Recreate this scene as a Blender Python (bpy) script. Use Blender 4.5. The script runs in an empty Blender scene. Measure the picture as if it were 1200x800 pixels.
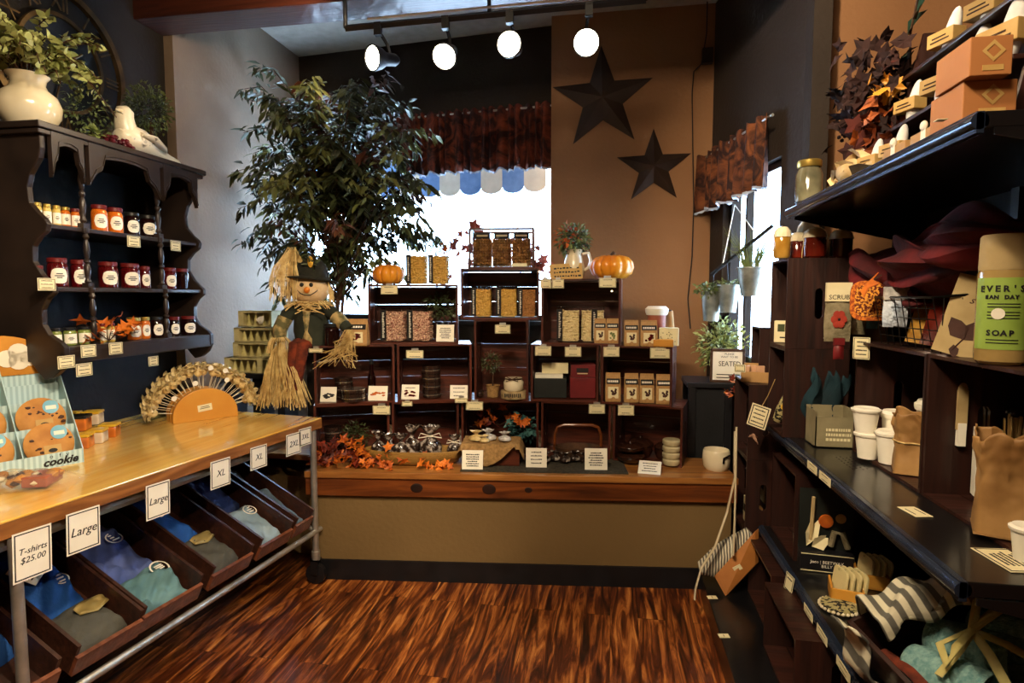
import bpy, bmesh, math, random
from math import sin, cos, tan, atan, atan2, pi, sqrt, radians
from mathutils import Vector, Matrix, Euler
from mathutils import noise as mnoise
R = radians
SC = bpy.context.scene
COL = SC.collection
rnd = random.Random(7)
# ---------------------------------------------------------------- camera
F = 700.; H = 1.55; TH = atan(52/F); YAW = atan(120*cos(TH)/F)
cd = bpy.data.cameras.new('camera'); cam = bpy.data.objects.new('camera', cd); COL.objects.link(cam)
cd.sensor_width = 36; cd.lens = F/1200*36; cd.clip_start = .05; cd.clip_end = 100
cam.location = (0, 0, H); cam.rotation_euler = (pi/2-TH, 0, YAW)
SC.camera = cam
# ---------------------------------------------------------------- colour management, world
vs = SC.view_settings
vs.view_transform = 'Standard'; vs.look = 'None'; vs.gamma = 1; vs.use_curve_mapping = False
vs.exposure = 0.35
def C(h, a=1):
    h = h.lstrip('#'); r = []
    for i in (0, 2, 4):
        v = int(h[i:i+2], 16)/255
        r.append(v/12.92 if v <= .04045 else ((v+.055)/1.055)**2.4)
    return (r[0], r[1], r[2], a)
w = bpy.data.worlds.new('sky'); SC.world = w; w.use_nodes = True
nt = w.node_tree; bg = nt.nodes['Background']
tc = nt.nodes.new('ShaderNodeTexCoord'); sp = nt.nodes.new('ShaderNodeSeparateXYZ'); cr = nt.nodes.new('ShaderNodeValToRGB')
nt.links.new(tc.outputs['Generated'], sp.inputs[0]); nt.links.new(sp.outputs['Z'], cr.inputs[0]); nt.links.new(cr.outputs[0], bg.inputs[0])
cr.color_ramp.elements[0].position = 0; cr.color_ramp.elements[0].color = (.52, .73, 1, 1)
cr.color_ramp.elements[1].position = .5; cr.color_ramp.elements[1].color = (.45, .68, 1, 1)
bg.inputs[1].default_value = 17.0
# ---------------------------------------------------------------- warm fill lights added out of view, no fixtures modelled
def area(name, loc, tgt, size, power, col):
    l = bpy.data.lights.new(name, 'AREA'); l.shape = 'RECTANGLE'; l.size = size[0]; l.size_y = size[1]; l.energy = power; l.color = col
    o = bpy.data.objects.new(name, l); COL.objects.link(o); o.location = loc
    o.rotation_euler = (Vector(tgt)-Vector(loc)).to_track_quat('-Z', 'Y').to_euler(); return o
def spot(name, loc, tgt, power, ang, col, r=.05, blend=.6):
    l = bpy.data.lights.new(name, 'SPOT'); l.energy = power; l.spot_size = R(ang); l.spot_blend = blend; l.color = col; l.shadow_soft_size = r
    o = bpy.data.objects.new(name, l); COL.objects.link(o); o.location = loc
    o.rotation_euler = (Vector(tgt)-Vector(loc)).to_track_quat('-Z', 'Y').to_euler(); return o
WARM = (1, .79, .54)
area('fill_lamp', (-.3, .3, 3.1), (-.5, 2.6, .2), (.9, .5), 42, WARM)
spot('fill_spot', (.2, .6, 3.1), (-1.9, 2.3, .9), 190, 62, WARM)
spot('fill_spot', (1.2, .1, 2.7), (-1.9, 2.1, .45), 130, 50, WARM)  # added fill below ceiling height, angled to reach the bins under the counter
spot('fill_spot', (-.2, .9, 3.1), (-2.4, 1.5, 2.3), 60, 50, WARM)
spot('fill_spot', (-.6, .7, 3.1), (.1, 3.1, .8), 150, 62, WARM)
spot('fill_spot', (-.4, .9, 3.1), (.95, 1.9, 1.1), 90, 60, WARM)
spot('fill_spot', (.2, 1.6, 3.15), (1.2, 3.15, 2.4), 130, 70, WARM)
# ---------------------------------------------------------------- projection helpers (pixel of the photo -> point on a real surface)
CY, SY, CT, ST = cos(YAW), sin(YAW), cos(TH), sin(TH)
def ray(px, py):
    a = (px-600)/F; v = -(py-400)/F
    x = a; y = CT+v*ST; z = -ST+v*CT
    return (CY*x-SY*y, SY*x+CY*y, z)
def atz(px, py, z):
    d = ray(px, py); t = (z-H)/d[2]; return (d[0]*t, d[1]*t, z)
def atY(px, py, Y):
    d = ray(px, py); t = Y/d[1]; return (d[0]*t, Y, H+d[2]*t)
def atX(px, py, X):
    d = ray(px, py); t = X/d[0]; return (X, d[1]*t, H+d[2]*t)
def solve(px, P, D, z):
    a = (px-600)/F
    def g(x, y): return a*((-SY*x+CY*y)*CT-(z-H)*ST)-(CY*x+SY*y)
    g0 = g(*P); g1 = g(P[0]+D[0], P[1]+D[1]); t = -g0/(g1-g0)
    return (P[0]+D[0]*t, P[1]+D[1]*t, z)
BO = (-1.60, 2.944); BA = R(6.494); BU = (cos(BA), sin(BA)); BW = (-sin(BA), cos(BA))
def bp(px, w, z):                       # point on the bench, w metres behind its front edge
    return solve(px, (BO[0]+BW[0]*w, BO[1]+BW[1]*w), BU, z)
def bl(u, w, z=0): return (BO[0]+BU[0]*u+BW[0]*w, BO[1]+BU[1]*u+BW[1]*w, z)
def xs(px, X, z): return solve(px, (X, 0), (0, 1), z)
def ys(px, Y, z): return solve(px, (0, Y), (1, 0), z)
# ---------------------------------------------------------------- materials
_m = {}
def pm(name, col, col2=None, scale=12, rough=.6, metal=0, bump=.15, stretch=(1, 1, 1), coat=0, emis=0, trans=0, bscale=None, detail=5, lo=.3, hi=.7, ior=1.45, tex='noise', dist=.0, alpha=1, sheen=0):
    if name in _m: return _m[name]
    m = bpy.data.materials.new(name); m.use_nodes = True; _m[name] = m
    n = m.node_tree; L = n.links; b = n.nodes['Principled BSDF']
    c1 = C(col) if isinstance(col, str) else col
    if col2 is None: c2 = tuple(min(1, v*1.25+.004) for v in c1[:3])+(1,); c1 = tuple(v*.8 for v in c1[:3])+(1,)
    else: c2 = C(col2)
    t = n.nodes.new('ShaderNodeTexCoord'); mp = n.nodes.new('ShaderNodeMapping'); L.new(t.outputs['Object'], mp.inputs[0])
    mp.inputs['Scale'].default_value = stretch
    if tex == 'noise':
        x = n.nodes.new('ShaderNodeTexNoise'); x.inputs['Scale'].default_value = scale; x.inputs['Detail'].default_value = detail; x.inputs['Distortion'].default_value = dist; o = x.outputs[0]
    elif tex == 'voro':
        x = n.nodes.new('ShaderNodeTexVoronoi'); x.inputs['Scale'].default_value = scale; o = x.outputs[0]
    elif tex == 'wave':
        x = n.nodes.new('ShaderNodeTexWave'); x.inputs['Scale'].default_value = scale; x.inputs['Distortion'].default_value = dist; x.inputs['Detail'].default_value = 3; o = x.outputs['Fac']
    L.new(mp.outputs[0], x.inputs[0])
    r = n.nodes.new('ShaderNodeValToRGB'); r.color_ramp.elements[0].position = lo; r.color_ramp.elements[1].position = hi
    r.color_ramp.elements[0].color = c1; r.color_ramp.elements[1].color = c2; L.new(o, r.inputs[0]); L.new(r.outputs[0], b.inputs['Base Color'])
    b.inputs['Roughness'].default_value = rough; b.inputs['Metallic'].default_value = metal; b.inputs['IOR'].default_value = ior
    b.inputs['Coat Weight'].default_value = coat; b.inputs['Coat Roughness'].default_value = .08
    b.inputs['Transmission Weight'].default_value = trans; b.inputs['Alpha'].default_value = alpha
    if sheen: b.inputs['Sheen Weight'].default_value = sheen
    if emis: L.new(r.outputs[0], b.inputs['Emission Color']); b.inputs['Emission Strength'].default_value = emis
    if bump:
        q = n.nodes.new('ShaderNodeTexNoise'); q.inputs['Scale'].default_value = bscale or scale*3; L.new(mp.outputs[0], q.inputs[0])
        k = n.nodes.new('ShaderNodeBump'); k.inputs['Strength'].default_value = bump; k.inputs['Distance'].default_value = .01; L.new(q.outputs[0], k.inputs['Height']); L.new(k.outputs[0], b.inputs['Normal'])
    return m
def wood(name, c1, c2, axis=0, scale=6, rough=.45, coat=.2, lo=.25, hi=.8, fine=1):
    s = [9, 9, 9]; s[axis] = .7
    return pm(name, c1, c2, scale=scale*.35, rough=rough, bump=.2, stretch=tuple(s), coat=coat, dist=1.6, lo=lo, hi=hi, detail=9)
M = {}
M['crate0'] = wood('dark_stained_wood_along', '#1a0906', '#68301d', 0, rough=.38)
M['crate1'] = wood('dark_stained_wood_across', '#1a0906', '#622c1c', 2, rough=.38)
M['crateR'] = wood('deep_brown_stained_wood', '#150907', '#3f1d12', 1, rough=.5)
M['crateS'] = wood('deep_brown_stained_wood_upright', '#150907', '#3a1b12', 2, rough=.5)
M['black'] = pm('black_paint', '#0d0d10', '#17171b', rough=.45, bump=.03)
M['hutch'] = pm('dark_brown_paint', '#1d1613', '#2f241e', rough=.38, scale=6, bump=.05, coat=.15)
M['navy'] = pm('dark_navy_board', '#07080b', '#0c0e12', rough=.7)
M['white'] = pm('white_card', '#e6e0cd', '#f0ebdb', rough=.7, bump=.02)
M['cream'] = pm('cream_card', '#d9cda0', '#e6dcb4', rough=.7, bump=.02)
M['ink'] = pm('black_ink', '#101010', '#1b1b1b', rough=.6, bump=0)
M['kraft'] = pm('kraft_paper', '#a07a48', '#b98f58', rough=.7, bump=.2)
M['steel'] = pm('brushed_steel', '#a3a29d', '#d6d3ca', rough=.38, metal=.8, bump=.02)
M['dsteel'] = pm('dark_metal', '#1a1a1c', '#2b2b2d', rough=.35, metal=.8, bump=.03)
M['glass'] = pm('clear_plastic', '#e8eef0', '#f4f8fa', rough=.06, trans=1, bump=0, ior=1.2)
M['gold'] = pm('gold_lid', '#a98b3c', '#cbb060', rough=.3, metal=.8, bump=.02)
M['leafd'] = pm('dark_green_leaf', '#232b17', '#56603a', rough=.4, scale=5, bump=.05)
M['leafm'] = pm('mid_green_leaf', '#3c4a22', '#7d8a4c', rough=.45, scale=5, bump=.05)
M['leafe'] = pm('pale_eucalyptus_leaf', '#747c3e', '#b3b873', rough=.5, scale=6, bump=.05)
M['bark'] = pm('bark_brown', '#2a1a10', '#54361f', rough=.8, scale=20, bump=.5)
M['leafo'] = pm('orange_autumn_leaf', '#8d2f08', '#dd7a1c', rough=.6, scale=9, bump=.1)
M['leafr'] = pm('dark_red_autumn_leaf', '#3d120b', '#8a3018', rough=.6, scale=9, bump=.1)
M['raffia'] = pm('straw_raffia', '#a9854a', '#e0c888', rough=.7, scale=30)
M['fpumpkin'] = pm('pumpkin_skin', '#c8660f', '#eca02b', rough=.35, scale=5, bump=.1, coat=.3)
M['ceram'] = pm('cream_glazed_ceramic', '#cdbd97', '#e9dfc2', rough=.18, scale=4, bump=.05, coat=.5)
M['burlap'] = pm('burlap_cloth', '#7d5f36', '#a98450', rough=.9, scale=60, bump=.5)
# ---------------------------------------------------------------- mesh builder
PH = (1+sqrt(5))/2
_iv = [Vector(v).normalized() for v in [(-1,PH,0),(1,PH,0),(-1,-PH,0),(1,-PH,0),(0,-1,PH),(0,1,PH),(0,-1,-PH),(0,1,-PH),(PH,0,-1),(PH,0,1),(-PH,0,-1),(-PH,0,1)]]
_if = [(0,11,5),(0,5,1),(0,1,7),(0,7,10),(0,10,11),(1,5,9),(5,11,4),(11,10,2),(10,7,6),(7,1,8),(3,9,4),(3,4,2),(3,2,6),(3,6,8),(3,8,9),(4,9,5),(2,4,11),(6,2,10),(8,6,7),(9,8,1)]
class MB:
    def __init__(s): s.v = []; s.f = []; s.m = []; s.X = Matrix.Identity(4)
    def add(s, vs, fs, m=0):
        k = len(s.v); s.v += [tuple(s.X @ Vector(p)) for p in vs]
        s.f += [tuple(i+k for i in f) for f in fs]; s.m += [m]*len(fs); return s
    def box(s, x0, y0, z0, x1, y1, z1, m=0):
        return s.add([(x0,y0,z0),(x1,y0,z0),(x1,y1,z0),(x0,y1,z0),(x0,y0,z1),(x1,y0,z1),(x1,y1,z1),(x0,y1,z1)],
            [(3,2,1,0),(4,5,6,7),(0,1,5,4),(1,2,6,5),(2,3,7,6),(3,0,4,7)], m)
    def cb(s, c, d, m=0):
        return s.box(c[0]-d[0]/2, c[1]-d[1]/2, c[2]-d[2]/2, c[0]+d[0]/2, c[1]+d[1]/2, c[2]+d[2]/2, m)
    def lathe(s, prof, n=20, c=(0,0,0), m=0, rib=0, ra=0, sx=1, sy=1, cap=True):
        vs = []; 
        for (r, z) in prof:
            for i in range(n):
                a = 2*pi*i/n; q = r*(1-ra*abs(sin(rib*a/2))**.0001*(1-abs(cos(rib*a/2)))**1 if False else 1)
                if rib: q = r*(1-ra*(1-abs(sin(rib*a/2)))**2)
                vs.append((c[0]+q*cos(a)*sx, c[1]+q*sin(a)*sy, c[2]+z))
        fs = []
        for j in range(len(prof)-1):
            for i in range(n):
                k = (i+1) % n; fs.append((j*n+i, j*n+k, (j+1)*n+k, (j+1)*n+i))
        if cap: fs.append(tuple(range(n-1, -1, -1))); fs.append(tuple((len(prof)-1)*n+i for i in range(n)))
        return s.add(vs, fs, m)
    def tube(s, pts, r, n=6, m=0, r1=None, flat=1):
        pts = [Vector(p) for p in pts]; N = len(pts); vs = []; up0 = None
        for j, p in enumerate(pts):
            d = (pts[min(j+1, N-1)]-pts[max(j-1, 0)]); d = d.normalized() if d.length > 1e-9 else Vector((0,0,1))
            if up0 is None: up0 = Vector((0,0,1)) if abs(d.z) < .9 else Vector((1,0,0))
            a = d.cross(up0); a = a.normalized() if a.length > 1e-6 else Vector((1,0,0)); b = a.cross(d).normalized(); up0 = b
            q = r if r1 is None else r+(r1-r)*j/max(1, N-1)
            if isinstance(r, (list, tuple)): q = r[j]
            for i in range(n):
                t = 2*pi*i/n; vs.append(tuple(p+a*q*cos(t)+b*q*sin(t)*flat))
        fs = [(j*n+i, j*n+(i+1) % n, (j+1)*n+(i+1) % n, (j+1)*n+i) for j in range(N-1) for i in range(n)]
        fs += [tuple(range(n-1, -1, -1)), tuple((N-1)*n+i for i in range(n))]
        return s.add(vs, fs, m)
    def ico(s, c, r, m=0, sq=(1,1,1), jit=0):
        c = Vector(c); vs = []
        for v in _iv:
            k = r*(1+(rnd.random()-.5)*jit); vs.append((c.x+v.x*k*sq[0], c.y+v.y*k*sq[1], c.z+v.z*k*sq[2]))
        return s.add(vs, _if, m)
    def ball(s, c, r, m=0, sq=(1,1,1), n=16, h=10):
        p = [(max(1e-4, sin(pi*j/h))*r, -cos(pi*j/h)*r*sq[2]) for j in range(h+1)]
        return s.lathe(p, n, c, m, sx=sq[0], sy=sq[1])
    def grid(s, fn, nu, nv, m=0, close=False):
        vs = [tuple(fn(i/nu, j/nv)) for j in range(nv+1) for i in range(nu+1)]
        return s.add(vs, [(j*(nu+1)+i, j*(nu+1)+i+1, (j+1)*(nu+1)+i+1, (j+1)*(nu+1)+i) for j in range(nv) for i in range(nu)], m)
    def prism(s, poly, t, m=0, axis='y'):       # polygon in XZ extruded along y by t (axis 'z': polygon in XY, 'x': YZ)
        n = len(poly)
        if axis == 'y': a = [(p[0], 0, p[1]) for p in poly]+[(p[0], t, p[1]) for p in poly]
        elif axis == 'z': a = [(p[0], p[1], 0) for p in poly]+[(p[0], p[1], t) for p in poly]
        else: a = [(0, p[0], p[1]) for p in poly]+[(t, p[0], p[1]) for p in poly]
        return s.add(a, [tuple(range(n)), tuple(range(2*n-1, n-1, -1))]+[(i, i+n, (i+1) % n+n, (i+1) % n) for i in range(n)], m)
    def leaf(s, p, d, L, W, m=0, up=(0,0,1), fold=.25, droop=.2):
        p = Vector(p); d = Vector(d).normalized(); u = Vector(up); a = d.cross(u)
        a = a.normalized() if a.length > 1e-4 else Vector((1,0,0)); u = a.cross(d).normalized()
        q = [p, p+d*L*.35+a*W/2+u*W*fold, p+d*L*.72+a*W*.36+u*(W*fold*.7-L*droop*.4), p+d*L-u*L*droop, p+d*L*.72-a*W*.36+u*(W*fold*.7-L*droop*.4), p+d*L*.35-a*W/2+u*W*fold, p+d*L*.36, p+d*L*.72-u*L*droop*.45]
        return s.add([tuple(x) for x in q], [(0,1,6),(1,2,7,6),(2,3,7),(3,4,7),(4,5,6,7),(5,0,6)], m)
    def star(s, p, d, u, r, m=0, n=5, inner=.45):    # lobed autumn leaf, lightly cupped
        p = Vector(p); d = Vector(d).normalized(); u = Vector(u).normalized(); a = d.cross(u).normalized(); u = a.cross(d).normalized()
        vs = [tuple(p+d*r*.5)]
        for i in range(2*n):
            t = pi*i/n+pi; q = r*(1 if i % 2 == 0 else inner)*(.55 if i == 0 else 1); vs.append(tuple(p+d*(r*.5+cos(t)*q)+a*sin(t)*q+u*(q*q/r*rnd.uniform(-.3, .5))))
        return s.add(vs, [(0, i+1, (i+1) % (2*n)+1) for i in range(2*n)], m)
    def build(s, name, mats, parent=None, loc=(0,0,0), rotz=0, smooth=False, bevel=0, rot=None, solid=0):
        me = bpy.data.meshes.new(name); me.from_pydata(s.v, [], s.f); me.validate(verbose=False)
        if not isinstance(mats, (list, tuple)): mats = [mats]
        for q in mats: me.materials.append(M[q] if isinstance(q, str) else q)
        if len(me.polygons) == len(s.m): me.polygons.foreach_set('material_index', [min(i, len(mats)-1) for i in s.m])
        if smooth:
            me.polygons.foreach_set('use_smooth', [True]*len(me.polygons))
            try: me.set_sharp_from_angle(angle=R(40))
            except Exception: pass
        me.update()
        o = bpy.data.objects.new(name, me); COL.objects.link(o)
        o.location = loc; o.rotation_euler = rot if rot else (0, 0, rotz)
        if parent: o.parent = parent
        if bevel:
            b = o.modifiers.new('bevel', 'BEVEL'); b.width = bevel; b.segments = 2; b.limit_method = 'ANGLE'
        if solid:
            b = o.modifiers.new('thickness', 'SOLIDIFY'); b.thickness = solid
        return o
def tag(o, label=None, cat=None, group=None, kind=None):
    if label: o['label'] = label
    if cat: o['category'] = cat
    if group: o['group'] = group
    if kind: o['kind'] = kind
    return o
def thing(name, label, cat, loc=(0,0,0), rotz=0, group=None, rot=None, s=1):
    o = bpy.data.objects.new(name, None); COL.objects.link(o); o.empty_display_size = .05
    o.location = loc; o.rotation_euler = rot if rot else (0, 0, rotz); o.scale = (s, s, s) if not isinstance(s, (tuple, list)) else s
    return tag(o, label, cat, group)
def struct(name, mb, mats, **k): return tag(mb.build(name, mats, **k), kind='structure')
def dup(root, label, loc, rotz=None, rot=None, group=None, s=None):
    r = root.copy(); COL.objects.link(r); r.location = loc; r['label'] = label
    if rot is not None: r.rotation_euler = rot
    elif rotz is not None: r.rotation_euler = (0, 0, rotz)
    if s is not None: r.scale = (s, s, s) if not isinstance(s, (tuple, list)) else s
    if group: r['group'] = group
    for ch in list(root.children):
        c = ch.copy(); COL.objects.link(c); c.parent = r
        for g in ch.children:
            d = g.copy(); COL.objects.link(d); d.parent = c
    return r
def text(s, size, mat, parent, loc, name='lettering', rot=None, ext=.0004, align='CENTER', sx=1, shear=0, bold=0):
    cu = bpy.data.curves.new(name, 'FONT'); cu.body = s; cu.size = size; cu.align_x = align; cu.align_y = 'CENTER'; cu.extrude = ext; cu.resolution_u = 2; cu.shear = shear; cu.offset = bold
    t = bpy.data.objects.new(name, cu); COL.objects.link(t)
    me = bpy.data.meshes.new_from_object(t.evaluated_get(bpy.context.evaluated_depsgraph_get())); bpy.data.objects.remove(t); me.name = name
    me.materials.clear(); me.materials.append(M[mat] if isinstance(mat, str) else mat)
    o = bpy.data.objects.new(name, me); COL.objects.link(o); o.parent = parent; o.location = loc; o.rotation_euler = rot or (pi/2, 0, 0); o.scale = (sx, 1, 1)
    return o
ORD = ['first', 'second', 'third', 'fourth', 'fifth', 'sixth', 'seventh', 'eighth', 'ninth', 'tenth', 'eleventh', 'twelfth', 'thirteenth', 'fourteenth', 'fifteenth']
def nth(i, n):
    if n == 1: return 'single'
    if i == 0: return 'leftmost'
    if i == n-1: return 'rightmost'
    return ORD[i]+' from left'
# ================================================================ SETTING
M['floor'] = (lambda: None)()
def floor_mat():
    m = bpy.data.materials.new('streaky_wood_planks'); m.use_nodes = True; n = m.node_tree; L = n.links; b = n.nodes['Principled BSDF']
    t = n.nodes.new('ShaderNodeTexCoord')
    mp = n.nodes.new('ShaderNodeMapping'); mp.inputs['Rotation'].default_value = (0, 0, pi/2); L.new(t.outputs['Object'], mp.inputs[0])
    br = n.nodes.new('ShaderNodeTexBrick'); L.new(mp.outputs[0], br.inputs[0])
    br.inputs['Color1'].default_value = (.0, .0, .0, 1); br.inputs['Color2'].default_value = (1, 1, 1, 1); br.inputs['Mortar'].default_value = (.5, .5, .5, 1)
    br.inputs['Scale'].default_value = 1; br.inputs['Brick Width'].default_value = .95; br.inputs['Row Height'].default_value = .13; br.inputs['Mortar Size'].default_value = .0015; br.offset = .37
    add = n.nodes.new('ShaderNodeVectorMath'); add.operation = 'ADD'; sc = n.nodes.new('ShaderNodeVectorMath'); sc.operation = 'SCALE'; sc.inputs['Scale'].default_value = 7
    L.new(br.outputs['Color'], sc.inputs[0]); L.new(sc.outputs[0], add.inputs[0]); L.new(t.outputs['Object'], add.inputs[1])
    m2 = n.nodes.new('ShaderNodeMapping'); m2.inputs['Scale'].default_value = (10, .9, 1); L.new(add.outputs[0], m2.inputs[0])
    no = n.nodes.new('ShaderNodeTexNoise'); no.inputs['Scale'].default_value = 2.5; no.inputs['Detail'].default_value = 8; no.inputs['Distortion'].default_value = 1.3; no.inputs['Roughness'].default_value = .62; L.new(m2.outputs[0], no.inputs[0])
    r = n.nodes.new('ShaderNodeValToRGB'); e = r.color_ramp.elements; e[0].position = .36; e[0].color = C('#210e07'); e[1].position = .7; e[1].color = C('#d08a45')
    k = r.color_ramp.elements.new(.48); k.color = C('#56270f'); k = r.color_ramp.elements.new(.58); k.color = C('#985524')
    L.new(no.outputs[0], r.inputs[0])
    mx = n.nodes.new('ShaderNodeMix'); mx.data_type = 'RGBA'; mx.blend_type = 'MULTIPLY'; mx.inputs[0].default_value = 1
    L.new(r.outputs[0], mx.inputs[6]); q = n.nodes.new('ShaderNodeMapRange'); L.new(br.outputs['Fac'], q.inputs[0]); q.inputs[3].default_value = 1; q.inputs[4].default_value = .35
    L.new(q.outputs[0], mx.inputs[7]); L.new(mx.outputs[2], b.inputs['Base Color'])
    b.inputs['Roughness'].default_value = .33
    return m
M['floor'] = floor_mat()
def plaster(name, a, b_, sc=1.6):
    return pm(name, a, b_, scale=sc, rough=.8, bump=.25, bscale=40, lo=.3, hi=.75)
M['wallL'] = plaster('mottled_taupe_plaster', '#6b5b4c', '#877665')
M['tan'] = plaster('tan_plaster', '#815a38', '#926945')
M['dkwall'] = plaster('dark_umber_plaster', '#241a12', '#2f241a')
M['olive'] = plaster('olive_tan_paint', '#69532f', '#775f39')
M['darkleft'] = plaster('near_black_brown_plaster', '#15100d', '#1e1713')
M['ceilw'] = wood('brown_board_ceiling', '#4a2c14', '#7c5228', 0, rough=.6)
M['beam'] = wood('red_brown_beam', '#2c120c', '#4f2416', 0, rough=.5)
M['bayc'] = pm('pale_plaster_ceiling', '#a29b90', '#b5aea2', rough=.8)
ZC = 3.22
def wallseg(name, A, B, z0, z1, mat, t=.12, holes=(), side=1):
    """wall from plan point A to B; holes = (u0,u1,z0,z1) along it; thickness goes to the left of A->B when side=1"""
    A = Vector(A); B = Vector(B); L = (B-A).length; ang = atan2(B.y-A.y, B.x-A.x); mb = MB(); y0, y1 = (0, t) if side == 1 else (-t, 0)
    if not holes: mb.box(0, y0, z0, L, y1, z1)
    for (u0, u1, h0, h1) in holes:
        mb.box(0, y0, z0, u0, y1, z1); mb.box(u1, y0, z0, L, y1, z1); mb.box(u0, y0, z0, u1, y1, h0); mb.box(u0, y0, h1, u1, y1, z1)
    return struct(name, mb, mat, loc=(A.x, A.y, 0), rotz=ang)
mb = MB(); mb.box(-2.8, -1.6, -.05, 2.2, 4.75, 0); struct('floor', mb, 'floor')
mb = MB(); mb.box(-2.8, -1.6, ZC, 2.2, 3.1, ZC+.1); struct('ceiling', mb, 'ceilw')
mb = MB(); mb.box(-2.8, 3.22, 3.5, 2.2, 4.95, 3.6); struct('ceiling_bay', mb, 'bayc')
mb = MB(); mb.box(-2.8, 3.0, 3.07, 2.2, 3.22, 3.6); struct('trim_beam', mb, 'beam', bevel=.006)
# walls
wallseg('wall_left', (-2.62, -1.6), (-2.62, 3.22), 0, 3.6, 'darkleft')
wallseg('wall_bay_left', (-2.56, 3.22), (-2.56, 4.75), 0, 3.6, 'wallL', t=.18)
WA = Vector((-2.56, 4.66)); WB = Vector((-.40, 4.44)); WL = (WB-WA).length; WANG = atan2(WB.y-WA.y, WB.x-WA.x)
wu = (WB-WA).normalized()
u_of = lambda px, z: (Vector(solve(px, WA, wu, z)[:2])-WA).dot(wu)
wx0, wx1 = u_of(352, 2), u_of(650, 2)
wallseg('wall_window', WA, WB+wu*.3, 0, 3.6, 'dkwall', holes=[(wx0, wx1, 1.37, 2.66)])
wallseg('wall_star', (-.455, 4.30), (.64, 4.30), 0, 3.6, 'tan', t=.35)
RA = Vector((.64, 4.30)); RB = Vector((.885, 3.14))
ru = (RB-RA).normalized(); u_r = lambda px, z: (Vector(solve(px, RA, ru, z)[:2])-RA).dot(ru)
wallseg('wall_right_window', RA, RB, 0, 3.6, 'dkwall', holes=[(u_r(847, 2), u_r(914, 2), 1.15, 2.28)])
wallseg('wall_right', (.88, 3.18), (2.2, 3.18), 0, 3.6, 'tan')
mb = MB(); mb.box(.885, 3.03, 0, .965, 3.20, 3.45); struct('trim_pillar', mb, 'dkwall')
wallseg('wall_side', (2.0, 3.2), (2.0, -1.6), 0, 3.6, 'tan')
wallseg('wall_back', (2.2, -1.5), (-2.8, -1.5), 0, 3.6, 'tan')
# windows: frames and panes
M['winframe'] = pm('dark_window_frame', '#1c1a1a', '#2c2a2a', rough=.4)
M['pane'] = pm('window_glass', '#f4f8fa', '#ffffff', rough=0, trans=1, bump=0, ior=1.01)
def window(name, A, ang, u0, u1, z0, z1, bars=()):
    o = MB()
    for a, b, c, d in ((u0, u0+.04, z0, z1), (u1-.04, u1, z0, z1), (u0, u1, z0, z0+.04), (u0, u1, z1-.04, z1)): o.box(a, .04, c, b, .09, d)
    for q in bars: o.box(q-.015, .045, z0, q+.015, .085, z1)
    f = struct(name, o, 'winframe', loc=(A.x, A.y, 0), rotz=ang)
    p = MB(); p.box(u0+.04, .06, z0+.04, u1-.04, .064, z1-.04); p.build('window_pane', 'pane', f)
    s_ = MB(); s_.box(u0-.02, -.05, z0-.03, u1+.02, .05, z0); s_.build('window_sill', 'winframe', f)
window('window_1', WA, WANG, wx0, wx1, 1.37, 2.66)
window('window_2', RA, atan2(ru.y, ru.x), u_r(847, 2), u_r(914, 2), 1.15, 2.28, bars=[u_r(866, 2)])
# window bench: skirt wall, plank front, top, black base
mb = MB(); mb.prism([(-.03,.03),(2.24,.03),(2.24,.37),(2.0,.40),(1.92,1.0),(-.9,1.3),(-.9,.42),(.0,.3)], .478, axis='z'); struct('wall_bench_skirt', mb, 'olive', loc=(BO[0], BO[1], 0), rotz=BA)
mb = MB(); mb.box(-.03, .018, 0, 2.24, .03, .112); struct('baseboard_bench', mb, 'black', loc=(BO[0], BO[1], 0), rotz=BA)
M['plank'] = wood('knotty_red_brown_plank', '#35170b', '#8b4a1e', 0, rough=.35, coat=.4)
M['plank2'] = wood('worn_amber_plank', '#6b3917', '#b9803f', 0, rough=.35, coat=.4)
mb = MB(); mb.box(-.04, 0, .478, 2.26, .03, .578, 0); mb.X = Matrix.Translation((0,0,.578)); mb.prism([(-.04,-.012),(2.26,-.012),(2.26,.37),(2.01,.40),(1.93,1.0),(-.9,1.3),(-.9,.42),(.0,.3)][::-1], .034, 1, axis='z')
bench = mb.build('window_bench_top', ['plank', 'plank2'], loc=(BO[0], BO[1], 0), rotz=BA, bevel=.003)
bench.name = 'window_bench'; tag(bench, 'long knotty brown plank bench top running under the windows', 'bench')
mbk = MB()
for u in (.56, .98, 1.22):
    mbk.lathe([(.0001, 0), (.022, 0), (.03, -.0)], 16, (0, 0, 0)) if False else None
M['knot'] = pm('dark_wood_knot', '#140804', '#2b1208', rough=.5)
for u, q in ((.57, 1), (.96, 1.1), (1.17, .6)):
    k = MB(); k.X = Matrix.Translation((u, -.0005, .528)) @ Matrix.Rotation(pi/2, 4, 'X'); k.lathe([(.026*q, 0), (.02*q, .0012)], 14, sx=1.3)
    k.build('knot', 'knot', bench)
M['mat'] = pm('dark_woven_mat', '#16140f', '#4b4434', scale=90, rough=.9, bump=.6)
mt = MB(); mt.box(.80, .03, .612, 1.70, .33, .617); o = mt.build('woven_mat', 'mat', loc=(BO[0], BO[1], 0), rotz=BA); tag(o, 'dark woven mat lying on the bench in front of crates', 'mat')

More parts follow.
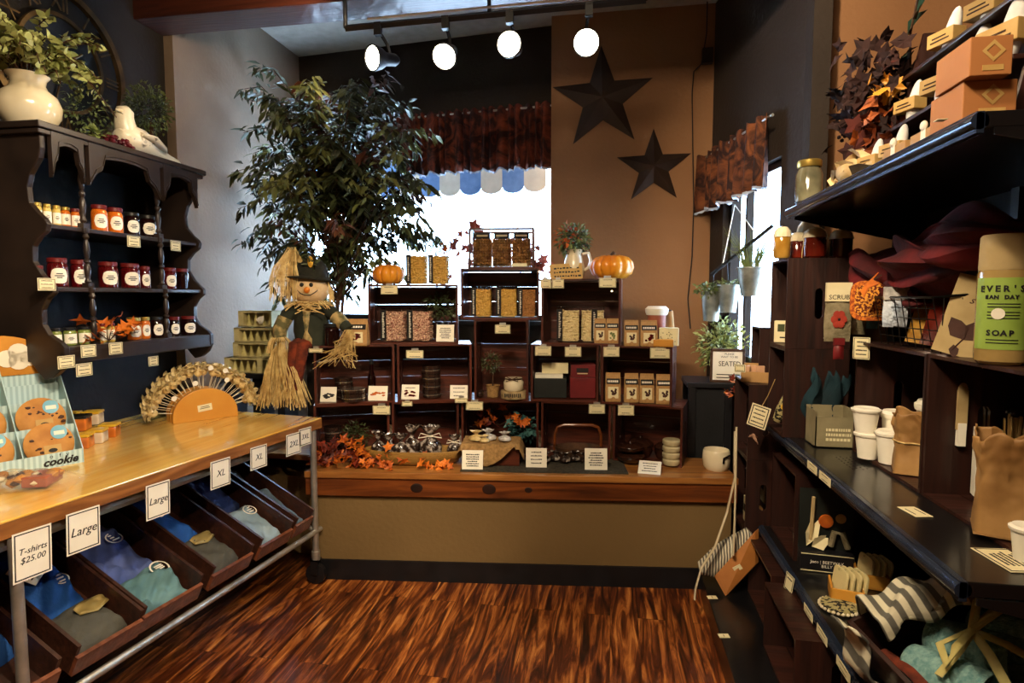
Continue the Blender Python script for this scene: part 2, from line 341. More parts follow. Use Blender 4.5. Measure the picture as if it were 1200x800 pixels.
# outside the window: shop awning with scalloped edge
M['awb'] = pm('blue_awning_cloth', '#5f7fae', '#7d9cc9', rough=.7); M['awc'] = pm('cream_awning_cloth', '#d9c8b0', '#e7d8c2', rough=.7)
aoff_note = 0
aw = thing('awning', 'scalloped blue and cream striped awning outside the main window', 'awning', (WA.x, WA.y, 0), WANG)
def zat(px, py, P, D):   # height of ray on vertical plane
    d = ray(px, py); nx, ny = -D[1], D[0]; t = (nx*P[0]+ny*P[1])/(nx*d[0]+ny*d[1]); return H+d[2]*t
aoff = .55
AP = (WA.x-sin(WANG)*aoff, WA.y+cos(WANG)*aoff)
AD = (wu.x, wu.y)
ua = (Vector(solve(640, AP, AD, 2.55)[:2])-Vector(AP)).dot(wu); ub = (Vector(solve(614, AP, AD, 2.55)[:2])-Vector(AP)).dot(wu)
sw = ua-ub; zt = zat(620, 195, AP, AD); zb = zat(605, 226, AP, AD)
for i in range(0, 13):
    x0 = ub-sw*i; mm = ['awc', 'awb'][i % 2]
    g = MB(); poly = [(x0, zt+.3), (x0, zb+sw*.3)]+[(x0+sw/2-sw/2*cos(pi*k/8), zb+sw*.3-sw*.3*sin(pi*k/8)) for k in range(1, 8)]+[(x0+sw, zb+sw*.3), (x0+sw, zt+.3)]
    g.X = Matrix.Translation((0, aoff, 0)); g.prism(poly, .006)
    g.X = Matrix.Identity(4); g.add([(x0, aoff, zt+.3), (x0+sw, aoff, zt+.3), (x0+sw, .13, zt+.75), (x0, .13, zt+.75)], [(0, 1, 2, 3)])
    g.build('awning_stripe', mm, aw)
# valances
M['val'] = pm('burgundy_floral_fabric', '#2a0a0a', '#8a3d22', scale=7, rough=.85, bump=.3, dist=2, lo=.42, hi=.72)
M['val2'] = pm('russet_floral_fabric', '#280d08', '#7f4722', scale=9, rough=.85, bump=.3, dist=2, lo=.4, hi=.7)
M['lace'] = pm('pale_lace_trim', '#8b96ab', '#b6c0d0', rough=.8)
def valance(label, A, ang, u0, u1, zt, zb, mat, off=-.07, folds=20, slope=0):
    r = thing('valance', label, 'valance', (A.x, A.y, 0), ang); n = folds*8
    def fn(u, v, d=0):
        x = u0+(u1-u0)*u; ph = u*folds*2*pi
        return (x, off-.015*(1+v)*sin(ph+sin(ph*.37)*1.5)-.01*sin(ph*.31), zt+(zb-zt)*v+.012*sin(ph*.5+1)*v+.01*sin(ph)*(1-v))
    g = MB(); g.grid(fn, n, 6); g.build('fabric', mat, r, smooth=True, solid=.004)
    h = MB(); h.grid(lambda u, v: (fn(u, 1)[0], fn(u, 1)[1]-.004, fn(u, 1)[2]-.018*v*(1 if int(u*n) % 2 else .55)+.002), n, 1); h.build('lace_trim', 'lace', r, solid=.002)
    t = MB(); t.tube([(u0-.03, off+.01, zt-.02), (u1+.03, off+.01, zt-.02)], .008, 8); t.build('rod', 'steel', r)
uz = lambda px, py: zat(px, py, WA, (wu.x, wu.y))
valance('burgundy floral gathered valance over the main window behind the tree', WA, WANG, u_of(470, 2.7), wx1-.0, 2.94, 2.49, 'val', folds=18)
rz = lambda px, py: zat(px, py, RA, (ru.x, ru.y))
valance('russet floral valance over the right hand window by the pillar', RA, atan2(ru.y, ru.x), u_r(824, 2.4), u_r(915, 2.4), 2.50, 2.13, 'val2', folds=9)
print('valR', rz(825, 185), rz(825, 250), rz(912, 125), rz(912, 215), 'valL', uz(560, 140), uz(560, 205), 'win', wx0, wx1)

# stars on the wall
M['tin'] = pm('rusty_brown_tin', '#241812', '#3b2a20', rough=.5, metal=.3, scale=4)
def star(label, px, py, rad, tilt):
    p = atY(px, py, 4.29); s = MB(); vs = [(0, -.05, 0)]
    for i in range(10):
        a = pi/2+i*pi/5+tilt; q = rad*(1 if i % 2 == 0 else .4); vs.append((q*cos(a), 0, q*sin(a)))
    s.add(vs, [(0, 1+i, 1+(i+1) % 10) for i in range(10)]+[tuple(range(10, 0, -1))]); o = s.build('tin_star', 'tin', loc=p); tag(o, label, 'star', 'barn stars on the tan wall')
star('larger brown tin barn star high on the tan wall', 706, 116, .36, R(2)); star('smaller brown tin barn star, lower right of the two', 766, 196, .262, R(1))
# wall box and loose cord
b = MB(); p = atY(829, 66, 4.28); b.box(-.035, -.04, -.05, .035, 0, .05); o = b.build('junction_box', M['dkwall'], loc=(p[0], 4.295, p[2]), bevel=.004); tag(o, 'small brown junction box at the wall corner', 'junction box')
pts = [atY(x, y, 4.27) for x, y in ((829, 0), (828, 40), (822, 75), (813, 84), (811, 110), (812, 180), (813, 240), (811, 300), (806, 350), (809, 385))]
c = MB(); c.tube(pts, .004, 6); o = c.build('extension_cable', 'black'); tag(o, 'thin black cable hanging down the tan wall near corner', 'cable')

# track lights
M['bulb'] = pm('glowing_bulb_face', '#fff0cc', '#fff6dc', emis=28, bump=0)
tr = thing('track_light', 'black ceiling track with silver edge carrying four spotlights', 'track light', (0, 0, 0))
YT = 2.88; a = atY(405, 33, YT); b_ = atY(757, 0, YT)
g = MB(); g.tube([a, b_], .016, 4); g.build('track', 'black', tr); g = MB(); g.tube([(a[0]+.12, YT-.012, a[2]+.03), (b_[0], YT-.012, b_[2]+.03)], .006, 4); g.build('trim_strip', 'steel', tr)
for q in (a, b_, ((a[0]+b_[0])/2, YT, (a[2]+b_[2])/2)):
    g = MB(); g.tube([q, (q[0], YT, ZC)], .01, 6); g.build('stem', 'black', tr)
def spothead(i, px, py, dirv, sz, lab):
    p = Vector(atY(px, py, YT-.03)); tx = a[0]+(b_[0]-a[0])*((px-405+8)/(757-405.)); tz = a[2]+(b_[2]-a[2])*((px+8-405)/(757-405.))
    r = thing('spotlight', lab, 'spotlight', p, group='four track spotlights'); d = Vector(dirv).normalized()
    rot = d.to_track_quat('Z', 'Y').to_matrix().to_4x4()
    h = MB(); h.X = rot; h.lathe([(.018, -.15), (.03, -.13), (.032, -.07), (.05, -.04), (.062*sz, .0), (.062*sz, .012), (.056*sz, .012)], 20, cap=False); h.build('lamp_housing', 'black', r, smooth=True)
    h = MB(); h.X = rot; h.lathe([(.056*sz, .004), (.045*sz, .014), (.02*sz, .02), (.001, .021)], 20, cap=False); h.build('bulb', 'bulb', r, smooth=True)
    back = Vector(d)*-.11
    h = MB(); top = Vector((tx, YT, tz-.02))-p; h.tube([back, back+(top-back)*.3+Vector((.0, 0, .03)), top], .009, 6); h.cb(tuple(top), (.035, .03, .06)); h.build('mount', 'black', r)
    l = spot('spotlight_lamp', p+d*.04, p+d*2, 46, 105, (1, .74, .45), r=.04); return r
spot('added_wall_spot', (-1.3, 2.7, 2.95), (-2.56, 3.65, 2.75), 30, 75, (1, .72, .42))  # added warm light for the upper left bay wall, not one of the track heads
spothead(0, 438, 68, (-.6, -1.0, -.25), 1, 'leftmost of the four lit spotlights on the track')
spothead(1, 521, 66, (-.05, -.9, -.55), 1, 'second lit spotlight from the left on the track')
spothead(2, 597, 52, (-.1, -1, -.2), 1, 'third lit spotlight from the left on the track')
spothead(3, 687, 50, (.1, -1, -.35), 1, 'rightmost lit spotlight on the track beside the big star')

# ================================================================ LEFT: wall hutch
HX = -2.2; Y0 = 2.02; Y1 = 2.915
hut = thing('hutch_shelf', 'dark brown scalloped hutch shelf with arched top on left wall', 'shelf unit', (HX, Y0, 0)); HL = Y1-Y0
prof = [(2.20, 0), (2.13, 0), (2.09, -.01), (2.03, -.055), (1.98, -.07), (1.92, -.065), (1.88, -.03), (1.855, .0), (1.835, .012), (1.81, .005), (1.785, -.03), (1.75, -.06), (1.69, -.062), (1.64, -.03), (1.61, .0), (1.59, .025), (1.565, .022), (1.54, -.01), (1.50, -.035), (1.44, -.035), (1.40, -.01), (1.37, .04), (1.35, .06), (1.30, .06), (1.26, .04), (1.23, .0), (1.22, -.04), (1.25, -.07), (1.29, -.10)]
for yy in (0, HL-.025):
    s_ = MB(); s_.X = Matrix.Translation((0, yy, 0)); s_.prism([(x, z) for z, x in prof]+[(-.36, 1.30), (-.36, 2.20)], .025); s_.build('side_panel', 'hutch', hut, bevel=.003)
s_ = MB(); s_.box(-.375, 0, 1.30, -.36, HL, 2.2); s_.build('back_panel', 'navy', hut)
s_ = MB(); s_.box(-.38, -.03, 2.20, .03, HL+.03, 2.225); s_.box(-.38, -.02, 2.18, .018, HL+.02, 2.20); s_.build('cornice', 'hutch', hut, bevel=.004)
yd = [xs(103, HX, 1.7)[1]-Y0, xs(190, HX, 1.7)[1]-Y0]
edges = [.02, yd[0], yd[1], HL-.02]
for k in range(3):
    a0, a1 = edges[k]+.012, edges[k+1]-.012; n = 24; top = []
    for i in range(n+1):
        t = i/n; q = abs(2*t-1); z = 2.155-.035*q**2
        if q > .62: z = 2.10-.05*(q-.62)/.38
        if q > .9: z = 2.05-.03*(q-.9)/.1
        top.append((a0+(a1-a0)*t, z))
    s_ = MB(); s_.prism([(a0, 2.2)]+top+[(a1, 2.2)], .02, axis='x'); s_.X = Matrix.Translation((.02, 0, 0)); s_.prism([(y, z+.012) for y, z in top]+[(y, z+.02) for y, z in top[::-1]], .004, axis='x'); s_.build('arch_valance', 'hutch', hut)
for z, f in ((1.84, -.005), (1.59, .01), (1.35, .055)):
    s_ = MB(); s_.box(-.36, .02, z-.018, f, HL-.02, z); s_.build('shelf', 'hutch', hut, bevel=.003)
s_ = MB(); s_.box(.035, 0, 1.285, .055, HL, 1.335); s_.build('bottom_rail', 'hutch', hut, bevel=.004)
def spin(z0, z1, y, x):
    L = z1-z0; b = [(.013, 0), (.013, .05), (.007, .06), (.014, .1), (.008, .15), (.011, .2), (.0135, .3), (.010, .38), (.006, .4), (.013, .43), (.013, .46), (.006, .49), (.010, .52), (.0135, .62), (.011, .74), (.007, .8), (.014, .85), (.008, .9), (.013, .94), (.013, 1)]
    s_ = MB(); s_.lathe([(r, z0+L*t) for r, t in b], 12, (x, y, 0)); s_.cb((x, y, z0+.0), (.03, .03, .04)); s_.build('spindle', 'hutch', hut, smooth=True)
for y in yd:
    spin(1.84, 2.16, y, -.012); spin(1.59, 1.84, y, -.004); spin(1.35, 1.59, y, .012)
hut_y = lambda px, z, X=HX: xs(px, X, z)[1]

# ================================================================ LEFT: display counter with T-shirt bins
M['ctop'] = wood('glossy_honey_wood', '#d79a33', '#f6d277', 1, scale=3, rough=.12, coat=.8)
M['cedge'] = wood('brown_grained_edge', '#5d3213', '#a8703a', 1, scale=5, rough=.4)
FA = Vector((-1.555, 2.977)); FB = Vector((-1.744, 1.411)); fd = (FB-FA).normalized(); FC = FA+fd*2.75
cnt = thing('display_counter', 'honey wood topped rolling counter with steel frame and sloped bins', 'counter', (FA.x, FA.y, 0), 0)
def lc(v): return (v[0]-FA.x, v[1]-FA.y)
poly = [lc(FA), lc((-2.42, 3.11)), lc((-2.6, 2.95)), lc((-2.6, FC.y)), lc(FC)]
s_ = MB(); s_.X = Matrix.Translation((0, 0, .845)); s_.prism(poly[::-1], .047, axis='z'); s_.build('counter_edge', 'cedge', cnt)
s_ = MB(); s_.X = Matrix.Translation((0, 0, .892)); s_.prism(poly[::-1], .008, axis='z'); s_.build('counter_top', 'ctop', cnt, bevel=.003)
perp = Vector((fd.y, -fd.x)); perp = perp if perp.x < 0 else -perp     # towards the wall
def cl(s, t, z): v = FA+fd*s+perp*t; return (v.x-FA.x, v.y-FA.y, z)    # s along front from far end, t towards the wall
s_ = MB(); s_.tube([cl(.05, .05, .815), cl(2.7, .05, .815)], .022, 4); s_.tube([cl(.05, .85, .815), cl(2.7, .85, .815)], .02, 4); s_.build('steel_beam', 'steel', cnt)
legs = []
snear = (Vector(solve(27, tuple(FA), tuple(fd), .45)[:2])-FA).dot(fd)
for s, t in ((.06, .015), (snear, .005), (.08, .82), (2.6, .82)):
    s_ = MB(); s_.tube([cl(s, t, .13), cl(s, t, .84)], .017, 14); s_.lathe([(.022, 0), (.022, .05)], 14, cl(s, t, .13)); l = s_.build('leg', 'steel', cnt, smooth=True)
    s_ = MB(); q = cl(s, t, .055); s_.X = Matrix.Translation(q) @ Matrix.Rotation(pi/2, 4, 'X'); s_.lathe([(.035, -.018), (.055, -.014), (.055, .014), (.035, .018)], 20)
    s_.X = Matrix.Translation(q); s_.box(-.02, -.026, 0, .02, -.02, .08); s_.box(-.02, .02, 0, .02, .026, .08); s_.box(-.02, -.026, .074, .02, .026, .08); s_.build('caster', 'black', cnt, smooth=True)
s_ = MB(); s_.tube([cl(.02, .01, .29), cl(2.7, .01, .25)], .014, 12); s_.tube([cl(.06, .01, .29), cl(.08, .82, .62)], .012, 12); s_.tube([cl(.08, .82, .62), cl(2.7, .82, .62)], .012, 12); s_.build('lower_rail', 'steel', cnt, smooth=True)
# bins
M['binw'] = wood('dark_bin_wood', '#1f0f0a', '#4a281a', 0, rough=.5); M['lipw'] = wood('bin_lip_wood', '#4e2718', '#8d5236', 1, rough=.4)
bin_px = [(369, 606, 339, 628), (335, 626, 297, 652), (288, 666, 240, 700), (228, 710, 158, 758), (157, 753, 79, 799), (60, 812, -40, 880)]
bins = []
blab = ['far end bin by the caster, holding a grey blue shirt', 'bin second from far end, holding a pale grey shirt', 'middle bin holding dark and navy shirts', 'bin with a purple blue shirt and a teal shirt', 'bin behind the steel leg with bright blue shirt', 'nearest bin cut off at the picture edge']
tlt = atan2(.36, .72)
for i, (xa, ya, xb, yb) in enumerate(bin_px):
    def ss(px): q = Vector(solve(px, tuple(FA+perp*.04), tuple(fd), .36)[:2]); return (q-FA).dot(fd)
    s0, s1 = max(.10, ss(xa)), ss(xb); W = s1-s0; o_ = FA+fd*s1+perp*.04
    r = thing('display_bin', 'dark wood sloped '+blab[i], 'bin', (o_.x, o_.y, .325-.02*(i/5)), rot=Euler((0, 0, atan2(-fd.y, -fd.x)), 'XYZ'), group='sloped wooden bins under the counter')
    # local x = along the front (far direction), y = towards the wall
    r.rotation_euler = (Matrix.Rotation(atan2(-fd.y, -fd.x), 4, 'Z') @ Matrix.Rotation(tlt, 4, 'X')).to_euler()
    D = .8
    s_ = MB(); s_.box(0, 0, 0, W, D, .01); s_.build('bin_floor', 'binw', r)
    for q in (0, W-.012): s_ = MB(); s_.box(q, 0, .01, q+.012, D, .115); s_.build('side_board', 'binw', r)
    s_ = MB(); s_.box(0, -.014, 0, W, 0, .075); s_.build('front_lip', 'lipw', r)
    s_ = MB(); s_.box(0, D, 0, W, D+.012, .11); s_.build('back_board', 'binw', r)
    bins.append((r, W, D))
# hanging size cards
def card(name, label, cat, loc, w, h, txt, size, rotz=0, tilt=0, mat='white', group=None, border=.004, roll=0, lines=0, backw=0, ink='ink', shear=.2, tmb=0):
    """upright card, face towards local -Y, origin at bottom centre"""
    r = thing(name, label, cat, loc, group=group)
    r.rotation_euler = (Matrix.Rotation(rotz, 4, 'Z') @ Matrix.Rotation(roll, 4, 'Y') @ Matrix.Rotation(-tilt, 4, 'X')).to_euler()
    s_ = MB(); s_.box(-w/2, 0, 0, w/2, .0015, h); s_.build('card', mat, r)
    if border:
        b = border; g = MB()
        for x0, z0, x1, z1 in ((-w/2+b, b, w/2-b, b*1.7), (-w/2+b, h-b*1.7, w/2-b, h-b), (-w/2+b, b, -w/2+b*1.7, h-b), (w/2-b*1.7, b, w/2-b, h-b)): g.box(x0, -.0006, z0, x1, 0, z1)
        g.build('border', ink, r)
    if txt:
        ls = txt.split('\n')
        for i, t in enumerate(ls): text(t, size*(1 if i == 0 or not tmb else tmb), ink, r, (0, -.0006, h/2+(len(ls)/2-.5-i)*size*1.05), shear=shear)
    if lines:
        g = MB()
        for i in range(lines):
            lw = w*rnd.uniform(.45, .68); z = h*(.78-.56*i/max(1, lines-1)) if lines > 1 else h*.5; x = -lw/2
            while x < lw/2:
                q = rnd.uniform(.03, .09)*w; g.box(x, -.0006, z-h*.028, min(x+q, lw/2), 0, z+h*.028*rnd.uniform(.6, 1.3)); x += q+w*.015
        g.build('printed_lines', ink, r)
    if backw: s_ = MB(); s_.box(-w*.2, .0015, h*.7, w*.2, .012, h+.012); s_.build('clip', 'steel', r)
    return r
for px0, px1, y0, y1, t, lab in ((12, 60, 622, 676, 'T-shirts\n$25.00', 'white card reading T-shirts $25.00 on the counter edge'), (76, 117, 598, 645, 'Large', 'white Large size card nearer the camera, left of two'), (170, 199, 565, 607, 'Large', 'white Large size card further away, right of two'),
        (246, 270, 537, 572, 'XL', 'white XL size card, left of the two XL cards'), (293, 313, 521, 550, 'XL', 'white XL size card, right of the two XL cards'), (335, 353, 506, 534, '2XL', 'white 2XL size card near far end of counter'), (350, 365, 500, 523, '3XL', 'white 3XL size card at far corner of counter')):
    z = .8; P = tuple(FA-perp*.012); D = tuple(fd)
    A = Vector(solve(px0, P, D, z)[:2]); B = Vector(solve(px1, P, D, z)[:2]); c0 = (A+B)/2; w_ = (A-B).length
    ym = (y0+y1)/2; hh = (y1-y0)*w_/(px1-px0)*1.0
    zt_ = zat((px0+px1)/2, ym, P, D); dist = sqrt(c0.x**2+c0.y**2); hh = (y1-y0)*.86*dist*.99/F
    card('size_card', lab, 'sign', (c0.x, c0.y, zt_-hh/2), w_*.96, hh, t, min(hh*.42, w_*.34) if '\n' not in t else w_*.225, rotz=atan2(-fd.y, -fd.x), group='size cards hanging on counter edge', border=.005, shear=.25, roll=R(2))

# ================================================================ CENTRE: wooden crates on the bench
def crate(label, P, Q, z, h, d, group='stained wooden crates on the window bench', mats=('crate0', 'crate1'), back=True, top=True):
    """open-front crate; P,Q = front left / right corners in plan"""
    P = Vector(P[:2]); Q = Vector(Q[:2]); W = (Q-P).length; t = .012
    r = thing('wooden_crate', label, 'crate', (P.x, P.y, z), atan2(Q.y-P.y, Q.x-P.x), group)
    for x in (0, W-t):     # end panels with a hand slot
        s_ = MB(); zc = h*.5; yc = d*.5; sw_, sh = .022, min(.06, h*.2); n = 10
        outer = [(0, 0), (d, 0), (d, h), (0, h)]
        slot = [(yc+sw_*cos(a)*.8, zc+(sh if sin(a) > 0 else -sh)*.75+sw_*sin(a)) for a in [2*pi*(i+.5)/n for i in range(n)]]
        # ring of quads between outer rectangle and slot
        def outp(p):
            dx, dz = p[0]-yc, p[1]-zc; k = min((d/2)/abs(dx) if abs(dx) > 1e-9 else 1e9, (h/2)/abs(dz) if abs(dz) > 1e-9 else 1e9); return (yc+dx*k, zc+dz*k)
        ang_s = sorted([(atan2(q[1]-zc, q[0]-yc), q, outp(q)) for q in slot]+[(atan2(q[1]-zc, q[0]-yc), None, q) for q in outer], key=lambda e: e[0])
        ins, out = [], []
        for k, (a_, i_, o2) in enumerate(ang_s):
            if i_ is None:
                pr = next(ang_s[(k-j) % len(ang_s)][1] for j in range(1, 4) if ang_s[(k-j) % len(ang_s)][1]); i_ = pr
            ins.append(i_); out.append(o2)
        m_ = len(ins); V = [(x, p[0], p[1]) for p in out]+[(x, p[0], p[1]) for p in ins]+[(x+t, p[0], p[1]) for p in out]+[(x+t, p[0], p[1]) for p in ins]
        Fs = []
        for i in range(m_):
            j = (i+1) % m_
            for base, fl in ((0, 1), (2*m_, 0)):
                q = (base+i, base+j, base+m_+j, base+m_+i); q = q if fl else q[::-1]
                if ins[i] == ins[j]: q = tuple(dict.fromkeys([base+i, base+j, base+m_+i])); q = q if fl else q[::-1]
                Fs.append(q)
            Fs.append((i, 2*m_+i, 2*m_+j, j))
            if ins[i] != ins[j]: Fs.append((m_+i, m_+j, 3*m_+j, 3*m_+i))
        s_.add(V, Fs); s_.build('end_panel', mats[1], r)
    def boards(z0, nm):
        s_ = MB(); n = 3; g = .006; bd = (d-g*(n-1))/n
        for i in range(n): s_.box(t, i*(bd+g), z0, W-t, i*(bd+g)+bd, z0+.01)
        s_.build(nm, mats[0], r)
    boards(0, 'bottom_boards')
    if top: boards(h-.01, 'top_boards')
    if back:
        s_ = MB(); n = 3; g = .002; bh = (h-.02-g*(n+1))/n
        for i in range(n): s_.box(t, d-.01, .01+g+i*(bh+g), W-t, d, .01+g+i*(bh+g)+bh)
        s_.build('back_boards', mats[0], r)
    return r
Z1, Z2, Z3 = .612, .945, 1.278
CR = dict(A1=(369, .13, 457, .25, Z1, .333), A2=(460, .26, 538, .33, Z1, .333), B1=(541, .34, 631, .35, Z1, .333), C1=(634, .34, 715, .30, Z1, .333), D1=(718, .29, 799, .17, Z1, .333),
  E=(369, .13, 463, .26, Z2, .333), Fc=(466, .27, 553, .34, Z2, .333), G=(556, .35, 619, .35, Z2, .475), Hc=(622, .34, 701, .30, Z2, .333), I=(704, .29, 787, .18, Z2, .333),
  J=(432, .27, 537, .34, Z3, .345), K=(540, .34, 632, .35, Z2+.475, .295), L=(634, .34, 727, .27, Z3, .375))
CL = dict(A1='bottom crate at the far left, behind orange leaves', A2='bottom crate behind the dough bowl of wrapped sweets', B1='bottom middle crate behind the burlap draped box', C1='bottom crate holding the handled wire basket', D1='bottom crate at the far right holding brown dishes',
  E='middle row crate under the jar, its right arm of scarecrow above', Fc='middle row crate holding a tall stack of round tins', G='upright tall crate holding topiary and candle', Hc='middle row crate holding the dark red box', I='middle row crate at the right holding kraft pouches',
  J='top left crate carrying a pumpkin, red popcorn tubs inside', K='top middle crate carrying the framed basket, tubs inside', L='top right crate with a pumpkin on it, whitish right side')
CRO = {}
for k, (xa, wa, xb, wb, z, h) in CR.items():
    CRO[k] = crate('stained wooden '+CL[k], bp(xa, wa, z), bp(xb, wb, z), z, h, .29 if k in 'E' or k == 'A1' else .30)
# ================================================================ generic goods builders
M['jamr'] = pm('red_jam_in_glass', '#2a0306', '#5e0d10', rough=.08, coat=1, bump=0)
M['jamd'] = pm('dark_jam_in_glass', '#0a0304', '#1e0709', rough=.08, coat=1, bump=0)
M['jamo'] = pm('orange_jam_in_glass', '#a3420b', '#d5761d', rough=.1, coat=1, bump=0)
M['jamg'] = pm('green_relish_in_glass', '#5b6a2c', '#8a9850', rough=.1, coat=1, bump=0)
M['jamy'] = pm('mustard_in_glass', '#b79a45', '#d4bb6a', rough=.1, coat=1, bump=0)
M['lidr'] = pm('dark_red_lid', '#4a0f10', '#6d1c1a', rough=.35, bump=0); M['lidb'] = pm('black_lid', '#111111', '#1e1e1e', rough=.35, bump=0)
M['lidy'] = pm('yellow_lid', '#c99a1c', '#e8bd35', rough=.35, bump=0)
_jar = {}
def jar(kind, label, loc, h=.1, r=.032, rotz=0, group=None, fill='jamr', lid='lidr', lab='round', sx=1):
    key = (fill, lid, lab)
    if key not in _jar:
        t = thing('jam_jar', label, 'jar', loc, rotz, group)
        s_ = MB(); s_.lathe([(.88, 0), (1, .04), (1, .70), (.93, .78), (.84, .82), (.84, .86)], 20); s_.build('glass_body', fill, t, smooth=True)
        s_ = MB(); s_.lathe([(.92, .84), (.95, .86), (.95, .97), (.9, 1.0)], 20); s_.build('lid', lid, t, smooth=True)
        if lab:
            s_ = MB(); n = 12
            def fn(u, v):
                a = -pi/2+(u-.5)*(1.7 if lab == 'round' else 2.2); k = (1-abs(2*u-1)**3)**.5 if lab == 'round' else 1
                return (1.012*cos(a), 1.012*sin(a), .39+(v-.5)*.52*k)
            s_.grid(fn, n, 4); l = s_.build('paper_label', 'white', t, smooth=True)
            s_ = MB()
            for q, wd in ((.46, .3), (.39, .45), (.33, .25)):
                s_.grid(lambda u, v: (1.03*cos(-pi/2+(u-.5)*wd*2), 1.03*sin(-pi/2+(u-.5)*wd*2), q+(v-.5)*.035), 4, 1)
            s_.build('printed_lines', 'ink', l)
        t.scale = (r, r, h); _jar[key] = t; return t
    return dup(_jar[key], label, loc, rotz=rotz, group=group, s=(r, r, h))
def pt_frame(X, z): return lambda px: (X, hut_y(px, z, X), z)
# hutch shelf goods -----------------------------------------------------------------------
def hrow(z, X, items, where, group):
    n = len(items)
    for i, (pa, pb, h, fill, lid, lab, d) in enumerate(items):
        A = xs(pa, X, z); B = xs(pb, X, z); r = abs(B[1]-A[1])/2*.80; c = ((A[1]+B[1])/2)
        jar('j', f'{d} on the {where}, {nth(i, n)} of its row', (X-.0, c, z), h, min(r, .042), R(58), group, fill, lid, lab)
hrow(1.84, -2.27, [(39, 50, .085, 'jamy', 'gold', 'band', 'small pale relish jar'), (51, 61, .085, 'jamy', 'gold', 'band', 'small pale relish jar'), (62, 72, .085, 'jamy', 'gold', 'band', 'small pale relish jar'),
     (72, 83, .085, 'jamo', 'gold', 'band', 'small orange lidded jar'), (84, 94, .085, 'jamo', 'lidr', 'band', 'small orange jar'), (108, 126, .118, 'jamo', 'lidr', 'round', 'orange marmalade jar'), (127, 144, .118, 'jamo', 'lidr', 'round', 'orange marmalade jar'),
     (147, 163, .11, 'jamd', 'lidb', 'round', 'dark jam jar'), (165, 182, .11, 'jamd', 'lidb', 'round', 'dark jam jar')], 'top hutch shelf', 'jam jars on the top hutch shelf')
hrow(1.59, -2.26, [(40, 52, .085, 'jamr', 'lidr', 'band', 'small red jar'), (56, 80, .12, 'jamr', 'lidr', 'round', 'red jam jar'), (84, 103, .118, 'jamr', 'lidr', 'round', 'red jam jar'), (117, 138, .118, 'jamr', 'lidr', 'round', 'red jam jar'),
     (143, 163, .118, 'jamr', 'lidr', 'round', 'red jam jar'), (165, 176, .11, 'jamr', 'lidr', 'round', 'red jam jar'), (193, 206, .11, 'jamr', 'lidr', 'round', 'red jam jar'), (208, 220, .11, 'jamd', 'lidr', '', 'unlabelled dark red jar')], 'middle hutch shelf', 'jam jars on the middle hutch shelf')
hrow(1.35, -2.22, [(61, 73, .075, 'jamg', 'lidb', 'band', 'small green relish jar'), (75, 90, .075, 'jamg', 'lidb', 'band', 'small green relish jar'), (92, 107, .075, 'jamg', 'lidb', 'band', 'small green relish jar'), (117, 125, .085, 'jamy', 'lidr', 'band', 'small tan jar'), (126, 135, .085, 'jamy', 'lidr', 'band', 'small tan jar'),
     (150, 165, .105, 'jamo', 'gold', 'round', 'orange preserve jar'), (166, 176, .105, 'jamo', 'gold', 'round', 'orange preserve jar'), (178, 191, .105, 'jamd', 'lidb', 'round', 'dark jam jar'), (199, 210, .10, 'jamd', 'lidr', 'round', 'dark jam jar'), (214, 228, .10, 'jamd', 'lidr', 'round', 'dark jam jar')], 'bottom hutch shelf', 'jam jars on the bottom hutch shelf')
# autumn leaf spray
def spray(label, loc, n, rad, leafr, mats, name='leaf_spray', cat='leaves', spread=(1, .6, .6), seed=1, stems=True, rotz=0, group=None):
    r = thing(name, label, cat, loc, rotz, group); rr = random.Random(seed)
    for k, mt_ in enumerate(mats):
        s_ = MB()
        for i in range(n//len(mats)):
            d = Vector((rr.gauss(0, 1)*spread[0], rr.gauss(0, 1)*spread[1], abs(rr.gauss(0, .8))*spread[2]+.05)); d = d*(rad*rr.uniform(.3, 1)/max(d.length, .4))
            s_.star(d, (d.x+rr.uniform(-.03, .03), d.y+rr.uniform(-.03, .03), d.z*.5+rr.uniform(-.03, .06)), (rr.gauss(0, .6), rr.gauss(-.6, .6), 1), leafr*rr.uniform(.6, 1.1))
        s_.build('leaves', mt_, r)
    if stems:
        s_ = MB()
        for i in range(6):
            a = rr.uniform(0, 2*pi); e = Vector((cos(a)*rad*.8*spread[0], sin(a)*rad*.8*spread[1], rad*.4*spread[2])); s_.tube([(0, 0, .006), e*.5+Vector((0, 0, .02)), e], .002, 5)
        s_.build('stems', 'bark', r)
    return r
p = xs(128, -2.20, 1.352); spray('orange maple leaf spray between jars on the bottom hutch shelf', p, 34, .13, .04, ['leafo'], spread=(.35, 1, .9), seed=3)
# hutch price tags
def htag(px, py, w, h, label, X=None, group='price tags on the wall hutch', mat='cream', lines=3, tilt=0, rz=R(90)):
    p = atX(px, py, X); return card('price_tag', label, 'price tag', (p[0], p[1], p[2]-h/2), w, h, '', 0, rotz=rz, mat=mat, group=group, border=.003, lines=lines, tilt=tilt)
for i, (px, py, w, h, X) in enumerate([(157, 283, .075, .05, -2.185), (206, 288, .07, .05, -2.185), (55, 333, .075, .048, -2.175), (78, 424, .075, .05, -2.13), (99, 433, .075, .052, -2.125), (104, 411, .072, .05, -2.12), (136, 408, .072, .05, -2.12), (180, 423, .06, .045, -2.12)]):
    ws = ['hanging below the top hutch shelf, middle', 'below the top hutch shelf at its right end', 'on the middle hutch shelf at its left end', 'below the bottom hutch rail, far left', 'hanging lowest below the bottom hutch rail', 'on the bottom rail under the green jars, oval print', 'on the bottom rail under the leaf spray', 'hanging below the bottom rail on the right'][i]
    htag(px, py, w, h, 'cream price tag '+ws, X)
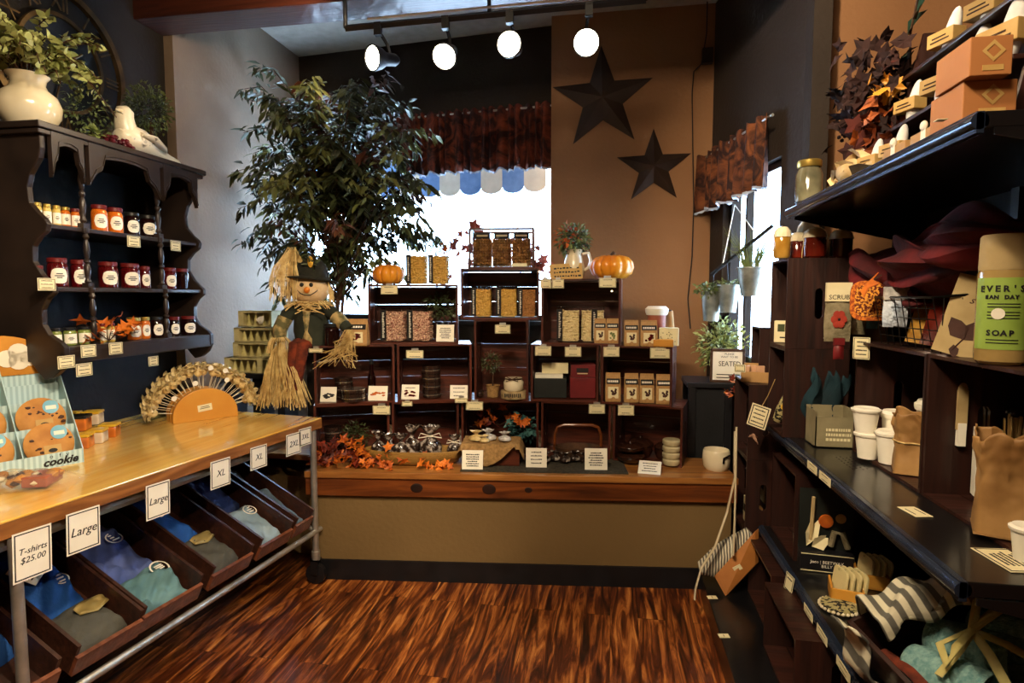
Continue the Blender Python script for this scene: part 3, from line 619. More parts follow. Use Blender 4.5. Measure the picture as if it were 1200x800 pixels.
# ------------------------------------------------ on top of hutch
def foliage(r, n, rad, L, W, mat, c=(0, 0, 0), sq=(1, 1, 1), seed=1, nm='foliage', stems=0, shell=.35, down=0):
    rr = random.Random(seed); s_ = MB()
    for i in range(n):
        d = Vector((rr.gauss(0, 1), rr.gauss(0, 1), rr.gauss(0, 1))).normalized()*rad*(shell+(1-shell)*rr.random())
        d = Vector((d.x*sq[0], d.y*sq[1], d.z*sq[2])); dr = d.normalized()+Vector((rr.gauss(0, .5), rr.gauss(0, .5), rr.gauss(0, .5)-down))
        s_.leaf(Vector(c)+d, dr, L*rr.uniform(.7, 1.2), W*rr.uniform(.7, 1.2), up=(rr.gauss(0, .5), rr.gauss(0, .5), 1))
    o = s_.build(nm, mat, r)
    if stems:
        s_ = MB()
        for i in range(stems):
            d = Vector((rr.gauss(0, 1), rr.gauss(0, 1), rr.gauss(0, 1)+.3)).normalized()*rad*.9; d = Vector((d.x*sq[0], d.y*sq[1], d.z*sq[2]))
            b = Vector(c)-Vector((0, 0, rad*sq[2]*.9)); s_.tube([b, Vector(c)+d*.3, Vector(c)+d], .0025, 5)
        s_.build('stems', 'bark', r)
    return o
vp = atX(32, 152, -2.30); VZ = 2.225
vs_ = thing('ceramic_vase', 'cream glazed round vase with eucalyptus on top of the hutch', 'vase', (-2.36, xs(36, -2.36, VZ)[1]+.0, VZ)); 
s_ = MB(); k = 1.0
s_.lathe([(.055, 0), (.075, .01), (.105, .06), (.112, .10), (.098, .14), (.068, .165), (.058, .185), (.062, .205), (.075, .222), (.07, .222), (.055, .2), (.05, .17)], 32); s_.build('vase_body', 'ceram', vs_, smooth=True)
eu = thing('eucalyptus_arrangement', 'pale green eucalyptus spilling from the cream vase on the hutch', 'plant', (vs_.location.x, vs_.location.y, VZ+.2))
rr = random.Random(5)
s_ = MB(); st = MB()
for i in range(46):
    a = rr.uniform(0, 2*pi); up = rr.uniform(.15, 1.1); dist = rr.uniform(.16, .34)
    d = Vector((cos(a)*.6+.15, sin(a)*1.0+.10, up)).normalized()*dist*1.1; mid = d*.5+Vector((0, 0, .06)); e = d-Vector((0, 0, rr.uniform(.0, .16))); e.x = max(e.x, -.17); mid.x = max(mid.x, -.14)
    P = [Vector((0, 0, -.03)), mid*.5, mid, (mid+e)/2+Vector((0, 0, .015)), e]; st.tube(P, .0022, 5)
    for q in range(15):
        t = .25+.75*q/15; f = t*4; j = min(3, int(f)); b = P[j].lerp(P[j+1], f-j); sd = Vector((rr.gauss(0, 1), rr.gauss(0, 1), rr.gauss(0, .6))).normalized()
        s_.leaf(b, sd+d*.5, rr.uniform(.026, .046), rr.uniform(.024, .038), up=(rr.gauss(0, 1), rr.gauss(0, 1), 1), fold=.12)
s_.build('foliage', 'leafe', eu, smooth=True); st.build('stems', 'bark', eu)
# second bunch of dark small leaves hanging right
foliage(eu, 170, .14, .022, .012, 'leafm', c=(.02, .25, -.04), sq=(.6, 1, 1), seed=8, nm='filler_foliage')
# clock
M['clockm'] = pm('aged_bronze_metal', '#3a2c18', '#6e5630', rough=.5, metal=.6)
cp = Vector(atX(72, 75, -2.585)); ck = thing('wall_clock', 'large round dark metal skeleton clock on wall behind hutch top', 'clock', (-2.6, cp.y, cp.z))
ck.scale = (1, 1, 1); ro = .36
def ring(r0, r1, t): 
    g = MB(); g.X = Matrix.Rotation(pi/2, 4, 'Y'); g.lathe([(r0, -t), (r1, -t), (r1, t), (r0, t), (r0, -t)], 64, cap=False); return g
g = ring(ro-.03, ro, .012); g.X = Matrix.Identity(4); o = g.build('outer_ring', 'clockm', ck, loc=(.02, 0, 0)); g = ring(ro*.58, ro*.63, .008); g.build('inner_ring', 'clockm', ck, loc=(.02, 0, 0))
for i, nm in enumerate(['XII', 'I', 'II', 'III', 'IV', 'V', 'VI', 'VII', 'VIII', 'IX', 'X', 'XI']):
    a = -i*pi/6+pi/2; text(nm, .11, 'clockm', ck, (.024, cos(a)*ro*.77*1, sin(a)*ro*.77), name='numeral', rot=(Matrix.Rotation(pi/2, 4, 'Z') @ Matrix.Rotation(pi/2, 4, 'X') @ Matrix.Rotation(a-pi/2, 4, 'Z')).to_euler(), ext=.002, sx=.7)
M['clockf'] = pm('dark_blue_black_clock_face', '#0c1218', '#151d24', rough=.5)
g = MB(); g.X = Matrix.Rotation(pi/2, 4, 'Y'); g.lathe([(ro*.58, 0), (.001, .001)], 48, cap=False); g.build('clock_face', 'clockf', ck, loc=(.016, 0, 0))
g = MB(); g.tube([(.03, 0, 0), (.03, .10, .08)], .006, 6); g.tube([(.03, 0, 0), (.03, -.05, -.17)], .005, 6); g.build('hands', 'clockm', ck)
# topiary
ty = xs(178, -2.40, 2.25)[1]; tp = thing('potted_topiary', 'small dark green topiary tree on twisted trunk behind the bird', 'plant', (-2.40, ty, VZ))
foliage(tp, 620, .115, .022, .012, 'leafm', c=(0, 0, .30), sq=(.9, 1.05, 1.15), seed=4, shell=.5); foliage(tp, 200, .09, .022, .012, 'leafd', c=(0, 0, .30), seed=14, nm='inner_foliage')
s_ = MB(); s_.tube([(0, 0, .03), (.012, .01, .08), (-.01, -.008, .13), (.008, .006, .18), (0, 0, .26)], .008, 7); s_.tube([(.01, 0, .03), (-.012, .01, .09), (.012, -.008, .14), (0, 0, .22)], .006, 7); s_.build('trunk', 'bark', tp, smooth=True)
s_ = MB(); s_.lathe([(.028, 0), (.04, .05), (.042, .05), (.038, .045)], 18); s_.build('pot', 'bark', tp, smooth=True)
# ceramic bird with long tail
M['bird'] = pm('speckled_cream_ceramic', '#4a4336', '#e6dcc2', scale=26, rough=.35, lo=.28, hi=.36, coat=.3, bump=.1)
b0 = xs(150, -2.27, VZ)[1]; bd_ = thing('ceramic_bird', 'speckled cream ceramic dove with long tail on hutch edge', 'figurine', (-2.26, b0, VZ), s=1.15)
s_ = MB(); pts = [(0, .07, .03), (0, .0, .05), (0, .005, .085), (0, .02, .125)]
sec = [((0, -.055, .045), .012), ((0, -.045, .05), .035), ((0, -.01, .062), .056), ((0, .05, .058), .055), ((0, .10, .046), .040), ((0, .16, .033), .026), ((0, .22, .024), .019), ((0, .27, .019), .015), ((0, .29, .018), .006)]
s_.tube([p_ for p_, _ in sec], [r_ for _, r_ in sec], 18); s_.tube([(0, -.005, .07), (0, -.018, .11), (0, -.02, .14), (0, -.015, .165), (0, -.005, .18)], [.046, .038, .034, .032, .012], 16)
s_.build('bird_body', 'bird', bd_, smooth=True)
s_ = MB(); s_.tube([(.05, -.0, .075), (.055, .06, .07), (.045, .13, .05), (.03, .17, .04)], [.018, .03, .02, .004], 10, flat=.5); s_.build('wing', 'bird', bd_, smooth=True)
s_ = MB(); s_.lathe([(.009, 0), (.0005, .03)], 8); s_.X = Matrix.Identity(4); o = s_.build('beak', 'ceram', bd_, loc=(.01, -.045, .155), rot=(pi/2, 0, 0)); 
# grapes
M['grape'] = pm('dark_red_grapes', '#2a0510', '#5a1020', rough=.25, coat=.4, bump=0)
gp = thing('grape_bunch', 'dark red grape bunch with leaves lying before the ceramic bird', 'grapes', (-2.23, xs(128, -2.23, VZ)[1], VZ)); s_ = MB(); rr = random.Random(2)
for i in range(70): s_.ico((rr.uniform(-.05, .04), rr.uniform(-.04, .10), rr.uniform(.012, .045)*(1-abs(rr.random()-.5))), .012)
s_.build('grapes', 'grape', gp, smooth=True); foliage(gp, 40, .05, .03, .022, 'leafm', c=(0, -.07, .03), sq=(.8, 1, .5), seed=9, nm='leaves')

# ================================================================ counter goods
ZT = .90
M['mint'] = pm('pale_blue_striped_card', '#a3c1c4', '#c0d9da', scale=1, rough=.55, bump=0, tex='wave', stretch=(1, 1, 1))
M['mint'].node_tree.nodes['Wave Texture'].inputs['Scale'].default_value = 22
M['cookie'] = pm('baked_cookie', '#a0672a', '#cc944a', scale=14, rough=.7, bump=.8, bscale=22); M['choc'] = pm('chocolate_chunk', '#2a130b', '#4a2414', rough=.5)
M['bluelab'] = pm('light_blue_sticker', '#5fa3bd', '#8cc4d6', rough=.5, bump=0); M['kraft2'] = pm('tan_sticker', '#b08a48', '#c9a665', rough=.6, bump=0)
# box: front lower edge px (98..137? ,540) ; three tiers, columns
A = Vector(atz(0, 548, ZT)); B = Vector(atz(98, 541, ZT))
fx = Vector(atz(20, 556, ZT)[:2]); bx = Vector(atz(98, 541, ZT)[:2]); dv = (bx-fx).normalized(); ba = atan2(dv.y, dv.x)
cb = thing('cookie_display_box', 'light blue striped tiered cookie box on the counter', 'display box', (bx.x, bx.y, ZT), ba, s=1.22)
# local: x along the front (box extends to -x), y backwards, z up
Wc = .155; 
s_ = MB()
def tier(k, y0, z0, wn=2):
    s_.box(-Wc*wn, y0, z0, 0, y0+.003, z0+.045)
for k in range(3): tier(k, .0+.06*k, .0+.075*k)
for k in range(3):
    for c_ in range(3): pass
s_.build('tier_lips', 'mint', cb)
s_ = MB()
for c_ in range(3):
    x = -Wc*c_; s_.X = Matrix.Translation((x-.0015, 0, 0)); s_.prism([(0, 0), (.20, 0), (.20, .28), (.18, .30), (0, .045)], .003, axis='x')
s_.X = Matrix.Identity(4); s_.build('dividers', 'mint', cb)
s_ = MB()
for k in range(3): s_.box(-Wc*2, .003+.06*k, .075*k, 0, .065+.06*k, .075*k+.003); s_.box(-Wc*2, .06*(k+1), .075*k, 0, .06*(k+1)+.002, .075*(k+1)+.02)
s_.box(-Wc*2, .198, 0, 0, .20, .3); s_.build('tier_floors', 'mint', cb)
s_ = MB(); s_.X = Matrix.Translation((-.155, .194, .28)); n = 20
s_.prism([(-.15, 0)]+[(-.15*cos(pi*i/n), .13*sin(pi*i/n)**.8) for i in range(n+1)]+[(.15, 0)], .004); M['hdr'] = pm('golden_cookie_header', '#b7781f', '#d99a3a', rough=.5, bump=0); hd = s_.build('header_card', 'hdr', cb)
s_ = MB(); s_.X = Matrix.Translation((-.075, .2945, .315))
for q in ((-.03, .0), (0, .02), (.03, .0), (0, -.01)):
    s_.X = Matrix.Translation((-.10+q[0], .1925, .335+q[1])) @ Matrix.Rotation(pi/2, 4, 'X'); s_.lathe([(.028, 0), (.028, .0015)], 16)
s_.build('cloud_print', 'white', hd)
text('cookie', .034, 'ink', cb, (-.062, -.0008, .018), shear=.3, bold=.0012)
for q, ch in ((-.085, 'o'), (-.062, 'f'), (-.042, 'v')): text(ch, .017, 'ink', cb, (q, -.0008, .036), name='icon_print')
def cookie(label, x, y, z, kind):
    r = thing('wrapped_cookie', label, 'cookie', cb.matrix_basis @ Vector((x, y, z)), ba, group='big wrapped cookies in the blue box', s=1.22); r.rotation_euler = (Matrix.Rotation(ba, 4, 'Z') @ Matrix.Rotation(R(-18), 4, 'X')).to_euler()
    s_ = MB(); s_.X = Matrix.Translation((0, 0, .068)) @ Matrix.Rotation(pi/2, 4, 'X'); n = 28
    s_.lathe([(.02, -.010), (.055, -.010), (.066, -.004), (.067, .004), (.058, .010), (.03, .013), (.001, .0135)], n); s_.build('cookie_disc', 'cookie', r, smooth=True)
    s_ = MB(); rr = random.Random(int(x*1000+z*77))
    for i in range(16): a_ = rr.uniform(0, 2*pi); q = rr.uniform(.01, .058); s_.ico((q*cos(a_), -.012, .068+q*sin(a_)), rr.uniform(.004, .009), sq=(1, .35, .7), jit=.5)
    s_.build('chocolate_chunks', 'choc', r)
    s_ = MB(); s_.X = Matrix.Translation((.026, -.0145, .10)) @ Matrix.Rotation(pi/2, 4, 'X'); s_.lathe([(.022, 0), (.022, .001)], 20); l = s_.build('round_sticker', 'bluelab', r)
    s_ = MB(); s_.box(-.012, -.0165, .092, .016, -.016, .104); s_.build('print', 'white', l, loc=(.024, 0, 0))
    s_ = MB(); s_.box(-.02, -.016, .012, .026, -.0145, .062); l = s_.build('square_sticker', 'kraft2', r)
    s_ = MB(); s_.X = Matrix.Translation((.003, -.0165, .045)) @ Matrix.Rotation(pi/2, 4, 'X'); s_.lathe([(.012, 0), (.012, .0005)], 14, sy=.55); s_.X = Matrix.Identity(4); s_.box(-.01, -.017, .02, .017, -.0162, .024); s_.build('print', 'ink', l)
ws = [['front row, right pocket of the blue box', 'front row, left pocket at the picture edge'], ['middle row, right pocket of the blue box', 'middle row, left pocket of the blue box'], ['top row, right pocket, half hidden', 'top row, left pocket, half hidden']]
for k in range(2):
    for c_ in range(2): cookie('chocolate chip cookie with blue sticker, '+ws[k][c_], -Wc*(c_+.5), .018+.06*k, .004+.075*k, k)
# bag of treats lying in front
M['film'] = pm('clear_wrap_film', '#dfe6e8', '#f2f5f6', rough=.12, trans=.85, bump=.8, bscale=14, ior=1.1, alpha=.35); M['pinkc'] = pm('pink_brown_candy', '#7a3a2a', '#b0654a', rough=.5)
p0 = Vector(atz(28, 570, ZT)); tb = thing('treat_bag', 'clear bag of nuts and cookies lying before the blue box', 'bag', p0, R(20), s=1.3); rr = random.Random(3)
for nm, mt_, n, sc_ in (('nuts', 'ceram', 16, .014), ('cookie_pieces', 'cookie', 12, .018), ('chocolate_pieces', 'choc', 8, .012)):
    s_ = MB()
    for i in range(n): s_.ico((rr.uniform(-.12, .07), rr.uniform(-.04, .04), .016+rr.uniform(0, .014)), sc_, jit=.5, sq=(1, 1, .7))
    s_.build(nm, mt_, tb)
s_ = MB(); s_.box(.015, -.04, .006, .075, .04, .034); s_.build('pink_bar', 'pinkc', tb, bevel=.004)
s_ = MB(); s_.grid(lambda u, v: (-.15+.28*u, -.065+.13*v, .003+.042*sin(pi*v)**.6*sin(pi*min(1, max(0, u)))**.4+.003*sin(u*23+v*17)), 24, 12); s_.build('wrap_film', 'film', tb, smooth=True)
# candy jars with yellow lids
M['candyo'] = pm('orange_brown_candy_tub', '#5b2112', '#d9782a', scale=16, rough=.25, coat=.5, bump=0, tex='voro', lo=.1, hi=.6)
M['candyp'] = pm('pale_candy_tub', '#8a6a50', '#e0cfb0', scale=14, rough=.25, coat=.5, bump=0, tex='voro', lo=.1, hi=.6)
_tub = None
def tub(label, px, py, fill, dz=0, W=.07, h=.062, lid='lidy'):
    p = atz(px, py, ZT); r = thing('candy_tub', label, 'tub', (p[0], p[1], ZT+dz), R(25), 'lidded candy tubs stacked by the cookie box')
    s_ = MB(); s_.box(-W/2, -W/2, 0, W/2, W/2, h*.8); s_.build('tub_body', fill, r, bevel=.006)
    s_ = MB(); s_.box(-W/2-.002, -W/2-.002, h*.8, W/2+.002, W/2+.002, h); s_.build('lid', lid, r, bevel=.004)
tub('orange brown candy tub, bottom row left beside blue box', 97, 524, 'candyo'); tub('pale candy tub, bottom row middle', 114, 518, 'candyp'); tub('orange candy tub, bottom row right end', 129, 511, 'candyo')
tub('red brown candy tub with clear lid on top of the left tub', 95, 520, 'candyo', .063, .07, .068, 'lidb'); tub('pale candy tub on top, right of pair', 110, 512, 'candyp', .063); tub('orange candy tub at the back, under the lid only one', 84, 514, 'candyo'); tub('candy tub at back left of the stack, lid only showing', 84, 514, 'candyo', .063)
# half round lollipop stand
M['lolw'] = pm('golden_wood', '#c17f25', '#d9a042', scale=3, rough=.45, coat=.2)
L0 = Vector(atz(203, 497, ZT)); L1 = Vector(atz(279, 487, ZT)); lw = (L1-L0).length; la = atan2(L1.y-L0.y, L1.x-L0.x)
lo = thing('lollipop_stand', 'half round golden wooden stand on counter with price label', 'stand', ((L0.x+L1.x)/2, (L0.y+L1.y)/2, ZT), la); rad = lw/2
for yy in (0, .05, .10):
    s_ = MB(); s_.X = Matrix.Translation((0, yy, 0)); n = 24; s_.prism([(-rad, 0)]+[(-rad*cos(pi*i/n), .03+rad*.86*sin(pi*i/n)) for i in range(n+1)]+[(rad, 0)], .035); s_.build('half_round_board', 'lolw', lo, bevel=.003)
s_ = MB(); s_.box(-.035, -.002, .05, .035, 0, .085); pl_ = s_.build('price_label', 'cream', lo, rot=(0, R(-6), 0)); s_ = MB(); s_.box(-.025, -.003, .064, .025, -.002, .067); s_.box(-.02, -.003, .072, .02, -.002, .075); s_.build('printed_lines', 'ink', pl_)
M['wrapg'] = pm('crinkled_golden_wrap', '#a8894e', '#e6d29a', scale=26, rough=.3, coat=.5, bump=.8, bscale=40); M['stick'] = pm('pale_stick', '#d8c9a4', '#eee2c4', rough=.6)
proto = None; lolm = lo.matrix_basis
rr = random.Random(4); N = 40; sector = []
for i in range(N):
    row = i % 2; t = (i+.5)/N; a = pi*(.04+.92*t); ln = rad+rr.uniform(.045, .075); bx_ = -cos(a)*rad*.97; bz = .03+rad*.82*sin(a)
    if proto is None:
        proto = thing('wrapped_lollipop', 'x', 'lollipop', (0, 0, 0), group='wrapped lollipops fanned around the wooden stand')
        s_ = MB(); s_.tube([(0, 0, 0), (0, 0, .085)], .0018, 5); s_.build('stick', 'stick', proto)
        s_ = MB(); s_.ball((0, 0, .095), .022, sq=(1, .7, 1.15), n=9, h=6); s_.build('candy', 'wrapg', proto)
        s_ = MB()
        for q in range(11): aa = 2*pi*q/11; s_.leaf((cos(aa)*.01, sin(aa)*.008, .09+.012*(q%3)), (cos(aa)*.8, sin(aa)*.6, .7-.5*(q%2)), .042, .028, fold=.4)
        s_.build('wrapper', 'wrapg', proto); rp = proto
    else: rp = proto.copy(); COL.objects.link(rp); [((lambda c: (COL.objects.link(c), setattr(c, 'parent', rp)))(ch.copy())) for ch in list(proto.children)]
    rp['label'] = 'gold wrapped lollipop in the fan, '+('left third' if t < .33 else 'middle third' if t < .67 else 'right third')+' of the '+('front' if row == 0 else 'back')+' row'
    rp['group'] = 'lollipops in the '+('left third' if t < .33 else 'middle third' if t < .67 else 'right third')+' of the '+('front' if row == 0 else 'back')+' row'
    rp.matrix_basis = lolm @ Matrix.Translation((bx_, .017+.05*row+rr.uniform(0, .05), bz)) @ Matrix.Rotation(atan2(-cos(a), sin(a)), 4, 'Y') @ Matrix.Rotation(rr.uniform(-.15, .3), 4, 'X') @ Matrix.Scale(1.0, 4)
# white round stickers on some lollies
for i, (px, py) in enumerate(((204, 467), (229, 449), (266, 445), (247, 431), (264, 434))):
    c0 = lolm.to_translation(); dv2 = (cos(la), sin(la)); nrm = (-sin(la)*-1, -cos(la)); P_ = (c0.x+sin(la)*.02, c0.y-cos(la)*.02); q = solve(px, P_, dv2, zat(px, py, P_, dv2))
    s_ = MB(); s_.X = Matrix.Rotation(pi/2, 4, 'X'); s_.lathe([(.013, 0), (.013, .0015)], 16); o = s_.build('round_sticker', 'white', loc=q, rotz=la); m_ = o.matrix_basis.copy(); o.parent = lo; o.matrix_basis = lolm.inverted() @ m_
# t-shirts in the bins
def shirt(label, bi, x0, x1, y0, y1, mat, seed, ripple=.014, logo=None):
    r, W, D = bins[bi]; m = r.matrix_basis; t = thing('folded_shirt', label, 'shirt', m @ Vector(((x0+x1)/2*W, (y0+y1)/2*D, .012)), group='folded T-shirts in the bins'); t.rotation_euler = r.rotation_euler
    w_, d_ = (x1-x0)*W, (y1-y0)*D; rr = random.Random(seed); ph = [rr.uniform(0, 6) for _ in range(6)]
    def hgt(u, v): e = min(1, 6*min(u, 1-u, v, 1-v))**.5; return (.022+ripple*(sin(u*5+ph[0]+2*v)+.7*sin(v*9+ph[1]+u*3)+.5*sin((u+v)*13+ph[2])+.35*sin((u-v)*21+ph[3])))*e+.03*e
    s_ = MB(); s_.grid(lambda u, v: ((u-.5)*w_*(1+.06*sin(v*7+ph[4])), (v-.5)*d_*(1+.04*sin(u*6+ph[5])), hgt(u, v)), 30, 30); s_.grid(lambda u, v: ((.5-u)*w_*.98, (v-.5)*d_*.98, .0), 2, 2); o = s_.build('cloth', mat, t, smooth=True)
    if logo:
        s_ = MB(); cx, cy, rad_ = logo; n = 18
        s_.add([((cx+rad_*cos(2*pi*i/n)*q)*w_, (cy+rad_*sin(2*pi*i/n)*q*w_/d_)*d_, hgt(.5+cx, .5+cy)+.006) for q in (1, .82) for i in range(n)], [(i, (i+1) % n, n+(i+1) % n, n+i) for i in range(n)])
        for q in range(3): s_.box((cx-rad_*.45)*w_, (cy+rad_*.3*(q-1))*d_, hgt(.5+cx, .5+cy)+.005, (cx+rad_*.45)*w_, (cy+rad_*.3*(q-1))*d_+.006, hgt(.5+cx, .5+cy)+.007)
        s_.build('printed_logo', 'white', t)
    return t
for nm, a_, b_2 in (('sblue', '#123a78', '#1f5aa6'), ('snavy', '#14213f', '#25386a'), ('speri', '#3a4a80', '#5d6da6'), ('steal', '#41666c', '#6f969b'), ('sgrey', '#3c3c36', '#57564e'), ('spale', '#6b8290', '#9db3bd'), ('sslate', '#3e4e5c', '#62788a')):
    M[nm] = pm('cotton_'+nm[1:], a_, b_2, scale=5, rough=.85, bump=.25, bscale=60)
shirt('grey blue T-shirt folded in the far end bin', 0, .12, .9, .02, .42, 'sslate', 1, .01, (.1, -.1, .2))
shirt('dark olive T-shirt folded at the back of far end bin', 0, .12, .9, .52, .95, 'sgrey', 2, .008)
shirt('pale grey blue T-shirt at the front of second far bin', 1, .08, .92, .02, .36, 'spale', 3, .01, (.3, .25, .18)); shirt('navy T-shirt at the back of the second far bin', 1, .08, .92, .38, .86, 'snavy', 4, .01)
shirt('dark grey T-shirt with gold print, front of the middle bin', 2, .08, .92, .03, .30, 'sgrey', 5, .008); shirt('blue T-shirt behind the dark one in the middle bin', 2, .06, .75, .28, .8, 'sblue', 6, .01, (.0, .0, .2))
shirt('teal T-shirt crumpled at the front of its bin', 3, .06, .94, .03, .27, 'steal', 7, .017, (.3, .2, .16)); shirt('periwinkle T-shirt behind the teal one', 3, .05, .9, .24, .66, 'speri', 8, .018, (.25, .1, .14))
shirt('grey T-shirt with gold print in front of the bright blue one', 4, .06, .94, .03, .27, 'sgrey', 9, .008); shirt('bright blue T-shirt with round white logo and hang tag', 4, .03, .85, .25, .72, 'sblue', 10, .02, (.28, -.2, .14)); shirt('bright blue T-shirt in the bin at the picture edge', 5, .05, .95, .2, .9, 'sblue', 11, .018)
M['goldp'] = pm('gold_print', '#8d7a45', '#b59f62', rough=.4, metal=.3)
for bi, px_, py_ in ((4, .68, .19), (2, .55, .24)):
    r, W, D = bins[bi]; m = r.matrix_basis; s_ = MB(); s_.grid(lambda u, v: ((u-.5)*.11, (v-.5)*.07*(1-.5*abs(2*u-1)), .006*sin(u*9)*sin(v*8)+.004), 8, 5); o = s_.build('gold_foil_print', 'goldp', loc=m @ Vector((px_*W, py_*D, .075)), smooth=True, solid=.002); o.rotation_euler = r.rotation_euler
    tag(o, 'crumpled gold tissue on the grey shirt in the '+('middle bin' if bi == 2 else 'nearer bin by the steel leg'), 'tissue', 'gold tissue on the shirts')
r, W, D = bins[4]; q = r.matrix_basis @ Vector((.42*W, .42*D, .10)); hg = card('hang_tag', 'white printed hang tag lying on the bright blue shirt', 'tag', q, .06, .10, '', 0, mat='white', border=0, lines=7); hg.rotation_euler = (r.matrix_basis.to_3x3() @ Matrix.Rotation(R(35), 3, 'Z') @ Matrix.Rotation(R(-75), 3, 'X')).to_euler()
# ================================================================ TREE behind the crates
tb_ = solve(398, (0, 3.62), (1, 0), 1.2); tree = thing('indoor_tree', 'tall leafy artificial tree with drooping dark leaves before the window', 'tree', (tb_[0], tb_[1], .612))
rr = random.Random(11); TR = MB()
trk = [(0, 0, 0), (.02, -.01, .4), (-.02, .0, .8), (.03, .02, 1.2), (.0, 0, 1.7)]
TR.tube(trk, .02, 8, r1=.012); TR.tube([(.03, .0, 0), (-.03, .02, .5), (.04, .0, 1.0), (.08, 0, 1.5)], .014, 7, r1=.008)
LD = [MB(), MB(), MB()]
zl = tree.location
def shot(px, py, dY): p = atY(px, py, zl.y+dY); return Vector(p)-zl
targets = []
outline = [(262, 82), (285, 105), (275, 150), (268, 200), (285, 250), (278, 285), (305, 330), (330, 365), (355, 380), (470, 330), (498, 290), (500, 250), (515, 215), (498, 180), (518, 160), (490, 130), (465, 90), (430, 105), (400, 110), (360, 120), (330, 110), (300, 120)]
cx, cy = 392, 225
for (px, py) in outline:
    for f in (1.0, .75):
        targets.append((cx+(px-cx)*f+rr.uniform(-10, 10), cy+(py-cy)*f+rr.uniform(-10, 10), rr.uniform(-.25, .35)))
for i in range(130):
    a = rr.uniform(0, 2*pi); q = rr.random()**.6; targets.append((cx+cos(a)*112*q, cy+sin(a)*138*q, rr.uniform(-.5, .35)))
for i in range(38): targets.append((rr.gauss(440, 28), rr.gauss(245, 42), rr.uniform(-.1, .35)))
for ti, (px, py, dY) in enumerate(targets):
    dY = max(dY, -.05) if py > 275 else dY; e = shot(px, py, dY); e.x = max(e.x, -2.50-zl.x); bz = max(.9, min(1.7, e.z*.7)); b = Vector((0, 0, bz)); up = Vector((0, 0, .22))
    P = [b, b.lerp(e, .4)+up*.8, b.lerp(e, .75)+up*.8, e]
    TR.tube(P, .004, 5, r1=.0015)
    L = LD[0 if rr.random() < .62 else 1 if rr.random() < .75 else 2]
    n = 15
    for q in range(n):
        t = .35+.65*q/n; f = t*3; j = min(2, int(f)); c_ = P[j].lerp(P[j+1], f-j); d = (P[j+1]-P[j]).normalized()
        for sgn in (-1, 1):
            sd = d.cross(Vector((0, 0, 1))).normalized()*sgn
            L.leaf(c_+Vector((rr.uniform(-.03, .03), rr.uniform(-.03, .03), rr.uniform(-.03, .03))), sd*.8+d*.5+Vector((0, 0, -.55+rr.gauss(0, .35))), rr.uniform(.065, .11), rr.uniform(.02, .032), up=(rr.gauss(0, .5), rr.gauss(0, .5), 1), fold=.12)
TR.build('trunk', 'bark', tree, smooth=True)
M['leaft'] = pm('glossy_dark_tree_leaf', '#1a2010', '#46502e', rough=.5, scale=5, bump=.05); M['leafu'] = pm('olive_tree_leaf', '#38401f', '#868c50', rough=.5, scale=5, bump=.05); M['leafb'] = pm('reddish_tree_leaf', '#2e1810', '#6b3f26', rough=.4, scale=5)
for L, nm, mt_ in zip(LD, ('dark_foliage', 'pale_foliage', 'reddish_foliage'), ('leaft', 'leafu', 'leafb')): L.build(nm, mt_, tree, smooth=True)
s_ = MB(); s_.lathe([(.09, 0), (.12, .2), (.125, .2), (.115, .19)], 24); s_.build('pot', 'bark', tree, smooth=True)

# ================================================================ helpers for crate goods
def at(pa, pb, w, z):
    A = Vector(bp(pa, w, z)); B = Vector(bp(pb, w, z)); return (A+B)/2, (B-A).length
M['pop'] = {'y': pm('caramel_popcorn', '#b07a25', '#e8c565', scale=30, rough=.5, coat=.3, bump=.3), 'c': pm('brown_caramel_popcorn', '#7a4a1c', '#c08a48', scale=30, rough=.5, coat=.3, bump=.3), 'p': pm('pale_popcorn', '#c3a86a', '#efe2b4', scale=30, rough=.6), 'r': pm('mixed_red_candy_popcorn', '#6b1218', '#d8b89a', scale=34, rough=.4, lo=.42, hi=.55, coat=.3)}
_pc = {}
def popcorn(label, pa, pb, w, z, h, kind, group, lidc='glass', side='l', da=0):
    c, W = at(pa, pb, w, z); W = max(W, .05)
    if (kind, side) not in _pc:
        r = thing('popcorn_tub', label, 'tub', c, BA+da, group); rr = random.Random(len(_pc)+3)
        s_ = MB(); s_.box(-.40, .10, .02, .40, .9, .88)
        for i in range(7):
            for j in range(12):
                s_.ico((-.42+.84*(i+.5)/7+rr.uniform(-.04, .04), .09+rr.uniform(-.05, .05), .05+.85*(j+.5)/12+rr.uniform(-.02, .02)), .068, jit=.8, sq=(1, .9, .6))
        for i in range(5):
            for j in range(12):
                for sx in (-.42, .42): s_.ico((sx, .14+.78*i/5, .05+.85*(j+.5)/12), .065, jit=.8, sq=(.7, 1, .6))
        s_.build('popcorn', M['pop'][kind], r)
        s_ = MB(); s_.box(-.47, -.0, .9, .47, .97, .97); s_.box(-.49, -.02, .955, .49, .99, 1.0); s_.build('lid', 'glass', r, bevel=.01)
        x0 = -.49 if side == 'l' else -.08; s_ = MB(); s_.box(x0, -.035, .04, x0+.24, -.02, .93); l = s_.build('black_label', 'lidb', r)
        s_ = MB()
        for q in range(15): s_.box(x0+.08, -.045, .12+.05*q, x0+.08+rr.uniform(.05, .1), -.036, .145+.05*q)
        s_.build('label_print', 'white', l)
        r.scale = (W, W*.95, h); _pc[(kind, side)] = r; return r
    return dup(_pc[(kind, side)], label, c, BA+da, group=group, s=(W, W*.95, h))
_po = {}
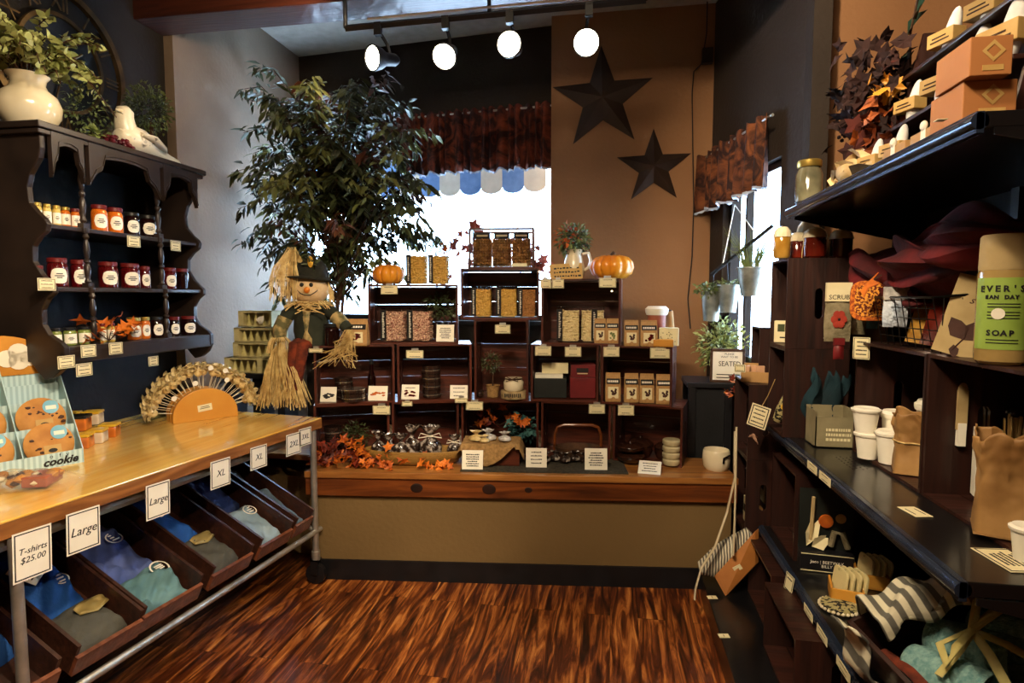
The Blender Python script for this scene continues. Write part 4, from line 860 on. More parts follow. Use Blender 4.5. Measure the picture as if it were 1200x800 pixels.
def pouch(label, pa, pb, w, z, h, group, pic='choc', da=0, z3=None, loc=None, W=None, rotz=None):
    if loc is None: c, W = at(pa, pb, w, z)
    else: c = loc
    rz_ = BA+da if rotz is None else rotz
    if pic not in _po:
        r = thing('kraft_pouch', label, 'pouch', c, rz_, group)
        s_ = MB(); V = []
        for (zz, dx, dy) in ((0, .48, .25), (.06, .5, .28), (.45, .49, .22), (.8, .48, .09), (.93, .47, .02), (1, .47, .015)):
            V += [(-dx, -dy, zz), (0, -dy*1.15, zz), (dx, -dy, zz), (dx, dy, zz), (0, dy*1.15, zz), (-dx, dy, zz)]
        s_.add(V, [tuple(range(5, -1, -1)), tuple(range(30, 36))]+[(6*j+i, 6*j+(i+1) % 6, 6*j+6+(i+1) % 6, 6*j+6+i) for j in range(5) for i in range(6)])
        s_.build('pouch_body', 'kraft', r)
        s_ = MB(); s_.add([(-.44, -.225, .62), (.44, -.225, .62), (.44, -.135, .80), (-.44, -.135, .80)], [(0, 1, 2, 3)]); l = s_.build('name_strip', 'lidb', r)
        s_ = MB()
        for q in range(7): s_.add([(-.36+.1*q, -.24+.0, .67), (-.29+.1*q, -.24, .67), (-.29+.1*q, -.2, .74), (-.36+.1*q, -.2, .74)], [(0, 1, 2, 3)])
        s_.build('label_print', 'white', l)
        s_ = MB(); s_.box(-.34, -.30, .12, .34, -.285, .52); s_.build('back_label', 'cream', r)
        s_ = MB(); rr = random.Random(len(_po))
        for q in range(9): s_.ico((rr.uniform(-.2, .2), -.30, .32+rr.uniform(-.11, .11)), .085, sq=(1, .15, .55), jit=.4)
        s_.build('picture', pic, r)
        r.scale = (W, W*.8, h); _po[pic] = r; return r
    return dup(_po[pic], label, c, rz_, group=group, s=(W, W*.8, h))
def bcard(label, pa, pb, w, z, h, lines=5, tilt=R(12), pic=None, group='printed cards standing on the bench', cat='card', name='info_card', da=0):
    c, W = at(pa, pb, w, z); r = card(name, label, cat, c, W*.98, h, '', 0, rotz=BA+da, tilt=tilt, mat='white', border=0, lines=lines, group=group)
    if pic:
        s_ = MB(); rr = random.Random(int(pa))
        for q in range(10): s_.ico((rr.uniform(-.3, .3)*W, -.001, h*(.42+rr.uniform(-.2, .2))), h*.09, sq=(1.5, .05, .8), jit=.6)
        s_.build('picture', pic, r)
    return r
# price tags on crate board edges
def ptag(px0, px1, py0, py1, w, label, rot=0):
    z0 = 1.2; P = bl(0, w)[:2]; z = zat((px0+px1)/2, (py0+py1)/2, P, BU); c, W = at(px0, px1, w, z); dist = 3.15
    h = (py1-py0)*dist/F*1.0
    return card('price_tag', label, 'price tag', (c.x, c.y, z-h/2), W, h, '', 0, rotz=BA, mat='cream', group='price tags clipped to crate boards', border=.0022, lines=2, backw=1, roll=rot)
TG = [(446, 466, 334, 345, .24, 'under the small pumpkin'), (580, 598, 380, 391, .32, 'under the tubs in the top middle crate'), (633, 646, 327, 338, .31, 'left of the pair under the kraft sign'), (647, 661, 327, 338, .31, 'right of the pair under the kraft sign'), (702, 722, 325, 337, .27, 'under the big pumpkin'),
 (627, 646, 405, 417, .31, 'leftmost of the four above the red box and pouches'), (662, 681, 406, 418, .30, 'above the dark red box'), (707, 726, 406, 418, .26, 'above the left pouch in the right crate'), (762, 785, 407, 420, .19, 'above the right pouch in the right crate'),
 (476, 496, 410, 420, .26, 'under the red popcorn tubs'), (437, 457, 475, 486, .22, 'between the left crates, above wrapped sweets'), (546, 566, 470, 481, .32, 'above the autumn leaves of the middle crate'), (690, 709, 473, 485, .29, 'above the wire basket handle'), (724, 743, 474, 487, .24, 'above the brown dishes'),
 (362, 378, 408, 413, .12, 'edge on at the left end of the jar crate'), (471, 483, 470, 476, .26, 'folded on the board under the picture card'), (533, 548, 466, 472, .30, 'folded on the board left of the topiary')]
for t in TG: ptag(*t[:5], 'cream price tag '+t[5])
# ---- top left crate group
Z4 = Z3+.345
def pumpkin(label, pa, pb, w, z, h, n=10, da=0, carved=False):
    c, W = at(pa, pb, w, z); r = thing('pumpkin', label, 'pumpkin', c, BA+da, 'orange pumpkins on the crates'); s_ = MB(); q = W/2; N = 80
    prof = [(.02, .10), (.35, .01), (.65, .04), (.9, .22), (1, .48), (.95, .70), (.75, .90), (.45, .99), (.2, .97), (.04, .90)]
    vs = []
    for (rr_, zz) in prof:
        for i in range(N): a = 2*pi*i/N; k = 1-.10*(1-abs(sin(n*a/2)))**1.6*min(1, rr_*1.4); vs.append((q*rr_*k*cos(a), q*rr_*k*sin(a)*.95, zz*h*(1-.03*(1-abs(sin(n*a/2))))))
    s_.add(vs, [(j*N+i, j*N+(i+1) % N, (j+1)*N+(i+1) % N, (j+1)*N+i) for j in range(len(prof)-1) for i in range(N)]+[tuple(range(N-1, -1, -1)), tuple(range((len(prof)-1)*N, len(prof)*N))])
    s_.build('pumpkin_body', 'fpumpkin', r, smooth=True)
    s_ = MB(); s_.tube([(0, 0, h*.88), (.002, 0, h*1.02), (.012, 0, h*1.13)], .012*W/.2, 8, r1=.008*W/.2); s_.build('stem', 'bark', r, smooth=True)
    return r
pumpkin('small orange pumpkin with shallow dents on the top left crate', 437, 474, .35, Z4, .115)
popcorn('caramel popcorn tub, left of two beside the small pumpkin', 476, 499, .35, Z4, .185, 'y', 'caramel tubs beside the small pumpkin'); popcorn('caramel popcorn tub, right of two beside the small pumpkin', 502, 525, .36, Z4, .185, 'y', 'caramel tubs beside the small pumpkin')
popcorn('red candy popcorn tub, left of the pair', 446, 474, .34, Z3+.012, .20, 'r', 'red popcorn tubs in the top left crate'); popcorn('red candy popcorn tub, right of the pair', 477, 505, .35, Z3+.012, .20, 'r', 'red popcorn tubs in the top left crate')
bcard('cream info card beside the red popcorn tubs', 511, 532, .33, Z3+.014, .10, lines=6)
c, W = at(505, 533, .46, Z3+.012); r = thing('potted_greenery', 'dark small leafed plant behind the red popcorn tubs', 'plant', c); foliage(r, 260, .10, .028, .015, 'leafd', c=(-.01, 0, .20), sq=(1.1, .8, .85), seed=31); s_ = MB(); s_.lathe([(.03, 0), (.035, .1), (.03, .11)], 16); s_.build('jar', 'dsteel', r, smooth=True)
# ---- top middle: display case with three bags, red leafed twigs behind
ZK = Z2+.475+.295
c, W = at(549, 626, .38, ZK); r = thing('display_case', 'dark framed clear case with three caramel corn bags on top crate', 'case', c, BA); hK = .235; DK = .22
s_ = MB()
for x in (-W/2, W/2-.014):
    for y in (0, DK-.014): s_.box(x, y, 0, x+.014, y+.014, hK)
for z_ in (0, hK-.012):
    s_.box(-W/2, 0, z_, W/2, .014, z_+.012); s_.box(-W/2, DK-.014, z_, W/2, DK, z_+.012); s_.box(-W/2, 0, z_, -W/2+.014, DK, z_+.012); s_.box(W/2-.014, 0, z_, W/2, DK, z_+.012)
s_.box(-W/2, 0, 0, W/2, DK, .006); s_.build('frame', 'crate0', r, bevel=.003); s_ = MB(); s_.box(-W/2+.01, .004, .01, W/2-.01, .006, hK-.01); s_.build('clear_front', M['pane'], r)
s_ = MB(); s_.box(.06, -.004, .012, .15, -.001, .03); s_.build('price_label', 'cream', r)
caseloc = c
def bag(label, x, hh, Wb):
    r = thing('popcorn_bag', label, 'bag', Vector(caseloc)+Vector((BU[0]*x+BW[0]*.07, BU[1]*x+BW[1]*.07, .012)), BA, 'caramel corn bags in the clear case'); rr = random.Random(int(x*100))
    s_ = MB()
    for i in range(7):
        for j in range(10): s_.ico((-Wb/2+Wb*(i+.5)/7, -.02+rr.uniform(-.008, .008)-.012*sin(pi*(i+.5)/7), .012+hh*.72*(j+.5)/10), .011, jit=.6)
    s_.box(-Wb/2, -.018, .005, Wb/2, .03, hh*.75); s_.build('popcorn', M['pop']['c'], r)
    s_ = MB(); s_.box(-Wb*.42, -.030, hh*.78, Wb*.42, -.005, hh*.95); l = s_.build('black_label', 'lidb', r); s_ = MB(); s_.box(-Wb*.3, -.032, hh*.84, Wb*.3, -.03, hh*.89); s_.build('label_print', 'cream', l)
bag('caramel corn bag, leftmost in the clear case', -.115, .21, .108); bag('caramel corn bag, middle in the clear case', .0, .21, .108); bag('caramel corn bag, rightmost in the clear case', .115, .21, .108)
c, W = at(560, 620, .72, 1.2); r = thing('leafy_twigs', 'thin twigs with pinkish red leaves behind the clear case', 'twigs', (c.x, c.y, .612)); rr = random.Random(21); s_ = MB(); lf = MB()
for i in range(13):
    tx = -.28+.60*i/12+rr.uniform(-.03, .03); top = 1.38+rr.uniform(-.22, .05)-(.25 if tx > .22 else 0); P = [Vector((0, 0, .2)), Vector((tx*.5, 0, .8)), Vector((tx*.9, rr.uniform(-.05, .05), 1.1)), Vector((tx, rr.uniform(-.05, .05), top))]
    s_.tube(P, .003, 5, r1=.0015)
    for q in range(6):
        b = P[2].lerp(P[3], .3+.7*q/6) ; e = b+Vector((rr.uniform(-.06, .06), 0, rr.uniform(-.01, .05))); s_.tube([b, e], .0012, 4)
        lf.star(e, (rr.gauss(0, 1), rr.gauss(0, .4), rr.gauss(.3, .6)), (rr.gauss(0, .4), -1, rr.gauss(0, .4)), rr.uniform(.022, .055), inner=.5)
s_.lathe([(.05, 0), (.06, .22), (.055, .22)], 16); s_.build('stems', 'bark', r); M['leafp'] = pm('dusty_red_leaf', '#6d2722', '#b8655a', rough=.6, scale=9); lf.build('leaves', 'leafp', r)
popcorn('caramel popcorn tub, leftmost in the top middle crate', 552, 576, .38, Z2+.487, .185, 'y', 'tubs in the top middle crate', side='l'); popcorn('caramel popcorn tub, middle of the top middle crate', 581, 606, .38, Z2+.487, .185, 'y', 'tubs in the top middle crate', side='l'); popcorn('caramel popcorn tub, rightmost in the top middle crate', 607, 628, .38, Z2+.487, .18, 'c', 'tubs in the top middle crate', side='l')
# ---- small plant between, on sill
c, W = at(500, 525, .78, 1.3); r = thing('potted_plant', 'airy grey green plant on the window side behind popcorn tubs', 'plant', (c.x, c.y, .612)); foliage(r, 420, .115, .022, .01, 'leafm', c=(0, 0, 1.24), sq=(1.1, .8, .8), seed=41, shell=.2); s_ = MB(); s_.tube([(0, 0, .2), (0, 0, 1.2)], .006, 6); s_.build('stem', 'bark', r); s_ = MB(); s_.lathe([(.06, 0), (.08, .2), (.07, .2)], 18); s_.build('pot', 'bark', r); lf = MB()
for i in range(9): lf.star((.07+rr.uniform(-.02, .03), -.05, 1.28-.05*i), (rr.gauss(0, 1), -.3, rr.gauss(0, 1)), (0, -1, .3), .03)
lf.build('orange_leaves', 'leafo', r)
# ---- top right crate goods
ZL = Z3+.375
pumpkin('larger orange pumpkin on the top right crate', 691, 743, .42, ZL, .14, n=11)
c, W = at(655, 690, .46, ZL); r = thing('white_pitcher', 'white ceramic pitcher holding small leafy plant beside larger pumpkin', 'pitcher', c); s_ = MB(); s_.lathe([(.045, 0), (.06, .03), (.064, .07), (.052, .12), (.042, .15), (.05, .175), (.045, .175)], 24); s_.build('pitcher_body', 'ceram', r, smooth=True); s_ = MB(); s_.tube([(.05, 0, .15), (.085, 0, .155), (.10, 0, .11), (.085, 0, .07), (.06, 0, .055)], .009, 8); s_.build('handle', 'ceram', r, smooth=True)
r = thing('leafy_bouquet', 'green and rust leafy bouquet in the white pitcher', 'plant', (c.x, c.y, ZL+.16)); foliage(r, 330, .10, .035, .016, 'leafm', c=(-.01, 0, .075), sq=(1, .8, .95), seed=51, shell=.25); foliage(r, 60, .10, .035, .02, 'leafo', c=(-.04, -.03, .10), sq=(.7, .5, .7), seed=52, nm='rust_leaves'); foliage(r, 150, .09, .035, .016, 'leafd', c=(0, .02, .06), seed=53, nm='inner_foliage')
c, W = at(645, 683, .37, ZL); r = card('kraft_sign', 'small kraft sign with handwritten lines in front of the pitcher', 'sign', c, W, .10, 'wrapped\ntreats inside\nthe shop', .024, rotz=BA, tilt=R(24), mat='kraft2', border=0, roll=R(-3)); r['label'] = 'tan sign with handwritten lines leaning before the white pitcher'
for o in list(r.children):
    if o.name.startswith('lettering'): bpy.data.objects.remove(o)
s_ = MB(); rr = random.Random(6)
for j in range(3):
    x = -.07
    while x < .07: q = rr.uniform(.006, .018); s_.box(x, -.0008, .072-.026*j-rr.uniform(.003, .007), x+q, 0, .072-.026*j+rr.uniform(.001, .006)); x += q+.005
s_.build('handwriting', 'ink', r)
popcorn('pale popcorn tub, left of the pair in the top right crate', 652, 680, .37, Z3+.012, .205, 'p', 'pale popcorn tubs in the top right crate'); popcorn('pale popcorn tub, right of the pair in the top right crate', 681, 709, .36, Z3+.012, .205, 'p', 'pale popcorn tubs in the top right crate', side='r')
pouch('kraft pouch in front of the pale tubs, left of two', 696, 710, .30, Z3+.012, .14, 'pouches in the top right crate'); pouch('kraft pouch at the right end of the top right crate', 710, 725, .29, Z3+.012, .14, 'pouches in the top right crate', 'leafm')
pouch('kraft pouch standing right of the top right crate, left of two', 731, 748, .26, Z3, .145, 'pouches right of the top right crate'); pouch('kraft pouch standing right of the top right crate, right of two', 750, 770, .24, Z3, .145, 'pouches right of the top right crate', 'jamr')
c, W = at(757, 781, .36, Z3); r = thing('lidded_tub', 'pinkish tub with white flaring lid behind the kraft pouches', 'tub', c, BA); s_ = MB(); s_.lathe([(.045, 0), (.052, .17)], 24); s_.build('tub_body', 'pinkc', r, smooth=True); s_ = MB(); s_.lathe([(.058, .17), (.064, .185), (.066, .205), (.05, .22)], 24); s_.build('lid', 'white', r, smooth=True)
c, W = at(772, 795, .27, Z3); r = thing('patterned_box', 'small cream box with dotted label beside the kraft pouches', 'box', c, BA-R(10)); s_ = MB(); s_.box(-W/2, 0, 0, W/2, .08, .10); s_.build('box_body', 'cream', r, bevel=.003); s_ = MB(); rr = random.Random(9)
for i in range(14): s_.ico((rr.uniform(-.4, .4)*W, -.001, rr.uniform(.02, .08)), .003, sq=(1, .2, 1))
s_.build('dots', 'ink', r)
c, W = at(770, 789, .18, Z3); r = thing('wooden_tray', 'low orange brown wooden tray at the right end of crates', 'tray', c, BA-R(10)); s_ = MB(); s_.box(-W/2-.02, 0, 0, W/2, .06, .008); s_.box(-W/2-.02, 0, 0, W/2, .006, .04); s_.box(-W/2-.02, .054, 0, W/2, .06, .04); s_.box(-W/2-.02, 0, 0, -W/2-.014, .06, .04); s_.box(W/2-.006, 0, 0, W/2, .06, .04); s_.build('tray_body', 'lolw', r, bevel=.002)
_I = CR['I']; _wi = (Vector(bp(_I[2], _I[3], Z2))-Vector(bp(_I[0], _I[1], Z2))).length; bpy.context.view_layer.update(); c = CRO['I'].matrix_world @ Vector((_wi-.04, .23, .334)); r = thing('paper_roll', 'pale paper roll standing at the right end of crates', 'roll', c); s_ = MB(); s_.tube([(0.02, .02, .0), (.0, .0, .19)], .02, 14); s_.build('roll_body', 'kraft', r, smooth=True); s_ = MB(); s_.lathe([(.012, 0), (.012, .01)], 12, (0, 0, .186)); s_.build('core', 'ink', r)
# ---- middle row crate goods
c, W = at(380, 398, .19, Z3); jar('x', 'black filled jar standing on the left crate beside the scarecrow', c, .125, .044, BA, None, 'jamd', 'lidb', '')
pouch('kraft pouch under the raffia hand on the left crate', 403, 432, .20, Z3, .15, 'pouch under scarecrow hand', 'jamr')
M['redcl'] = pm('dark_red_cloth', '#4c0f10', '#7d231d', rough=.9, scale=20, bump=.4)
for i, (a_, b_2, l_) in enumerate(((399, 408, 'small dark red pouch between the black jar and kraft pouch'),)):
    c, W = at(a_, b_2, .24, Z3); r = MB(); r.ball((0, 0, .028), .028, sq=(1, .8, 1)); o = r.build('red_pouch', 'redcl', loc=c, smooth=True); tag(o, l_, 'pouch')
M['plast'] = pm('dark_clear_tin', '#1a1210', '#3a2a24', rough=.12, coat=1, metal=.3, bump=0); M['rim'] = pm('bright_tin_rim', '#a89c90', '#d8cec2', rough=.2, metal=.9, bump=0)
def tins(lab, pa, pb, w, z, n, hh, group):
    c, W = at(pa, pb, w, z)
    for i in range(n):
        r = thing('round_tin', f'dark round tin in {lab}, {"bottom" if i == 0 else "top" if i == n-1 else ORD[i]+" from the bottom"}', 'tin', (c.x+rnd.uniform(-.003, .003), c.y, z+i*hh), BA, group); q = W/2
        s_ = MB(); s_.lathe([(q*.93, 0), (q*.97, hh*.1), (q*.97, hh*.75)], 28); s_.build('tin_body', 'plast', r, smooth=True); s_ = MB(); s_.lathe([(q, hh*.72), (q, hh*.92), (q*.9, hh*.97), (q*.8, hh*.9)], 28); s_.build('lid', 'rim' if i % 2 == 0 else 'plast', r, smooth=True)
tins('the tall stack of the second crate', 495, 517, .38, Z2+.012, 8, .024, 'tall stack of round tins'); tins('the left crate stack behind', 393, 414, .30, Z2+.012, 6, .021, 'stack of tins in the left crate'); tins('the low pile of the left crate', 400, 429, .24, Z2+.012, 3, .024, 'low pile of tins in the left crate')
tins('the stack behind orange leaves', 381, 401, .26, Z1+.012, 6, .03, 'stack of tins behind the leaves')
c, W = at(431, 441, .33, Z2+.012); r = thing('dark_bottle', 'slim dark bottle at the back of the left crate', 'bottle', c); s_ = MB(); s_.lathe([(.022, 0), (.024, .02), (.024, .12), (.012, .16), (.01, .2)], 18); s_.build('glass_body', 'jamd', r, smooth=True); s_ = MB(); s_.lathe([(.012, .2), (.012, .225)], 14); s_.build('cap', 'lidb', r)
bcard('white card with a dark monkey like print in the left crate', 375, 394, .19, Z2+.012, .085, lines=1, pic='ink'); bcard('white card with an orange figure print, left crate', 431, 454, .24, Z2+.012, .085, lines=1, pic='leafo')
bcard('white card with a red picture beside tall tin stack', 470, 491, .30, Z2+.012, .085, lines=2, pic='jamr'); bcard('white lettered card right of the tall tin stack', 527, 548, .33, Z2+.012, .08, lines=3)
# G: topiary, wood slice, candle
c, W = at(568, 587, .42, Z2+.012); r = thing('mini_topiary', 'tiny dark ball topiary in pale pot inside upright crate', 'plant', c); foliage(r, 300, .062, .018, .009, 'leafd', c=(-.01, 0, .205), seed=61, shell=.4); s_ = MB(); s_.tube([(0, 0, .06), (.002, 0, .15)], .004, 6); s_.build('stem', 'bark', r); s_ = MB(); s_.lathe([(.033, 0), (.041, .07), (.044, .07), (.04, .062)], 20); s_.build('pot', 'burlap', r, smooth=True)
M['slice'] = pm('birch_wood_slice', '#6a5030', '#c9b183', rough=.7, scale=18, bump=.3); c, W = at(585, 619, .38, Z2+.012); r = thing('wood_slice', 'rough wood slice with carved letters under cream candle', 'wood slice', c, BA); s_ = MB(); s_.lathe([(.075, 0), (.077, .045)], 24, sy=.8); s_.build('slice_body', 'slice', r, smooth=True); s_ = MB(); rr = random.Random(8)
for i in range(9): s_.box(-.05+.011*i, -.066+abs(i-4)*.0006-.002, .012+rr.uniform(0, .006), -.044+.011*i, -.05, .034)
s_.build('carved_letters', 'ink', r)
r = thing('candle', 'cream jar candle with twine bow on the wood slice', 'candle', (c.x, c.y, Z2+.058)); s_ = MB(); s_.lathe([(.05, 0), (.058, .01), (.06, .05), (.05, .065), (.05, .075)], 24); s_.build('candle_jar', 'ceram', r, smooth=True); s_ = MB(); s_.lathe([(.052, .066), (.052, .074)], 20); s_.tube([(.0, -.053, .07), (.03, -.06, .085), (.035, -.06, .06), (0, -.055, .07), (-.03, -.06, .085), (-.035, -.06, .06), (0, -.053, .07)], .003, 5); s_.build('bow', 'bark', r)
c, W = at(558, 567, .38, Z2+.012); s_ = MB(); s_.ball((0, 0, .022), .022); o = s_.build('glass_ball', 'plast', loc=c, smooth=True); tag(o, 'tiny dark glossy ball left of the mini topiary', 'ball')
# H: boxes
M['redbox'] = pm('dark_red_box_card', '#5e1014', '#761a1c', rough=.5, bump=0); M['blkbox'] = pm('black_box_card', '#101412', '#1c211e', rough=.5, bump=0)
def bbox(label, pa, pb, w, z, d, h, mat, name='gift_box', cat='box', group=None, da=0, lidm=None):
    c, W = at(pa, pb, w, z); r = thing(name, label, cat, c, BA+da, group); s_ = MB(); s_.box(-W/2, 0, 0, W/2, d, h*.55 if lidm else h); s_.build('box_body', mat, r, bevel=.003)
    if lidm: s_ = MB(); s_.box(-W/2-.002, -.002, h*.55, W/2+.002, d+.002, h); s_.build('lid', lidm, r, bevel=.003)
    return r
r = bbox('dark red gift box, lower box with darker lid seam', 668, 698, .38, Z2+.014, .12, .12, 'redbox', group='dark red boxes in the middle row'); r = bbox('dark red gift box with small label on top of the other', 669, 698, .385, Z2+.136, .11, .075, 'redbox', group='dark red boxes in the middle row'); s_ = MB(); s_.box(-.04, -.0015, .03, .03, -.0005, .055); l = s_.build('label', 'ink', r); s_ = MB(); s_.box(-.035, -.002, .02, .025, -.001, .026); s_.build('printed_line', 'cream', l)
bbox('black lidded box under the white envelopes', 626, 664, .38, Z2+.014, .14, .115, 'blkbox'); bbox('white envelope stack on the black box, lower', 627, 660, .38, Z2+.13, .12, .02, 'white', 'envelope_stack', 'envelopes'); bbox('cream box standing behind on the black box', 635, 666, .44, Z2+.151, .05, .06, 'cream')
# I: pouches
for i, (a_, b_2, w_) in enumerate(((709, 727, .30), (731, 748, .28), (749, 766, .265), (768, 787, .24))): pouch('kraft pouch inside the right middle crate, '+nth(i, 4), a_, b_2, w_, Z2+.012, .165, 'pouches inside the right middle crate')
# ---- bottom row
spray('pile of orange autumn leaves at the left end of bench', bl(.13, .12, Z1+.002), 90, .15, .045, ['leafo', 'leafr'], spread=(1.1, .5, .6), seed=71, rotz=BA); spray('orange leaves scattered in front of the wooden dough bowl', bl(.50, .085, Z1+.002), 50, .24, .034, ['leafo'], spread=(1.3, .14, .12), seed=72, rotz=BA, stems=False)
c = Vector(bl(.52, .19, Z1)); r = thing('dough_bowl', 'long shallow wooden dough bowl filled with wrapped sweets', 'bowl', c, BA); s_ = MB(); n = 40
s_.lathe([(.6, 0), (.85, .2), (1, .9), (.98, 1), (.92, .9), (.7, .3), (.01, .22)], n, sx=1, sy=1); M['dough'] = wood('golden_carved_wood', '#6b4a1c', '#b08a45', 0, rough=.5); s_.X = Matrix.Identity(4); o = s_.build('bowl_body', 'dough', r, smooth=True); o.scale = (.29, .10, .085)
M['cello'] = pm('crinkled_cellophane_bag', '#241a16', '#b9ada2', scale=34, rough=.18, coat=1, bump=.9, bscale=50, lo=.5, hi=.66); M['cellob'] = pm('silver_cellophane', '#7d7a76', '#e3e0da', scale=30, rough=.15, coat=1, bump=.8, bscale=50)
def sweet(label, u, w, z, q, h, bow=None, group='wrapped sweet bags in the dough bowl', m='cello'):
    r = thing('sweet_bag', label, 'bag', bl(u, w, z), BA+rnd.uniform(-.3, .3), group); rr = random.Random(int(u*1000)); n = 18
    s_ = MB(); vs = []; prof = [(.3, 0), (.9, .06), (1, .25), (.85, .45), (.35, .6), (.16, .66), (.35, .76), (.65, .9), (.8, 1)]
    for j, (a_, z_) in enumerate(prof):
        for i in range(n): t = 2*pi*i/n; k = 1+rr.uniform(-.1, .1)+(.25*sin(5*t) if j > 5 else 0); vs.append((q*a_*k*cos(t), q*a_*k*sin(t)*.75, h*(z_+(rr.uniform(-.05, .05) if j == 8 else 0))))
    s_.add(vs, [(j*n+i, j*n+(i+1) % n, (j+1)*n+(i+1) % n, (j+1)*n+i) for j in range(len(prof)-1) for i in range(n)]+[tuple(range(n-1, -1, -1))]); s_.build('bag_body', m, r, smooth=True)
    if bow: s_ = MB(); s_.lathe([(.2*q, .64*h), (.22*q, .68*h)], 12); [s_.tube([(0, -.2*q, .66*h), (sg*.8*q, -.4*q, .78*h), (sg*1.0*q, -.4*q, .62*h), (0, -.2*q, .66*h)], .006, 6, flat=.4) for sg in (-1, 1)]; s_.build('bow', bow, r, smooth=True)
for i, (u, w, q, h, bw) in enumerate(((.31, .19, .042, .13, None), (.375, .17, .042, .125, None), (.44, .19, .045, .12, None), (.50, .21, .05, .165, None), (.61, .19, .065, .17, 'white'), (.745, .19, .04, .12, 'white'))):
    sweet('dark wrapped sweet bag'+(' with white bow' if bw else '')+' in the dough bowl, '+nth(i, 6), u, w, Z1+.045, q, h, bw)
c, W = at(408, 428, .36, Z1+.012); r = thing('dark_greenery', 'dark bushy greenery at the back of the bottom left crate', 'plant', c); foliage(r, 260, .085, .03, .012, 'leafd', c=(0, 0, .10), seed=73, shell=.2); s_ = MB(); s_.lathe([(.03, 0), (.035, .05)], 14); s_.build('pot', 'bark', r)
# burlap draped wooden box
c = Vector(bl(.955, .20, Z1)); r = thing('low_wooden_box', 'low wooden box under the burlap cloth', 'box', c, BA); s_ = MB(); s_.box(-.16, -.06, 0, .16, .10, .012); s_.box(-.16, -.06, 0, .16, -.05, .12); s_.box(-.16, .09, 0, .16, .10, .12); s_.box(-.16, -.05, 0, -.15, .09, .12); s_.box(.15, -.05, 0, .16, .09, .12); s_.box(-.16, -.06, .112, .16, .1, .12); s_.build('box_body', 'crate0', r)
def drape(u, v):
    x = -.19+.38*u; ys_ = -.17+.29*v
    z_ = .127+.004*sin(u*17)
    if v < .42: f = (.42-v)/.42; drop = (.115*sin(pi*min(1, max(0, (u*1.15))))**1.2 if u < .87 else .02); z_ = .127-drop*f; ys_ = -.068-.03*f-.006*sin(u*20)
    if u < .07: z_ -= (.07-u)*.8
    if u > .93: z_ -= (u-.93)*.8
    return (x, ys_, z_)
s_ = MB(); s_.grid(drape, 40, 24); o = s_.build('burlap_cloth', 'burlap', loc=c, rotz=BA, smooth=True, solid=.003); tag(o, 'tan burlap cloth draped over the low box, hanging in front', 'cloth')
for i, (u, w, q, m_, l_) in enumerate(((.87, .20, .042, 'wrapg', 'golden wrapped sweet on the burlap, leftmost'), (.935, .215, .045, 'cellob', 'silver wrapped sweet on the burlap, middle'), (.92, .16, .03, 'wrapg', 'small golden sweet in front on the burlap'), (1.03, .2, .038, 'cellob', 'silver wrapped sweet on the burlap, right end'))): sweet(l_, u, w, Z1+.132, q, q*1.3, None, 'sweets on the burlap cloth', m_)
c, W = at(545, 625, .50, Z1+.012); spray('red and orange leaf garland at the back of the middle bottom crate', (c.x, c.y, Z1+.15), 44, .17, .035, ['leafr', 'leafo'], spread=(1.1, .3, .5), seed=75, rotz=BA)
M['leafbl'] = pm('blue_green_silk_leaf', '#12343c', '#4f8078', rough=.6, scale=8); c, W = at(600, 622, .43, Z1+.012); r = thing('blue_flower_bunch', 'blue green silk flowers at the right of middle bottom crate', 'flowers', c); foliage(r, 130, .085, .05, .035, 'leafbl', c=(0, 0, .13), sq=(1, .6, 1), seed=76, shell=.3); s_ = MB(); s_.tube([(0, 0, 0), (0, 0, .1)], .004, 5); s_.build('stem', 'bark', r); lf = MB()
for i in range(8): lf.star((rnd.uniform(-.02, .04), -.05, .19+rnd.uniform(-.02, .03)), (rnd.gauss(0, 1), -.2, rnd.gauss(0, 1)), (0, -1, 0), .03)
lf.build('orange_bloom', 'leafo', r)
bcard('white printed card left of the burlap cloth, front of bench', 541, 566, .06, Z1, .108, lines=6); bcard('white printed card right of the burlap cloth', 616, 641, .12, Z1+.005, .105, lines=4); bcard('white printed card in front of the wire basket', 685, 712, .09, Z1+.005, .115, lines=6)
# basket with handle
c, W = at(650, 704, .36, Z1+.012); r = thing('wire_basket', 'shallow bark basket with tall bent handle, chocolates inside', 'basket', c, BA); s_ = MB(); s_.lathe([(.11, 0), (.13, .03), (.14, .055), (.13, .055), (.11, .012)], 24, sy=.6); s_.build('basket_body', 'bark', r, smooth=True); s_ = MB(); s_.tube([(-W/2, 0, .02), (-W/2, 0, .12), (-W/2+.015, 0, .165), (-W/2+.05, 0, .18), (W/2-.05, 0, .18), (W/2-.015, 0, .165), (W/2, 0, .12), (W/2, 0, .02)], .009, 8); s_.build('handle', 'plank', r, smooth=True)
for i in range(5): sweet('dark chocolate in clear wrap by the wire basket, '+nth(i, 5), 1.26+.055*i, .20+.03*(i % 2), Z1+.018, .032, .05, None, 'wrapped chocolates before the basket')
